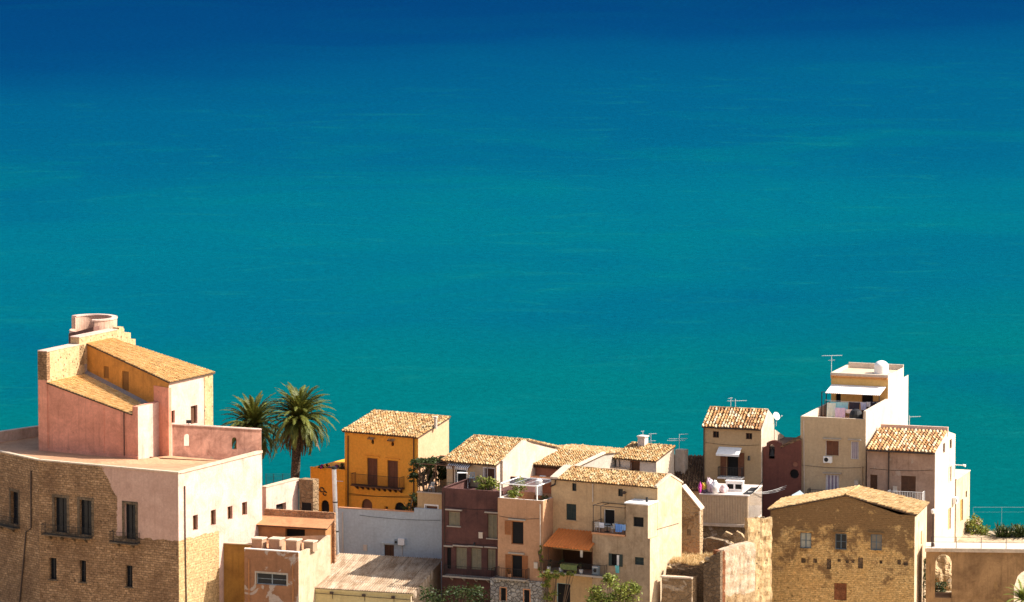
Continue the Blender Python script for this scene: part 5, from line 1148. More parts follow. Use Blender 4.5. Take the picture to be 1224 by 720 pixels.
fragment('stepped_ruin', 'stepped dark stub of broken wall against the red brick edge of the buttress', 864, 660, 546.6, 20, 2, [(841, 673), (847.5, 672), (848, 665.5), (856, 664), (856.5, 660), (861, 659.5)], 1.2, m['ruin_dark'], jag=.2)
fragment('plaster_remnant', 'small pale remnant of plastered wall below the sheet walled terrace', 884, 640, 557, 15, 6, [(862, 640), (867, 636), (875, 638), (880, 634), (886, 637), (890, 644)], .5, m['ruin_gable'], jag=.15)
for i, (x, y, Y_, r_, lab_) in enumerate(((846, 669, 548.5, .34, 'squarish loose stone left on the dry grass ledge'), (839, 673, 549.5, .26, 'small loose stone beside the squarish one on the grass ledge'), (874, 650.5, 557, .3, 'loose stone on the broken wall below the terrace'), (800, 678.5, 549.5, .22, 'little pale stone at the left end of the grass ledge'))):
    bm = bmesh.new(); bmesh.ops.create_icosphere(bm, subdivisions=3, radius=r_)
    for v in bm.verts: v.co = v.co * (1 + .5 * MN.noise(v.co * 3 + Vector((i * 5, 0, 0)))); v.co.z = max(-r_ * .5, v.co.z * .8)
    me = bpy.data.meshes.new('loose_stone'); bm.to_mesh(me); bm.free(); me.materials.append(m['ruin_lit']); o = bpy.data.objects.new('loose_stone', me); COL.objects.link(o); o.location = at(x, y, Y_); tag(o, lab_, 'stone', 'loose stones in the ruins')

# ================================================================== tower house (G)
m['tan'] = plaster('tan_render', (.52, .385, .235), (.36, .255, .15), .5, .4)
m['ochre_up'] = plaster('ochre_upper', (.62, .38, .13), (.46, .26, .08), .4, .5)
m['white_r'] = plaster('white_render', (.62, .52, .41), (.44, .33, .23), .5, .5)
T15 = lambda x, y: (930 + x / 4.8, 410 + y / 4.8)
T16 = lambda x, y: (930 + x / 3.27, 500 + y / 3.27)
h = House('tower_house', 'tallest tan and white house with stepped roof terrace and white water dome', 'building', 1035, 501.5, 570.5, 18.5, 11)
TW = h; f = h.fr; ul = h.u(957, 499); vb_ = h.v(1085.5, 480)
def wt(M_, x0, y0, x1, y1, *a, **k): p, q = M_(x0, y0), M_(x1, y1); return h.win('f', 0, p[0], p[1], q[0], q[1], *a, **k)
cm = [flat('curtain_light', (.55, .5, .5), .9), flat('curtain_stripe', (.22, .17, .22), .9)]
wt(T15, 273, 560, 349, 646, 'shut', lint=True, lm=m['sill']); wt(T15, 416, 566, 463, 668, 'curtain', cm=cm, fm=m['white_paint'], pm=m['dark'], lint=True, lm=m['sill']); wt(T16, 185, 222, 238, 312, 'curtain', name='door', cm=cm, fm=m['white_paint'], pm=m['dark'], lint=True, lm=m['sill'])
b = MB(); wall(b, 'f', 0, ul, 0, 11, h.z, h.holes('f', 0)); wall(b, 'l', ul, 0, vb_, 11, h.z); wall(b, 'b', vb_, ul, 0, 11, h.z); h.part('wall', b, m['tan']); h.fit(m['white_paint'], m['dark'], m['brown_shutter'], m['sill'])
# upper block planes
vu = h.v(1061.5, 470); uu0 = f.pl('f', vu, 993.5, 460)[0]; zu = f.zat(0, vu, 449); zt_ = zu - .35
zu_top = f.zat(0, vb_ - 1.0, 440.5)
b = MB(); zp0 = f.zat(0, .1, 491.5); zp1 = f.zat(0, vu, 477)
v80 = h.v(1080, 460)
top = [(0, zp0), (vu - .02, zp1), (vu, zu + .05), (v80, zu + .05), (v80 + .01, zu - 1.0), (vb_, zu - 1.0)]
wall(b, 'r', 0, 0, vb_, 11, top); wall(b, 'l', -.25, .25, vu, h.z - 1, [(.25, zp0), (vu, zp1)])
b.add([(-.25, 0, zp0), (0, 0, zp0), (0, vu, zp1), (-.25, vu, zp1)]); b.add([(-.25, 0, h.z), (0, 0, h.z), (0, 0, zp0), (-.25, 0, zp0)]); h.part('side_wall', b, m['white_r'])
b = MB(); e = .25
b.add([(ul, 0, h.z + .002), (0, 0, h.z + .002), (0, e, h.z + .002), (ul, e, h.z + .002)]); wall(b, 'b', e, ul, 0, h.z - 1, h.z)
b.add([(ul, e, h.z + .002), (ul + e, e, h.z + .002), (ul + e, vb_, h.z + .002), (ul, vb_, h.z + .002)]); wall(b, 'r', ul + e, e, vb_, h.z - 1, h.z); h.part('parapet', b, m['white_r'])
b = MB(); b.add([(ul, e, h.z - .95), (-.25, e, h.z - .95), (-.25, vb_, h.z - .95), (ul, vb_, h.z - .95)]); h.part('roof_terrace', b, m['terra'])
b = MB(); d0 = f.pl('f', vu, *T15(480, 320))[0]; d1 = f.pl('f', vu, *T15(545, 320))[0]; e0 = f.pl('f', vu, *T15(360, 320))[0]
hh = [hole(d0, d1, h.z - .9, h.z + 2.0), hole(uu0 + .5, e0, h.z - .9, h.z + 2.1)]
wall(b, 'f', vu, uu0, -.003, h.z - .95, zt_, hh); wall(b, 'l', uu0, vu, v80, h.z - .95, zt_); wall(b, 'b', v80, uu0, 0, h.z - .95, zt_); up = h.part('upper_wall', b, m['ochre_up'])
for q in hh: h.w.append(('f', vu, q, 'one', dict(name='door', pm=m['dark'], fm=m['shadow_wood']), None))
h.fit(m['shadow_wood'], m['dark'])
b = MB(); b.box(uu0 - .05, -.003, vu - .06, vu + .25, zt_ + .003, zu + .04); b.box(uu0 - .05, uu0 + .2, vu + .25, v80, zt_ + .003, zu + .04); b.box(uu0 + .2, -.003, v80 - .2, v80, zt_ + .003, zu + .3); h.part('parapet', b, m['white_r'])
b = MB(); b.add([(uu0, vu, zt_ + .1), (0, vu, zt_ + .1), (0, v80, zt_ + .1), (uu0, v80, zt_ + .1)]); h.part('flat_roof', b, m['sandroof'])
b = MB(); n = 34
for k in range(n): x = uu0 + (0 - uu0) * k / n; b.box(x, x + .11, vu - .2, vu - .061, zt_ - .1, zt_ + .12)
h.part('cornice', b, plaster('terracotta_fringe', (.62, .27, .08), amt=.3))
# metal awning
p = [T15(270, 288), T15(585, 298)]; va_ = vu - 2.1
a0 = f.pl('f', va_, *p[0])[0]; a1 = f.pl('f', va_, *p[1])[0]; za = f.pl('f', va_, *T15(430, 293))[1]; zb_ = f.pl('f', vu, *T15(465, 245))[1]
b = MB(); corrugated(b, (a0, va_, za), (a1, va_, za), (a0 + .1, vu - .01, zb_), (a1 + .1, vu - .01, zb_), .2, .025); h.part('awning', b, m['white_paint'])
b = MB()
for a in (a0 + .1, a1 - .1): b.tube([(a, va_ + .1, h.z - .95), (a, va_ + .1, za)], .05)
q = f.pl('f', va_, *T15(232, 300))[0]; q = max(q, ul + .4); zq = f.pl('f', va_, *T15(232, 280))[1]
b.tube([(q, va_, h.z - .95), (q, va_, zq)], .05); b.tube([(q, va_, zq), (a0, va_, zq)], .03); h.part('awning_post', b, m['iron'])
# dome water tank
u_ = f.pl('f', (vu + v80) / 2, 1053.5, 447)[0]; v_ = (vu + v80) / 2; r_ = .72
t = empty('water_dome', 'white domed water tank on the roof of the tower house', 'water tank', f.world(u_, v_, zt_ + .1), None, 18.5)
b = MB(); b.smooth = True; prof = [(r_, 0), (r_, .75)] + [(r_ * math.cos(k * math.pi / 16), .75 + r_ * .75 * math.sin(k * math.pi / 16)) for k in range(1, 9)]
for (ra, za_), (rb, zb2) in zip(prof, prof[1:]):
    for k in range(20):
        x, y = 2 * math.pi * k / 20, 2 * math.pi * (k + 1) / 20; b.add([(ra * math.cos(x), ra * math.sin(x), za_), (ra * math.cos(y), ra * math.sin(y), za_), (rb * math.cos(y), rb * math.sin(y), zb2), (rb * math.cos(x), rb * math.sin(x), zb2)])
b.obj('tank', m['white_paint'], t, merge=True); b = MB(); b.tube([(r_ + .02, 0, .1), (r_ + .15, 0, .1), (r_ + .15, 0, -.05)], .05); b.obj('fitting', m['white_paint'], t)
b = MB(); a, z = f.pl('f', 0, 1030.5, 560); b.tube([pt('f', 0, a, .08, z + .2), pt('f', 0, a, .08, 11.5)], .06); h.part('drainpipe', b, m['tan'])
zr1 = f.pl('f', 0, 972, 584)[1]; b = MB(); b.box(f.pl('f', 0, 968, 590)[0], f.pl('f', 0, 1004, 590)[0], -1.0, 0, zr1 - 1.1, zr1 - .95); o = h.part('balcony', b, m['sill']); h.railing([(f.pl('f', 0, 968.5, 590)[0], -.01, zr1 - .95), (f.pl('f', 0, 968.5, 590)[0], -.95, zr1 - .95), (f.pl('f', 0, 1003, 590)[0], -.95, zr1 - .95)], 1.0, m['iron'], o)

# ================================================================== right house with striped tiles
m['greypink'] = plaster('grey_pink_render', (.42, .285, .205), (.24, .15, .105), .85, .5, under=(.52, .40, .31), th=.6)
h = House('striped_roof_house', 'grey pink house with striped tile roof, dazzling white side wall, tan doors', 'building', 1117.8, 541, 567.5, 17.5, 8)
RH = h; f = h.fr; ul = h.u(1036.5, 538.5); vr = h.v(1132, 520); vb_ = h.v(1142, 530); zr_ = f.zat(0, vr, 516); zbk = f.zat(0, vb_, 519)
def wr(x0, y0, x1, y1, *a, **k): p, q = T16(x0, y0), T16(x1, y1); return h.win('f', 0, p[0], p[1], q[0], q[1], *a, **k)
wr(360, 221, 388, 290, 'shut', name='door'); wr(480, 226, 538, 330, 'shut', name='door')
def ws(x0, y0, x1, y1, *a, **k): p, q = T16(x0, y0), T16(x1, y1); return h.win('r', 0, p[0], p[1], q[0], q[1], *a, **k)
ws(645, 98, 653, 136, 'one', pm=m['shadow_wood']); ws(671, 83, 679, 119, 'one', pm=m['shadow_wood']); ws(666, 190, 678, 250, 'shut', sm=m['cap'], pm=m['cap']); ws(664, 352, 676, 436, 'shut', name='door', sm=m['beige'])
b = MB(); wall(b, 'f', 0, ul, 0, 8, h.z - .1, h.holes('f', 0)); wall(b, 'l', ul, 0, vb_, 8, [(0, h.z - .1), (vr, zr_ - .1), (vb_, zbk - .1)]); wall(b, 'b', vb_, ul, 0, 8, zbk - .1); h.part('wall', b, m['greypink'])
b = MB(); wall(b, 'r', 0, 0, vb_, 8, [(0, h.z - .02), (vr, zr_ + .05), (vb_, zbk)], h.holes('r', 0)); h.part('side_wall', b, m['white_r']); h.fit(m['shadow_wood'], m['dark'], m['shadow_wood'])
b = MB(); b.slab([(ul, -.2, h.z), (-.02, -.2, h.z), (-.02, vr, zr_), (ul, vr, zr_)], .1); b.slab([(ul, vb_, zbk), (-.02, vb_, zbk), (-.02, vr, zr_), (ul, vr, zr_)], .1); ro = h.part('roof', b, m['under'])
b = MB(); tiles(b, (ul, -.3, h.z + .02), (.05, -.3, h.z + .02), (ul, vr, zr_ + .02), (.05, vr, zr_ + .02), .37, .5, .15, 7, .6); h.part('tiles', b, m['tile_red'], ro)
ub = f.pl('f', vr, 1051.7, 515)[0]; b = MB(); b.box(ul + .1, .06, vr + .05, vr + .35, zr_ - .5, zr_ + .42); h.part('ridge_parapet', b, m['pinkw'])
b = MB(); b.tube([(ul, -.36, h.z - .06), (.08, -.36, h.z - .1)], .08); a = f.pl('f', 0, 1062.5, 560)[0]; b.tube([(a, -.1, h.z - .1), (a, -.1, 8.5)], .07); h.part('gutter', b, m['pipe'])
p0, p1 = f.pl('f', 0, *T16(437, 325))[0], f.pl('f', 0, *T16(575, 330))[0]; h.balcony('f', 0, p0, p1, f.pl('f', 0, *T16(505, 322))[1], 1.1, 1.05, m['white_paint'], m['white_paint'], 3)
b = MB(); a, z = f.pl('r', 0, *T16(692, 182)); b.tube([pt('r', 0, a - .1, 0, z), pt('r', 0, a - .1, 1.0, z)], .05); b.tube([pt('r', 0, a - .1, .8, z + .02), pt('r', 0, a - .1, 1.1, z - .05)], [.08, .14], 8); h.part('wall_lamp', b, m['white_paint'])
# cream annexe behind
h2 = House('cream_annexe', 'small cream annexe with ochre shutter at the far right of the houses', 'building', 1143, 574, 579, 17.5, 8)
v2 = h2.v(1159.2, 575); p, q = T16(712, 318), T16(723, 402); h2.win('r', 0, p[0], p[1], q[0], q[1], 'shut', sm=plaster('ochre_shutter', (.5, .28, .08), amt=.2)); p, q = T16(733, 285), T16(739, 310); h2.win('r', 0, p[0], p[1], q[0], q[1], 'one')
b = MB(); wall(b, 'r', 0, 0, v2, 8, h2.z, h2.holes('r', 0)); wall(b, 'f', 0, -5, 0, 8, h2.z); wall(b, 'b', v2, -5, 0, 8, h2.z); wall(b, 'l', -5, 0, v2, 8, h2.z); b.add([(-5, 0, h2.z), (0, 0, h2.z), (0, v2, h2.z), (-5, v2, h2.z)]); h2.part('wall', b, m['cream_r']); h2.fit(m['shadow_wood'], m['dark'])
b = MB(); b.box(-5.05, .06, -.06, v2 + .06, h2.z + .003, h2.z + .12); h2.part('coping', b, m['white_r'])

# ================================================================== brown gabled house (H)
def brown():
    n = NT('brown_masonry'); x, y, z = n.sep()
    k, hgt = stone_nodes(n, (.78, .53, .225), (.60, .375, .14), (.50, .315, .125), .42, .18, (.58, .34, .115), .6, g=.35)
    d = n.ramp(n.math('ADD', n.noise(.5, 8, .7), n.math('MULTIPLY', n.math('SUBTRACT', z, 9.0), .03)), [(.53, 0), (.61, 1)])
    k = n.mix(n.math('MULTIPLY', d, .85), k, (.17, .095, .042))
    pz = n.ramp(n.noise(.8, 8, .7), [(.6, 0), (.64, 1)]); k = n.mix(n.math('MULTIPLY', pz, .5), k, (.44, .30, .15))
    n.bump(hgt, .9, .05); return n.col(k)
m['brown'] = brown()
h = House('brown_gabled_house', 'broad brown masonry house with low tiled gable and three blue grey windows', 'building', 1093.6, 616, 556, 12.5, 3)
BH = h; f = h.fr; ul = h.u(921, 612); ug = h.u(1011, 593); zg = f.pl('f', 0, 1011, 593)[1]; vb_ = h.v(1108, 605); zk = zg - .42
ue = h.u(1075, 614); 
def wb(x0, y0, x1, y1, *a, **k): p, q = T16(x0, y0), T16(x1, y1); return h.win('f', 0, p[0], p[1], q[0], q[1], *a, **k)
for i, (x0, y0, x1, y1) in enumerate(((87, 448, 130, 508), (224, 452, 268, 513), (362, 455, 405, 516))): wb(x0, y0, x1, y1, 'glass', fm=flat('slate_blue_frame', (.10, .14, .17), .6), pm=m['glass'] if i == 1 else flat('pale_pane', (.36, .36, .30) if i == 0 else (.20, .17, .13), .4), sill=True, lint=True, lm=m['brown'], dep=.15)  # outer panes paler than the middle one
for x0, y0, x1, y1 in ((90, 547, 108, 566), (137, 549, 152, 566), (190, 550, 208, 590), (232, 550, 245, 562), (264, 552, 277, 566), (286, 553, 299, 566), (312, 545, 332, 588), (396, 555, 408, 569), (466, 553, 480, 572), (490, 560, 508, 576)): wb(x0, y0, x1, y1, 'hole', pm=m['ruin_dark'], dep=.14)
wb(219, 645, 268, 712, 'hole', pm=m['brick_red'], dep=.1, name='blocked_doorway')
p, q = T16(552, 632), T16(559, 695); h.win('r', 0, p[0], p[1], q[0], q[1], 'hole', pm=m['dark']); p, q = T16(557, 442), T16(563, 495); h.win('r', 0, p[0], p[1], q[0], q[1], 'hole', pm=m['beige'], dep=.08)
zE = h.z
b = MB(); wall(b, 'f', 0, ul, 0, 3, [(ul, zE - .05), (ug, zg), (ue, zE), (0, zE)], h.holes('f', 0), .16); wall(b, 'l', ul, 0, vb_, 3, [(0, zE - .05), (vb_, zE - .3)]); wall(b, 'b', vb_, ul, 0, 3, [(ul, zE - .3), (ug, zk - .05), (0, zE - .2)]); h.part('wall', b, m['brown'])
b = MB(); wall(b, 'r', 0, 0, vb_, 3, [(0, zE), (vb_, zE - .15)], h.holes('r', 0)); h.part('side_wall', b, m['cream_r']); h.fit(m['blue_frame'], m['glass'], None, m['brown'])
b = MB(); b.slab([(ul - .15, -.12, zE + .02), (ug, -.12, zg + .08), (ug, vb_ + .1, zk + .08), (ul - .15, vb_ + .1, zE - .2)], .1); b.slab([(ug, -.12, zg + .08), (.15, -.12, zE + .0), (.15, vb_ + .1, zE - .1), (ug, vb_ + .1, zk + .08)], .1); ro = h.part('roof', b, m['under'])
b = MB(); tiles(b, (.2, -.16, zE + .05), (.2, vb_ + .15, zE - .05), (ug, -.16, zg + .12), (ug, vb_ + .15, zk + .12), .26, .36, .06); tiles(b, (ul - .2, vb_ + .15, zE - .15), (ul - .2, -.16, zE + .05), (ug, vb_ + .15, zk + .12), (ug, -.16, zg + .12), .26, .36, .06); ridge_caps(b, (ug, -.16, zg + .14), (ug, vb_ + .15, zk + .14)); h.part('tiles', b, m['tile_pale'], ro)

# ================================================================== bridge road with arches (I)
m['bridge'] = plaster('bridge_masonry', (.40, .235, .105), (.13, .07, .032), 1.0, .3, under=(.38, .22, .09), th=.6, bump=.6)
h = House('arched_viaduct', 'brown masonry viaduct carrying the road, with arched openings', 'viaduct', 1226, 656.5, 557, 4, 3)
f = h.fr; ul = h.u(1107, 653.5); ur_ = 12; dp = 3.2
p0 = f.pl('f', 0, 1118, 665)[0]; p1 = f.pl('f', 0, 1137.6, 690)[0]; q0 = f.pl('f', 0, 1212, 700)[0]
A1 = hole(p0, p1, f.pl('f', 0, 1127, 715)[1], f.pl('f', 0, 1127, 663)[1], 'arch'); A2_ = hole(q0, q0 + 3.6, 2.9, f.pl('f', 0, 1224, 680)[1], 'arch')
b = MB(); zt = h.z - .35; wall(b, 'f', 0, ul, ur_, 3, zt, [A1, A2_], dp - .02); wall(b, 'b', dp, ul, ur_, 3, zt, [A1, A2_], .02); wall(b, 'l', ul, 0, dp, 3, zt); wall(b, 'r', ur_, 0, dp, 3, zt); h.part('masonry', b, m['bridge'])
b = MB(); b.box(ul - .1, ur_, -.2, dp + .1, zt + .003, h.z); h.part('deck', b, m['cap'])
b = MB(); b.add([(ul, -.1, h.z + .004), (ur_, -.1, h.z + .004), (ur_, dp, h.z + .004), (ul, dp, h.z + .004)]); road = h.part('paving', b, plaster('pale_paving', (.58, .51, .43), (.45, .38, .3), .4))
b = MB()
for k in range(9):
    u_ = ul + .5 + k * 2.4; b.tube([(u_, 0, h.z), (u_, 0, h.z + 1.1)], .035)
for zz_ in (1.08, .6): b.tube([(ul + .5, 0, h.z + zz_), (ul + .5 + 8 * 2.4, 0, h.z + zz_)], .014, 4)
h.part('railing', b, m['iron'])
BR = h
# ================================================================== plants
def leafmat(name, a, b2, trans=.25):
    n = NT(name); n.b.inputs['Roughness'].default_value = .55; uv = n.n('ShaderNodeUVMap', uv_map='tile'); x = n.sep(uv.outputs[0])[0]
    k = n.ramp(x, [(0, a), (.6, b2), (1, scl(b2, 1.5))])
    n.col(k); tr = n.n('ShaderNodeBsdfTranslucent'); n.l(k, tr.inputs[0]); mx = n.n('ShaderNodeMixShader'); mx.inputs[0].default_value = trans
    n.l(n.b.outputs[0], mx.inputs[1]); n.l(tr.outputs[0], mx.inputs[2]); n.l(mx.outputs[0], n.t.nodes['Material Output'].inputs[0]); return n.m
m['palm'] = leafmat('palm_leaflets', (.030, .050, .010), (.125, .135, .024)); m['leaf'] = leafmat('bright_leaves', (.09, .13, .022), (.20, .22, .04)); m['leafd'] = leafmat('dark_leaves', (.02, .035, .012), (.045, .065, .018)); m['dry'] = leafmat('dry_grass', (.42, .28, .12), (.55, .40, .20), .1); m['deadfrond'] = leafmat('dead_fronds', (.10, .06, .025), (.16, .095, .04), .1)
m['magenta'] = flat('bougainvillea', (.35, .03, .22), .7); m['trunk'] = rubble('palm_bark', (.15, .10, .06), (.09, .06, .038), (.05, .035, .022), 4); m['bark'] = flat('bark', (.12, .08, .05), .9)
def frond(mb, o, az, el, L, curl, width=.6, n=15):
    """curved midrib with a V of narrow leaflets on both sides"""
    d = Vector((math.cos(az), math.sin(az), 0)); up = Vector((0, 0, 1)); p = Vector(o); pts = [p.copy()]; e = el
    for k in range(n): p = p + (d * math.cos(e) + up * math.sin(e)) * (L / n); pts.append(p.copy()); e -= curl / n * (.5 + 1.1 * k / n)
    side = d.cross(up); c0 = R.random()
    mb.tube(pts, [.035 * (1 - .8 * i / n) for i in range(n + 1)], 4, False)
    st = len(mb.f)
    for i in range(1, n + 1):
        f = i / n; ll = width * (math.sin(math.pi * min(1, f * .85 + .12)) ** .6) * R.uniform(.85, 1.1); t = (pts[i] - pts[i - 1]).normalized(); nn = side.cross(t).normalized()
        if nn.z < 0: nn = -nn
        for s in (-1, 1):
            for q in (0, .5):
                b0 = pts[i - 1].lerp(pts[i], q); tip = b0 + (t * .8 + side * s * .62 + nn * R.uniform(.0, .3) - up * .3) * ll; w = t * (L / n * .5)
                mb.add([b0 - w, b0 + w, tip], (min(1, max(0, c0 * .6 + R.random() * .4)), .5))
def palm(label, base, crown, seed, nf=95, L=3.4, skirt=True):
    R.seed(seed); t = empty('palm_tree', label, 'palm', base, 'date palms by the convent'); base = Vector(base); c = Vector(crown) - base
    b = MB(); H_ = c.z; b.tube([(0, 0, -.6), (c.x * .1, c.y * .1, .3), (c.x * .4, 0, H_ * .4), (c.x * .8, 0, H_ * .75), (c.x, c.y, H_ - .1)], [.55, .46, .46, .6, .85], 14); b.obj('trunk', m['trunk'], t)
    b = MB()
    for k in range(46):
        z = H_ * (.45 + .5 * k / 46); a = k * 2.4; q = Vector((c.x * z / H_, 0, z)); r = .42 + .2 * (z / H_ > .8); d = Vector((math.cos(a), math.sin(a), 0)); b.tube([q + d * r * .8, q + d * (r + .14) + Vector((0, 0, .22))], [.09, .04], 5)
    b.obj('leaf_base', m['bark'], t)
    b = MB()
    for k in range(nf):
        f = (k + .5) / nf; el = rad(84 - 96 * f ** .95) + R.uniform(-.1, .1); frond(b, c + Vector((0, 0, .1 - .5 * f)), k * 2.39996 + R.uniform(-.2, .2), el, L * R.uniform(.88, 1.1), rad(62 + 48 * f) * R.uniform(.8, 1.2))
    b.obj('crown', m['palm'], t)
    b = MB()
    for k in range(34): frond(b, c + Vector((0, 0, -.5)), R.uniform(0, 6.28), rad(R.uniform(-70, -15)), L * R.uniform(.6, .95), rad(40), .36)
    b.obj('dead_skirt', m['deadfrond'], t); return t
palm('taller date palm right of the pair, its trunk rising above the white garden wall', at(352, 576, 580), at(357.5, 500, 580), 3, 125, 4.1)
palm('date palm half hidden behind the pink parapet of the convent', at(299, 590, 584), at(302, 511, 584), 8, 112, 4.0)

def leaves(mb, c, r, n, size, rnd, flat_=0.0, clump=6):
    """leaf faces gathered in clumps through an ellipsoid"""
    c = Vector(c); k = max(3, n // 40); cl = []
    for _ in range(k):
        while True:
            p = Vector((rnd.uniform(-1, 1), rnd.uniform(-1, 1), rnd.uniform(-1, 1)))
            if .25 < p.length < 1: break
        cl.append((Vector((p.x * r[0], p.y * r[1], p.z * r[2])) + c, rnd.random()))
    for i in range(n):
        q, sh = cl[i % k]; s = min(r) * .33
        p = q + Vector((rnd.gauss(0, s), rnd.gauss(0, s), rnd.gauss(0, s * .8))); a = Vector((rnd.uniform(-1, 1), rnd.uniform(-1, 1), rnd.uniform(-.6, .6))).normalized(); b2 = a.cross(Vector((rnd.uniform(-1, 1), rnd.uniform(-1, 1), rnd.uniform(-1, 1)))).normalized(); z = size * rnd.uniform(.6, 1.3)
        mb.add([p - a * z, p - b2 * z * .5, p + a * z, p + b2 * z * .5], (min(1, sh * .6 + rnd.random() * .4), .5))
def shrub(name, label, cat, base, blobs, n, size, mat, seed, group=None, stems=True):
    rnd = random.Random(seed); t = empty(name, label, cat, base, group); b = MB(); s = MB()
    for (x, y, z, rx, ry, rz) in blobs:
        leaves(b, (x, y, z), (rx, ry, rz), n, size, rnd)
        s.tube([(x * .1, y * .1, -.1), (x * .5, y * .5, z * .5), (x, y, z)], [.09, .06, .03], 5)
        for _ in range(5): s.tube([(x * .5, y * .5, z * .5), (x + rnd.uniform(-rx, rx) * .7, y + rnd.uniform(-ry, ry) * .7, z + rnd.uniform(-.3, rz) * .7)], [.04, .015], 4)
    b.obj('foliage', mat, t); s.obj('stem', m['bark'], t); return t
def ground_z(x, y):
    pts = [(-60, 104), (0, 96), (40, 84), (110, 52), (220, 24), (340, 7), (480, 3), (540, 2.5), (556, 4.5), (568, 10.5), (584, 12), (594, 9), (606, 1), (615, -4), (700, -8)]
    for (a, za), (c, zc) in zip(pts, pts[1:]):
        if a <= y <= c: z = za + (zc - za) * (y - a) / (c - a); break
    else: z = -10
    if x < -25: z = min(z, 3.5 + max(0, (x + 45) * .4)) if y > 500 else z
    return z + .5 * MN.noise(Vector((x * .11, y * .11, 0))) + 1.2 * MN.noise(Vector((x * .02, y * .02, 3)))
def shrub_g(name, label, cat, o, blobs, *a, **k):
    z = ground_z(o.x, o.y); dz = o.z - z
    return shrub(name, label, cat, Vector((o.x, o.y, z)), [(x, y, q + dz, rx, ry, rz) for x, y, q, rx, ry, rz in blobs], *a, **k)
# vine on the pergola terrace
o = VT.fr.world(VT.u(506, 588, 0), .3, VT.z)
shrub('climbing_vine', 'dark leafy vine covering the pergola beside the saffron house', 'vine', o, [(-.6, 1.4, 2.75, .9, 1.5, .3), (.6, 1.6, 2.75, .9, 1.6, .3), (1.5, 2.0, 2.75, .6, 1.5, .3), (-.3, 3.9, 1.3, 1.3, .4, 1.3), (1.2, 3.9, 1.3, 1.2, .4, 1.2)], 1500, .13, m['leafd'], 5)
o = YH.fr.world(YH.u(495, 610), -.9, YH.zz(0, 0, 612))
shrub('wall_creeper', 'creeper hanging down the right end of the saffron house wall', 'creeper', o, [(.3, .3, 1.4, .4, .3, .7), (-.3, .2, .7, .4, .3, .5), (.7, .3, .7, .5, .3, .7)], 330, .08, m['leafd'], 6)
t = shrub('bougainvillea', 'magenta bougainvillea along the top of the orange annex', 'shrub', f2.world(-1.3, .9, h2.z if 0 else at(395, 562, 578).z), [(-1.3, 0, .1, .8, .4, .25), (.2, 0, .15, .9, .4, .3), (1.0, 0, .2, .5, .4, .3)], 220, .1, m['leafd'], 7)
b = MB(); rnd = random.Random(4)
for x in (-1.4, .1, .9): leaves(b, (x, -.1, .2), (.7, .4, .2), 120, .08, rnd)
b.obj('flowers', m['magenta'], t)
# bright bush on the mauve house roof
o = PK.fr.world(PK.u(583, 588, .9), .9, PK.z - .9)
shrub('potted_palmetto', 'bright green potted shrub at the front of the mauve house roof', 'shrub', o, [(-.4, 0, 1.7, .6, .5, .6), (.5, .2, 1.3, .7, .5, .6), (-.1, .1, .9, .9, .5, .4)], 260, .16, m['leaf'], 9)
o = PT.fr.world(-3.9, 1.2, PT.z - .95)
shrub('terrace_shrub', 'dark green shrub at the left corner of the pergola roof terrace', 'shrub', o, [(0, 0, 1.1, .5, .5, .6), (.4, .8, 1.2, .5, .6, .6), (.7, 1.6, 1.7, .6, .6, .7)], 230, .13, m['leaf'], 10)
o = PT.fr.world(-.5, 1.2, PT.z - .95)
shrub('pot_plant', 'small dark potted plant in the right corner of the peach tower roof', 'shrub', o, [(0, 0, .9, .4, .5, .4)], 200, .1, m['leafd'], 12)
o = PT.fr.world(PT.u(612, 680), -.55, PT.fr.pl('f', 0, 612, 691)[1])
t = shrub('flower_pot', 'reddish flowers in a pot on the peach tower balcony', 'flower pot', o, [(0, 0, .75, .3, .2, .3)], 120, .09, leafmat('reddish_leaves', (.2, .06, .02), (.28, .12, .03)), 13)
b = MB(); b.tube([(0, 0, .17), (0, 0, .48)], [.14, .2], 10); b.obj('pot', m['terra'], t)
# trees and scrub at the bottom of the picture
o = at(735, 733, 543)
shrub_g('fig_tree', 'sunlit yellow green tree growing in front of the cream house', 'tree', o, [(-1.2, 0, 1.9, 1.1, .9, .9), (.5, 0, 2.5, 1.0, .9, .9), (1.2, .2, 1.7, 1.0, .8, .9), (-.3, -.2, 1.2, 1.3, .9, .8), (-.5, .2, 3.2, .5, .5, .5), (2.0, .1, 2.4, .5, .5, .5), (-2.0, 0, 1.0, .7, .7, .7)], 380, .15, m['leaf'], 14)
o = at(655, 725, 549)
shrub_g('climbing_plant', 'leafy climber on the post under the lower balcony of the cream house', 'creeper', o, [(-.2, 0, 3.0, .7, .4, .45), (.8, 0, 3.1, .8, .4, .35), (.3, 0, 1.2, .7, .5, .6), (-.2, 0, 2.2, .35, .3, .5), (2.2, .2, 3.2, .5, .3, .2)], 230, .13, m['leaf'], 15)
o = PT.fr.world(-.1, -.3, PT.fr.zat(0, 0, 685))
shrub('thin_climber', 'thin straggling climber on the right edge of the peach tower', 'creeper', o, [(0, 0, .6, .25, .2, .6), (-.1, 0, 2.2, .3, .2, .6), (.1, 0, 1.4, .2, .2, .4)], 60, .12, m['leaf'], 16)
o = at(545, 738, 551)
shrub_g('courtyard_shrub', 'dark shrub mass in the shaded court below the mauve house', 'shrub', o, [(-2.2, 0, 1.8, 1.4, 1.0, 1.1), (0, 0, 2.0, 1.6, 1.0, 1.2), (1.8, -.2, 1.8, 1.3, 1.0, 1.1)], 420, .16, m['leafd'], 17)
o = at(1167, 646, 583)
t = shrub('oleander_bush', 'rounded green flowering bush behind the road railing', 'shrub', o, [(-.3, 0, 1.2, .9, .9, 1.0), (.6, 0, .9, .8, .8, .8), (-.1, 0, 2.0, .5, .5, .5)], 420, .15, m['leaf'], 18)
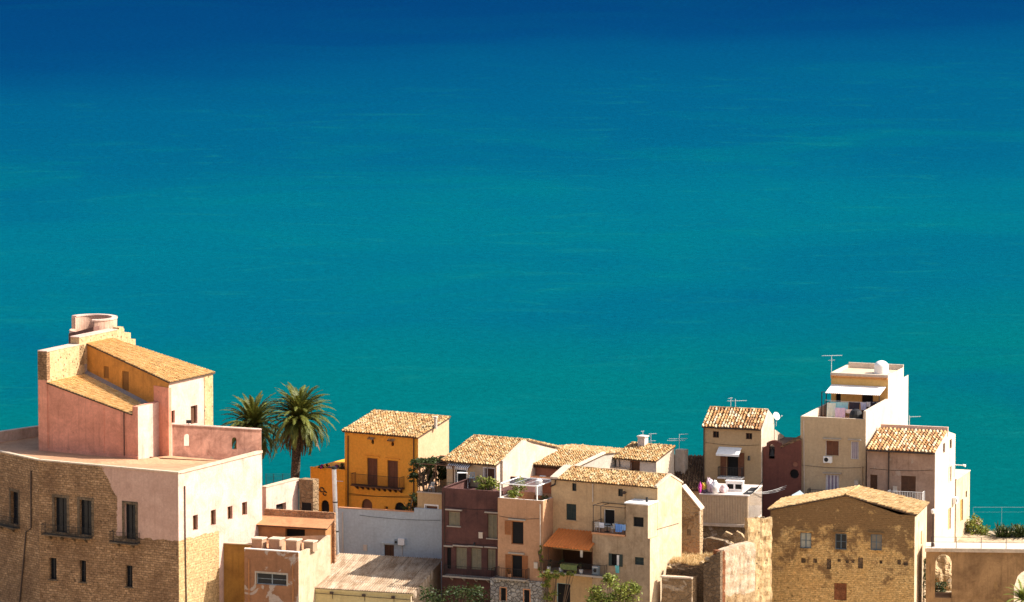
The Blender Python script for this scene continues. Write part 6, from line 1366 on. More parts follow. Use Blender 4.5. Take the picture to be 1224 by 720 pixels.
b = MB(); rnd = random.Random(2); leaves(b, (-.1, -.4, 2.0), (.7, .5, .5), 60, .08, rnd); b.obj('flowers', m['cap'], t)
for i, (x, lab_) in enumerate(((1199, 'spiky green agave clump beside the oleander bush'), (1221, 'spiky green agave clump at the far right frame edge'))):
    t = empty('agave', lab_, 'agave', at(x, 645, 582), 'agaves by the road'); b = MB(); R.seed(30 + i)
    for k in range(60): frond(b, (R.uniform(-.6, .6), R.uniform(-.3, .3), .2), k * 2.4, rad(R.uniform(20, 85)), R.uniform(1.0, 1.8), .5, .2, 8)
    b.obj('foliage', m['leafd'], t)
t = empty('low_palm', 'low palm fronds in the shade of the right arch', 'palm', at(1222, 722, 552)); b = MB(); R.seed(50)
for k in range(40): frond(b, (0, 0, .4), k * 2.4, rad(R.uniform(10, 85)), R.uniform(1.2, 2.6), 1.2, .35, 12)
b.obj('foliage', m['leaf'], t)
for i, (x, hh, lab_) in enumerate(((1188, 1.1, 'low green shrub between the oleander bush and the agaves'), (1209, 1.3, 'green shrub between the two agaves'), (1229, 1.4, 'green shrub cut by the right frame edge'))):
    shrub('roadside_shrub', lab_, 'shrub', at(x, 646, 584.5), [(-.7, 0, hh * .6, .8, .6, .6), (.5, .1, hh * .75, .9, .6, .7)], 330, .13, m['leaf'] if i != 1 else m['leafd'], 60 + i, 'shrubs behind the road')
shrub('arch_shade_fill', 'dark foliage added for shade in the lower left of the viaduct arch', 'shrub', at(1118, 716, 562), [(-.6, 0, 1.4, .9, .8, 1.5), (.3, .2, .9, .7, .7, .9), (-1.0, 0, 3.0, .6, .6, 1.2)], 420, .14, m['leafd'], 71)  # dark leaves added where the arch is only in shade
# dry grass ledge
b = MB(); rnd = random.Random(77); f = RW.fr
a0, a1 = f.pl('f', 0, 783, 680)[0], f.pl('f', 0, 841, 676)[0]
for _ in range(4200):
    u = rnd.uniform(a0, a1); v = rnd.uniform(.3, 5.0); p = f.world(u, v, RW.z + .15 + .35 * max(0, math.sin(u * 1.3 + v)) * .5); h_ = rnd.uniform(.15, .6); d = Vector((rnd.uniform(-.25, .25), rnd.uniform(-.2, .2), h_)); w = Vector((rnd.uniform(-.03, .03), .02, 0)) * 1.4
    b.add([p - w, p + w, p + d], (rnd.random(), .5))
g = b.obj('dry_grass', m['dry']); tag(g, 'dry straw coloured grass on the ledge above the dark retaining wall', 'grass', None, 'stuff')
b = MB(); b.prism([tuple(f.world(u, v, 0))[:2] for u, v in ((a0, 3.1), (a1, 3.1), (a1, 6), (a0, 6))], 3, RW.z + .2); g = b.obj('grass_ledge', m['terra']); g['kind'] = 'structure'
# lit rock behind the arch
rnd = random.Random(5); c = at(1127, 690, 566); me = bmesh.new(); bmesh.ops.create_icosphere(me, subdivisions=4, radius=1)
from mathutils import noise as MN
for v in me.verts:
    k = 1 + .5 * MN.noise(v.co * 1.3) + .25 * MN.noise(v.co * 3.1); v.co = Vector((v.co.x * 1.3 * k, v.co.y * 1.0 * k, v.co.z * 2.5 * k))
md = bpy.data.meshes.new('rock_outcrop'); me.to_mesh(md); me.free(); md.materials.append(m['ruin_lit']); o = bpy.data.objects.new('rock_outcrop', md); COL.objects.link(o); o.location = c; tag(o, 'pale jagged rock seen through the arch of the viaduct', 'rock')

# ================================================================== ground and sea
b = MB(); xs = [-420 + 6 * i for i in range(141)]; ys = [-60 + 6 * i for i in range(94)] + [506 + 3 * i for i in range(45)]
V = [[(x, y, ground_z(x, y)) for x in xs] for y in ys]
for j in range(len(ys) - 1):
    for i in range(len(xs) - 1): b.add([V[j][i], V[j][i + 1], V[j + 1][i + 1], V[j + 1][i]])
n = NT('dry_ground'); k = n.mix(n.ramp(n.noise(.15, 8, .65), [(.5, 0), (.7, 1)]), (.48, .37, .25), (.22, .18, .10)); k = n.mix(1.0, k, n.ramp(n.noise(1.5, 7, .7), [(.3, .7), (.7, 1.25)]), 'MULTIPLY'); n.bump(n.noise(1.2, 8, .7), .8, .3); n.col(k)
b.smooth = True; structure(b.obj('ground', n.m, merge=True))
# sea
n = NT('sea_water'); x, y, z = n.sep()
big = n.noise(1, 5, .55, n.map((.0055, .0055, 1))); mid_ = n.noise(1, 7, .62, n.map((.015, .013, 1), rot=(0, 0, .5)), dist=1.2); wisp = n.noise(1, 6, .7, n.map((.06, .13, 1), rot=(0, 0, .35)), dist=.8); fine = n.noise(1, 5, .65, n.map((.8, .55, 1), rot=(0, 0, .12)))
w = n.math('ADD', y, n.math('MULTIPLY', n.math('SUBTRACT', big, .5), 190)); w = n.math('SUBTRACT', w, n.math('MULTIPLY', x, .45))
t_ = n.math('DIVIDE', n.math('SUBTRACT', w, 600), 900)
def lin(c, K=(2.2, 2.85, 2.85)): return tuple(((v / 255 / 12.92) if v < 11 else ((v / 255 + .055) / 1.055) ** 2.4) / k_ for v, k_ in zip(c, K))
SEA = [((d - 600) / 900, lin(c)) for d, c in ((620, (0, 130, 130)), (690, (0, 129, 133)), (770, (0, 131, 139)), (850, (0, 121, 148)), (945, (0, 127, 152)), (985, (0, 123, 152)), (1050, (0, 111, 150)), (1180, (0, 105, 150)), (1275, (0, 95, 146)), (1335, (0, 80, 139)), (1480, (0, 70, 132)))]
k = n.ramp(t_, SEA)
far0 = n.ramp(t_, [(.5, 1), (.75, .15)])
k = n.mix(n.math('MULTIPLY', far0, n.ramp(mid_, [(.5, 0), (.75, .5)])), k, lin((0, 140, 146))); k = n.mix(n.math('MULTIPLY', far0, n.ramp(mid_, [(.25, .45), (.47, 0)])), k, lin((0, 104, 146)))
far = n.ramp(t_, [(.62, 1), (.78, 0)])
k = n.mix(n.math('MULTIPLY', n.ramp(wisp, [(.56, 0), (.82, .5)]), far), k, lin((25, 155, 150)))
k = n.mix(1.0, k, n.ramp(fine, [(.3, .89), (.7, 1.11)]), 'MULTIPLY')
v_ = n.n('ShaderNodeTexVoronoi'); n.l(n.map((.06, .022, 1)), v_.inputs['Vector']); v_.inputs['Scale'].default_value = 1
sp = n.math('MULTIPLY', n.math('LESS_THAN', v_.outputs['Distance'], .022), n.math('GREATER_THAN', n.sep(v_.outputs['Color'])[0], .80))
k = n.mix(sp, k, (.5, .55, .55))
hgt = n.math('ADD', n.math('MULTIPLY', fine, .6), n.noise(1, 6, .65, n.map((.5, .9, 1)))); n.bump(hgt, .35, .5)
df = n.n('ShaderNodeBsdfDiffuse'); n.l(k, df.inputs[0]); gl = n.n('ShaderNodeBsdfGlossy'); gl.inputs['Roughness'].default_value = .3; gl.inputs[0].default_value = (.2, .6, 1, 1)
bn = [q for q in n.t.nodes if q.type == 'BUMP'][0]; n.l(bn.outputs[0], df.inputs['Normal']); n.l(bn.outputs[0], gl.inputs['Normal'])
mx = n.n('ShaderNodeMixShader'); mx.inputs[0].default_value = .012; n.l(df.outputs[0], mx.inputs[1]); n.l(gl.outputs[0], mx.inputs[2]); n.l(mx.outputs[0], n.t.nodes['Material Output'].inputs[0])
b = MB()
for i in range(24):
    for j in range(24):
        x0, x1 = -6000 + 500 * i, -5500 + 500 * i; y0, y1 = -500 + 500 * j, 0 + 500 * j
        b.add([(x0, y0, 0), (x1, y0, 0), (x1, y1, 0), (x0, y1, 0)])
structure(b.obj('sea', n.m, merge=True))

# ================================================================== light
SUN_EL, SUN_AZ = rad(43), rad(-3)      # azimuth measured from +X towards +Y
wd_ = bpy.data.worlds.new('World'); SC.world = wd_; wd_.use_nodes = True; wt_ = wd_.node_tree
sky = wt_.nodes.new('ShaderNodeTexSky'); sky.sky_type = 'NISHITA'; sky.sun_disc = False; sky.sun_elevation = SUN_EL; sky.sun_rotation = math.pi / 2 - SUN_AZ; sky.altitude = 100; sky.air_density = 1; sky.dust_density = 4; sky.ozone_density = .6
wt_.links.new(sky.outputs[0], wt_.nodes['Background'].inputs[0]); wt_.nodes['Background'].inputs[1].default_value = .1
sl = bpy.data.lights.new('sun', 'SUN'); sl.energy = 4.3; sl.angle = rad(.53); sl.color = (1, .925, .835); so = bpy.data.objects.new('sun', sl); COL.objects.link(so)
sd = Vector((math.cos(SUN_EL) * math.cos(SUN_AZ), math.cos(SUN_EL) * math.sin(SUN_AZ), math.sin(SUN_EL))); so.rotation_euler = sd.to_track_quat('Z', 'Y').to_euler(); so.location = (100, 500, 200)
vs = SC.view_settings; vs.view_transform = 'Standard'; vs.look = 'None'; vs.exposure = 1.05; vs.gamma = 1; vs.use_curve_mapping = False
SC.cycles.max_bounces = 6
# ================================================================== small things
R.seed(99)
m['alu'] = flat('aluminium', (.62, .62, .60), .4, .3)
def cloth_mb(w, h_, rnd, folds=3, amp=.06, nx=14, nz=8, th=.006):
    """a cloth hanging from a line: width along local x, soft vertical folds"""
    b = MB(); b.smooth = True; ph = rnd.uniform(0, 6); skew = rnd.uniform(-.06, .06)
    def P(i, j, off):
        x = (i / nx - .5) * w; z = -h_ * j / nz; y = amp * (j / nz) ** .7 * math.sin(ph + folds * 6.28 * i / nx) + off
        return (x * (1 - .05 * j / nz) + skew * z, y, z + .03 * math.sin(3.14 * i / nx) * -1)
    for i in range(nx):
        for j in range(nz):
            b.add([P(i, j, 0), P(i + 1, j, 0), P(i + 1, j + 1, 0), P(i, j + 1, 0)])
    return b
def cloth(name, label, cat, fr, u, v, z, w, h_, c, seed, group='laundry on the line', yaw_off=0, stripe=None):
    rnd = random.Random(seed); b = cloth_mb(w, h_, rnd, rnd.choice((2, 3)), .07)
    mm = plaster('cloth_' + name + str(seed), c, scl(c, .75), .3, 2) if not stripe else plaster('cloth_' + name + str(seed), c, stripe, 1.0, 3)
    return item(name, b, mm, label, cat, fr.world(u, v, z), group, math.degrees(fr.yaw) + yaw_off, merge=True)
# --- laundry on the tower house terrace
f = TW.fr; vl = vu_l = TW.v(1061.5, 470) - 2.5
zln = f.pl('f', vl, 1010, 479.5)[1]; L0 = f.pl('f', vl, 986, 480)[0]; L1 = f.pl('f', vl, 1052, 480)[0]
t = empty('clothes_line', 'washing line strung across the tower house roof terrace', 'clothes line', f.world(L0, vl, TW.z - .95), None, 18.5)
b = MB(); b.tube([(0, 0, zln - TW.z + .95), ((L1 - L0) / 2, 0, zln - TW.z + .88), (L1 - L0, 0, zln - TW.z + .95)], .012, 4); b.obj('line', m['alu'], t)
for x in (0, L1 - L0): b = MB(); b.tube([(x, 0, 0), (x, 0, zln - TW.z + 1.0)], .035, 6); b.obj('post', m['iron'], t)
for i, (x0, x1, y0, y1, c, nm, lab_, dv) in enumerate(((281, 332, 344, 425, (.60, .75, .66), 'sheet', 'mint green sheet hanging leftmost on the tower house terrace', -.12), (300, 404, 338, 384, (.36, .66, .68), 'sheet', 'wide teal sheet hanging behind the mint and lilac washing', .1), (327, 386, 372, 425, (.62, .56, .74), 'towel', 'lilac towel hanging low on the tower house terrace', -.3), (388, 426, 380, 402, (.75, .72, .68), 'shirt', 'small white shirt hanging next to the lilac towel', -.25), (408, 470, 338, 388, (.035, .035, .05), 'blanket', 'dark blanket hanging in the middle of the washing', 0), (473, 506, 341, 384, (.48, .52, .66), 'shirt', 'pale blue shirt right of the dark blanket', 0), (508, 530, 338, 366, (.62, .60, .60), 'towel', 'small pale towel between dark trousers', 0), (532, 578, 335, 370, (.03, .03, .04), 'trousers', 'dark trousers hanging rightmost on the line', 0))):
    p, q = T15(x0, y0), T15(x1, y1); v_ = vl + dv; a0, a1 = f.pl('f', v_, p[0], p[1])[0], f.pl('f', v_, q[0], p[1])[0]; z1 = f.pl('f', v_, (p[0] + q[0]) / 2, p[1])[1]; z0_ = f.pl('f', v_, p[0], q[1])[1]
    cloth(nm, lab_, 'laundry', f, (a0 + a1) / 2, v_, z1, a1 - a0, z1 - z0_, c, 100 + i)
p = T15(447, 430); a, z = f.pl('f', .9, *p); t = empty('covered_barbecue', 'black covered barbecue at the front parapet of the tower house terrace', 'barbecue', f.world(a, .95, TW.z - .95), None, 18.5)
b = MB(); b.smooth = True; b.tube([(0, 0, .25), (0, 0, .8), (0, 0, 1.3), (0, 0, 1.65), (0, 0, 1.78)], [.62, .72, .66, .5, .2], 14); b.obj('cover', m['iron'], t); b = MB()
for k in range(3): b.tube([(.35 * math.cos(k * 2.1), .35 * math.sin(k * 2.1), 0), (.3 * math.cos(k * 2.1), .3 * math.sin(k * 2.1), .4)], .03)
b.obj('leg', m['steel'], t)
# --- aerials
def antenna(label, fr, u, v, zb, mast, booms, yaw=0):
    t = empty('tv_antenna', label, 'antenna', fr.world(u, v, zb), 'rooftop television aerials', yaw)
    b = MB(); b.tube([(0, 0, -.1), (0, 0, mast)], .028, 6); b.obj('mast', m['alu'], t)
    for (x0, x1, z, n) in booms:
        b = MB(); b.tube([(x0, 0, z), (x1, 0, z + .05)], .022, 5)
        for k in range(n): x = x0 + (x1 - x0) * (k + .5) / n; b.tube([(x, -.28, z + .03), (x, .28, z + .03)], .012, 4)
        b.obj('boom', m['alu'], t)
    return t
def aerial(label, H_, ax_v, px, py0, py1, booms, yaw=0):
    """mast from pixel row py0 (foot) to py1 (top) at plane v"""
    f = H_.fr; u = f.pl('f', ax_v, px, py0)[0]; z0_ = f.pl('f', ax_v, px, py0)[1]; z1_ = f.pl('f', ax_v, px, py1)[1]; s = 1 / (FPX / 570)
    return antenna(label, f, u, ax_v, z0_, z1_ - z0_, [((a - px) * s, (c - px) * s, f.pl('f', ax_v, px, y)[1] - z0_, n) for a, c, y, n in booms], yaw)
aerial('television aerial on a mast at the left of the tower house roof', TW, TW.v(1061.5, 470), 993.8, 448, 425, [(982, 1007, 425.5, 9), (990, 998, 431, 3)])
aerial('long television aerial above the tiled roof of the awning house', C6, C6.v(918, 500), 879, 489, 477, [(869, 893, 479.5, 9)])
aerial('short television mast left on the ridge of the awning house', C6, C6.v(918, 500) + .1, 873.5, 488, 475.5, [(870, 876, 476.5, 2)])
aerial('two tier television aerial right of the chimney house', CH, CH.v(806, 532.6) + 1.2, 812, 537, 519, [(797, 819, 527, 10), (799, 822, 524.8, 5), (813, 823, 519.5, 4)])
aerial('small television aerial on the chimney block of the chimney house', CH, CH.v(806, 532.6) - .5, 768.5, 521.5, 515.5, [(766, 770, 516, 2)])
aerial('thin bent aerial right behind the chimney of the chimney house', CH, CH.v(806, 532.6) + .3, 778, 530, 518.5, [(775, 785, 519, 4), (774, 784, 527.5, 3)])
aerial('television aerial behind the striped tile roof beside the tower house', TW, 16.5, 1087, 516, 497, [(1087, 1101, 498.5, 5)])
# --- satellite dishes
def dish(label, fr, u, v, z, r=.7, yaw=0):
    t = empty('satellite_dish', label, 'satellite dish', fr.world(u, v, z - 1.0), None, yaw)
    b = MB(); b.smooth = True; N_ = 20; ax_ = Vector((.75, -.45, .42)).normalized(); x = ax_.cross(Vector((0, 0, 1))).normalized(); y = x.cross(ax_); c = Vector((0, 0, 1.0))
    P = lambda rr, a: c + (x * math.cos(a) + y * math.sin(a)) * rr + ax_ * (rr * rr * .35)
    for k in range(4):
        for j in range(N_):
            a0, a1 = 6.2832 * j / N_, 6.2832 * (j + 1) / N_; b.add([P(r * k / 4, a0), P(r * k / 4, a1), P(r * (k + 1) / 4, a1), P(r * (k + 1) / 4, a0)])
    b.obj('reflector', m['white_paint'], t, merge=True)
    b = MB(); b.tube([c - y * r, c + ax_ * .8 - y * .25], .02, 5); b.tube([c + ax_ * .8 - y * .25, c + ax_ * .72 - y * .22], .06, 8); b.obj('feed_arm', m['alu'], t); b = MB(); b.tube([(0, 0, 0), (0, 0, .75), c - ax_ * .05], .035, 6); b.obj('mast', m['alu'], t)
vq_ = C6.v(925.5, 500); dish('white satellite dish on the right gable of the awning house', C6.fr, .15, vq_ + .2, C6.fr.zat(.15, vq_, 498), .42, 18)
# --- air conditioners
def aircon(label, fr, ax, c, px, py, w=.85, h_=.62, group='air conditioning units'):
    a, z = fr.pl(ax, c, px, py); base = fr.world(*pt(ax, c, a, 0, z - h_ / 2)[:2], z - h_ / 2); t = empty('air_conditioner', label, 'air conditioner', base, group, math.degrees(fr.yaw) - (90 if ax == 'r' else 0))
    b = MB(); b.box(-w / 2, w / 2, -.42, -.06, 0, h_); b.obj('casing', m['white_paint'], t); b = MB(); b.tube([(-.12, -.425, h_ / 2), (-.12, -.435, h_ / 2)], .22, 16); b.obj('fan_grille', m['iron'], t)
    for s in (-.3, .3): b = MB(); b.box(s - .02, s + .02, -.42, 0, -.06, -.005); b.obj('bracket', m['alu'], t)
aircon('white air conditioner below the brown shutters of the tower house', TW.fr, 'f', 0, 990.3, 549)
aircon('white air conditioner on the dazzling side wall of the striped roof house', RH.fr, 'r', 0, 1139, 598)
# --- chairs
def chair(label, base, yaw, mat, group='plastic terrace chairs'):
    t = empty('chair', label, 'chair', base, group, yaw); b = MB(); b.box(-.25, .25, -.25, .25, .42, .46); b.obj('seat', mat, t)
    b = MB()
    for k in range(4): b.box(-.24 + k * .13, -.17 + k * .13, .22, .26, .5, .88)
    b.box(-.25, .25, .215, .265, .86, .95); b.obj('backrest', mat, t)
    for x, y in ((-.22, -.22), (.22, -.22), (-.22, .24), (.22, .24)): b = MB(); b.tube([(x, y, 0), (x * .95, y * .95, .42)], .022, 5); b.obj('leg', mat, t)
    for x in (-.25, .25): b = MB(); b.tube([(x, -.22, .42), (x, -.22, .64), (x, .24, .66)], .02, 5); b.obj('armrest', mat, t)
f = CR.fr
a = f.pl('f', vp + .6, 715, 640)[0]; chair('white chair at the left end of the cream house balcony', f.world(a, vp + .55, zBal), 200, m['white_paint'])
a = f.pl('f', vp + .6, 734, 640)[0]; chair('white chair beside the blue towels on the cream house balcony', f.world(a, vp + .6, zBal), 160, m['white_paint'])
a = f.pl('f', vp + .6, 725, 640)[0]; t = empty('round_table', 'dark round table between two white chairs on the balcony', 'table', f.world(a, vp + .7, zBal)); b = MB(); b.tube([(0, 0, .7), (0, 0, .74)], .4, 16); b.obj('tabletop', m['blue_frame'], t); b = MB(); b.tube([(0, 0, 0), (0, 0, .05), (0, 0, .06), (0, 0, .7)], [.25, .25, .04, .04], 10); b.obj('pedestal', m['iron'], t)
a = VT.u(516, 580, 1.0); chair('white chair under the vine pergola', VT.fr.world(a, 1.0, VT.z), 20, m['white_paint'])
a = VT.u(510.5, 580, 1.3); t = empty('garden_table', 'dark garden table under the vine pergola', 'table', VT.fr.world(a, 1.8, VT.z)); b = MB(); b.box(-.6, .6, -.4, .4, .7, .74); b.obj('tabletop', m['shadow_wood'], t)
for x in (-.52, .52):
    for y in (-.34, .34): b = MB(); b.box(x - .03, x + .03, y - .03, y + .03, 0, .7); b.obj('leg', m['shadow_wood'], t)
# towels on the cream house balcony rail
for i, (x, w, h_, c, lab_) in enumerate(((739.5, .75, .75, (.12, .26, .62), 'bright blue towel over the right end of the cream house balcony rail'), (744.5, .6, .55, (.20, .36, .66), 'lighter blue towel next to the outhouse on the balcony rail'), (719, .5, .5, (.60, .62, .70), 'pale cloth at the left of the cream house balcony rail'))):
    z = zBal + 1.02; a = f.pl('f', vp - .14, x, 632)[0]; cloth('towel', lab_, 'laundry', f, a, vp - .15, z, w, h_, c, 130 + i, 'towels on the balcony rail')
z1 = f.pl('f', vp - .15, 737.5, 676)[1]; a = f.pl('f', vp - .15, 737.5, 676)[0]; cloth('towel', 'turquoise towel hanging under the shuttered window of the cream house', 'laundry', f, a, vp - .15, z1, .42, .72, (.16, .50, .50), 140, None)
a, z1 = f.pl('f', vp - .05, 738.8, 663.5); cloth('towel', 'narrow white towel between the green shutters of the cream house', 'laundry', f, a, vp - .06, z1, .25, 1.0, (.7, .68, .66), 141, None)
# lower balcony of the cream house
a = f.pl('f', -2.0, 681.5, 680)[0]; t = empty('dining_table', 'table with hanging green cloth on the lower balcony', 'table', f.world(a, -1.9, zlb), None, 29)
b = MB(); b.box(-.9, .9, -.4, .4, .72, .76); b.obj('tabletop', m['shadow_wood'], t); b = MB()
for k in range(16): x = -.92 + 1.84 * k / 16; b.add([(x, -.42 - .03 * (k % 2), .78), (x + .115, -.42 - .03 * ((k + 1) % 2), .78), (x + .115, -.45 - .05 * ((k + 1) % 2), .3), (x, -.45 - .05 * (k % 2), .3)])
b.box(-.92, .92, -.42, .42, .765, .785); b.obj('tablecloth', plaster('green_cloth', (.30, .36, .12), amt=.3), t)
for x in (-.8, .8):
    for y in (-.32, .32): b = MB(); b.box(x - .03, x + .03, y - .03, y + .03, 0, .72); b.obj('leg', m['shadow_wood'], t)
a = f.pl('f', -2.1, 712.5, 678)[0]; t = empty('washing_machine', 'grey white washing machine at the right end of the lower balcony', 'washing machine', f.world(a, -2.05, zlb), None, 29); b = MB(); b.box(-.3, .3, -.28, .28, 0, .86); b.obj('cabinet', m['blue_frame'], t); b = MB(); b.tube([(0, -.285, .48), (0, -.30, .48)], .19, 16); b.obj('door', m['iron'], t); b = MB(); b.box(-.3, .3, -.292, -.281, .74, .85); b.obj('control_panel', m['white_paint'], t)
for i, (x, lab_) in enumerate(((656, 'white plant pot standing leftmost on the lower balcony'), (670.5, 'white plant pot left of the green tablecloth'), (694.5, 'white plant pot right of the green tablecloth'))):
    a = f.pl('f', -2.2, x, 680)[0]; o = f.world(a, -2.2, zlb); t = shrub('plant_pot', lab_, 'plant pot', o, [(0, 0, .85, .26, .22, .3)], 70, .09, m['leafd'], 200 + i, 'plant pots on the lower balcony'); b = MB(); b.tube([(0, 0, 0), (0, 0, .42)], [.15, .21], 10); b.obj('pot', m['white_paint'], t)
a = f.pl('f', -1.6, 695, 662)[0]; cloth('shirt', 'small white shirt hanging under the orange awning', 'laundry', f, a, -1.6, f.pl('f', -1.6, 695, 657.5)[1], .3, .7, (.72, .7, .68), 150, None)
# --- heap of things on the sheet walled terrace
f = LT.fr; zd = LT.z + .02
def lump(name, label, cat, x0, x1, y0, y1, v, c, seed, d=.5, group=None, mat=None):
    p, q = T12(x0, y0), T12(x1, y1); a0, a1 = f.pl('f', v, p[0], p[1])[0], f.pl('f', v, q[0], p[1])[0]; z1 = f.pl('f', v, p[0], p[1])[1]; z0_ = max(zd, f.pl('f', v, p[0], q[1])[1]) - .02
    bm = bmesh.new(); bmesh.ops.create_icosphere(bm, subdivisions=3, radius=1); sd_ = seed * 7.3
    for v_ in bm.verts:
        k = 1 + .35 * MN.noise(v_.co * 1.6 + Vector((sd_, 0, 0))) + .15 * MN.noise(v_.co * 4 + Vector((0, sd_, 0))); v_.co = Vector((v_.co.x * (a1 - a0) / 2 * k, v_.co.y * d * k, max(0, (v_.co.z + .75) / 1.75 * k) * (z1 - z0_)))
    me = bpy.data.meshes.new(name); bm.to_mesh(me); bm.free(); me.materials.append(mat or plaster('fabric_' + str(seed), c, scl(c, .7), .4, 2.5))
    for p_ in me.polygons: p_.use_smooth = True
    o = bpy.data.objects.new(name, me); COL.objects.link(o); o.location = f.world((a0 + a1) / 2, v, z0_); return tag(o, label, cat, group)
lump('laundry_heap', 'magenta bundle at the left edge of the sheet walled terrace', 'laundry', 263, 283, 35, 104, .5, (.55, .06, .30), 301)
lump('laundry_heap', 'yellow bundle beside the magenta one on the terrace', 'laundry', 279, 310, 34, 80, .8, (.62, .46, .06), 302)
lump('laundry_heap', 'tall pale pink bundle in the middle of the heap', 'laundry', 306, 350, 6, 90, .9, (.66, .50, .52), 303)
lump('laundry_heap', 'white sheet bundle sloping down the right of the heap', 'laundry', 334, 385, 25, 104, .6, (.74, .70, .68), 304, .6)
lump('laundry_heap', 'low rosy bundle in front of the white cabinet', 'laundry', 385, 432, 48, 96, .9, (.60, .42, .42), 305)
lump('laundry_heap', 'dark bundle at the foot of the yellow one', 'laundry', 284, 312, 70, 108, .45, (.10, .07, .09), 306, .3)
p, q = T12(424, 24), T12(522, 74); v_ = 2.2; a0, a1 = f.pl('f', v_, *p)[0], f.pl('f', v_, q[0], p[1])[0]; z1 = f.pl('f', v_, *p)[1]
t = empty('rabbit_hutch', 'white hutch with two dark mesh openings on the sheet walled terrace', 'hutch', f.world((a0 + a1) / 2, v_, zd), None, 14); w = a1 - a0; hh = max(.6, z1 - zd)
b = MB(); wall(b, 'f', -.3, -w / 2, w / 2, 0, hh, [hole(-w * .42, -w * .05, hh * .25, hh * .75), hole(w * .05, w * .42, hh * .25, hh * .75)], .1); wall(b, 'b', .3, -w / 2, w / 2, 0, hh); wall(b, 'l', -w / 2, -.3, .3, 0, hh); wall(b, 'r', w / 2, -.3, .3, 0, hh); b.obj('body', m['white_paint'], t)
b = MB(); b.box(-w / 2 - .05, w / 2 + .05, -.36, .34, hh + .002, hh + .07); b.obj('lid', m['white_paint'], t)
for s in (-1, 1): b = MB(); x = s * w * .235; b.add([(x - w * .185, -.22, hh * .25), (x + w * .185, -.22, hh * .25), (x + w * .185, -.22, hh * .75), (x - w * .185, -.22, hh * .75)]); b.obj('opening', m['dark'], t)
p, q = T12(512, 60), T12(632, 18); a0, z0_ = f.pl('f', 1.0, 889, 591); a1, z1 = f.pl('f', 3.5, 911.5, 574); b = MB()
for i in range(8):
    for j in range(8):
        P = lambda i, j: (a0 + (a1 - a0) * i / 8, .4 + 4.2 * j / 8, max(zd + .05, z0_ + (z1 - z0_) * i / 8 * (.5 + .5 * j / 8) - .25 * math.sin(i / 8 * 3.14) + .06 * math.sin(j * 1.7 + i)))
        b.add([P(i, j), P(i + 1, j), P(i + 1, j + 1), P(i, j + 1)])
b.smooth = True; o_ = f.world(0, 0, 0); o = b.obj('tarpaulin', m['iron'], None, (0, 0, zd), merge=True); o.location = f.world(0, 0, zd); o.rotation_euler = (0, 0, -f.yaw); tag(o, 'black tarpaulin slung at the right of the sheet walled terrace', 'tarpaulin')
b = MB(); P0 = f.world(-.2, .3, LT.z + .35); P1 = at(940, 580.5, 572)
for k in range(3):
    q0 = P0 + Vector((.1, .35 * k, -.1 * k)); q1 = P1 + Vector((0, .5 * k, -.25 * k)); b.tube([q0.lerp(q1, s / 8) - Vector((0, 0, .5 * math.sin(3.14 * s / 8) * .6)) - P0 for s in range(9)], .02, 4)
o = b.obj('washing_wires', m['alu']); o.location = P0; tag(o, 'three slack washing wires between sheet walled terrace and red chapel', 'clothes line')
b = MB(); p = at(905, 590, 566); b.tube([(0, 0, -3), (0, 0, .5)], .04); 
# dark low buildings filling the court below the chapel
h = House('court_shed', 'small dark shed with grey pitched roof below the red chapel', 'shed', 956, 602, 567, 18, 9); f = h.fr; ul = h.u(935, 601); b = MB(); wall(b, 'f', 0, ul, 0, 9, h.z); wall(b, 'l', ul, 0, 3, 9, h.z); wall(b, 'r', 0, 0, 3, 9, h.z); wall(b, 'b', 3, ul, 0, 9, h.z); h.part('wall', b, m['maroon']); um = ul * .45; zr_ = h.zz(um, 1.5, 589)
b = MB(); b.slab([(ul - .2, -.2, h.z), (um, -.2, zr_), (um, 3, zr_), (ul - .2, 3, h.z)], .08); b.slab([(um, -.2, zr_), (.2, -.2, h.z), (.2, 3, h.z), (um, 3, zr_)], .08); h.part('roof', b, m['blue_frame'])
# --- street lamp on the road, by the brown house
o = BR.fr.world(BR.fr.pl('f', .8, 1115, 650)[0], .8, BR.z); t = empty('street_lamp', 'dark street lamp post at the left end of the viaduct road', 'street lamp', o); b = MB(); b.tube([(0, 0, 0), (0, 0, .35), (0, 0, .36), (0, 0, 3.2)], [.2, .16, .08, .06], 10); b.obj('post', m['pipe'], t); b = MB(); b.tube([(0, 0, 3.2), (0, 0, 3.3), (0, 0, 3.6), (0, 0, 3.7)], [.1, .17, .22, .06], 8); b.obj('lantern', m['white_paint'], t)
# wire fence along the sea behind the road
P = [at(x, 640, 592) for x in (1163, 1197, 1231)]; zt_ = at(1190, 606.5, 592).z
t = empty('wire_fence', 'thin wire fence against the sea behind the agaves', 'fence', P[0])
for p in P: b = MB(); b.tube([p - P[0] + Vector((0, 0, -1)), Vector((p.x - P[0].x, 0, zt_ - P[0].z))], .01, 4); b.obj('post', m['blue_frame'], t)
b = MB()
for k in range(2): z = zt_ - P[0].z - k * .5; b.tube([(0, 0, z), (P[-1].x - P[0].x, 0, z)], .004 if k else .012, 3)
b.obj('wire', m['blue_frame'], t)
# cable on the gable of the cream house
b = MB(); a0, z0_ = CR.fr.pl('r', 0, 785, 633); a1, z1 = CR.fr.pl('r', 0, 811, 625.5); b.tube([(.04, a0, z0_), (.04, a1, z1)], .025, 4); CR.part('cable', b, m['pipe'])
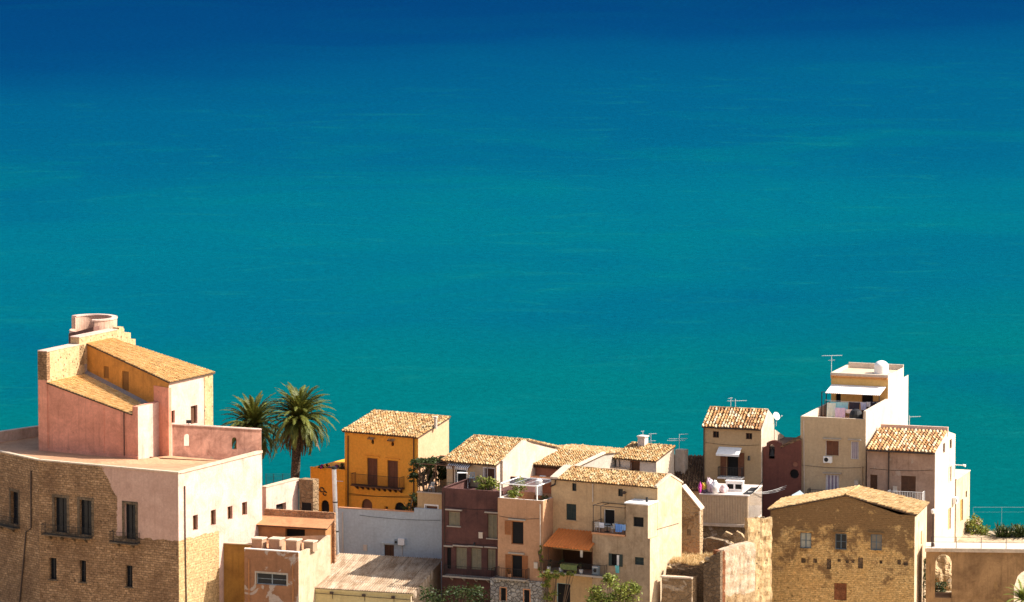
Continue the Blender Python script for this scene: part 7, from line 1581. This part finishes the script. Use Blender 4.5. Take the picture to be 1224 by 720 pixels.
# drying rack on the penthouse terrace
f = C1.fr; a = f.pl('f', -1.2, 553, 583)[0]; t = empty('drying_rack', 'white folding drying rack on the terrace of the tiled penthouse', 'drying rack', f.world(a, -1.2, PK.z - .9)); b = MB()
for s in (-.5, .5): b.tube([(s, -.3, 0), (s, .3, 1.5)], .025); b.tube([(s, .3, 0), (s, -.3, 1.5)], .025)
for k in range(6): y = -.3 + .12 * k; b.tube([(-.5, y, 1.5), (.5, y, 1.5)], .015, 4)
b.obj('frame', m['white_paint'], t)
a = f.pl('f', -1.2, 563, 583)[0]; chair('dark blue chair on the penthouse terrace', f.world(a, -1.0, PK.z - .3), 10, m['blue_frame'])

# ---- pipes, cables and meter boxes on the house fronts
for H_, pts, mt, r_ in ((PK, [(531, 588), (531.5, 640), (531, 690)], m['pipe'], .05), (PT, [(646, 603), (646.3, 640), (646, 690)], m['pale_pipe'], .05), (BL, [(410, 612), (410.5, 660)], m['pale_pipe'], .05), (CR, [(709, 578), (709, 600)], m['pale_pipe'], .05), (TW, [(961, 503), (961.5, 590)], m['pale_pipe'], .045), (C1, [(583, 556), (583, 590)], m['pale_pipe'], .05)):
    pipe(H_, 'f', 0, pts, mt, r_)
def sag_cable(H_, x0, y0, x1, y1, sag=.15, ax='f'):
    a0, z0_ = H_.fr.pl(ax, 0, x0, y0); a1, z1_ = H_.fr.pl(ax, 0, x1, y1); b = MB()
    b.tube([pt(ax, 0, a0 + (a1 - a0) * k / 10, .04, z0_ + (z1_ - z0_) * k / 10 - sag * math.sin(math.pi * k / 10)) for k in range(11)], .017, 4); H_.part('cable', b, m['iron'])
for q in ((PK, 530, 605, 592, 609), (PK, 530, 648, 592, 651), (PT, 597, 617, 646, 620), (TW, 958, 556, 1033, 559), (RH, 1040, 560, 1116, 562), (BL, 430, 616, 526, 622), (C6, 843, 529, 908, 532)): sag_cable(*q)
for H_, x, y in ((PT, 641, 676), (TW, 1024, 578), (RH, 1070, 585), (PK, 575, 640), (BL, 437, 655)):
    a, z = H_.fr.pl('f', 0, x, y); b = MB(); b.abox('f', 0, a - .2, a + .2, .0, .14, z - .28, z + .28); b.abox('f', 0, a - .22, a + .22, .0, .17, z + .282, z + .31); H_.part('meter_box', b, m['pale_pipe'])
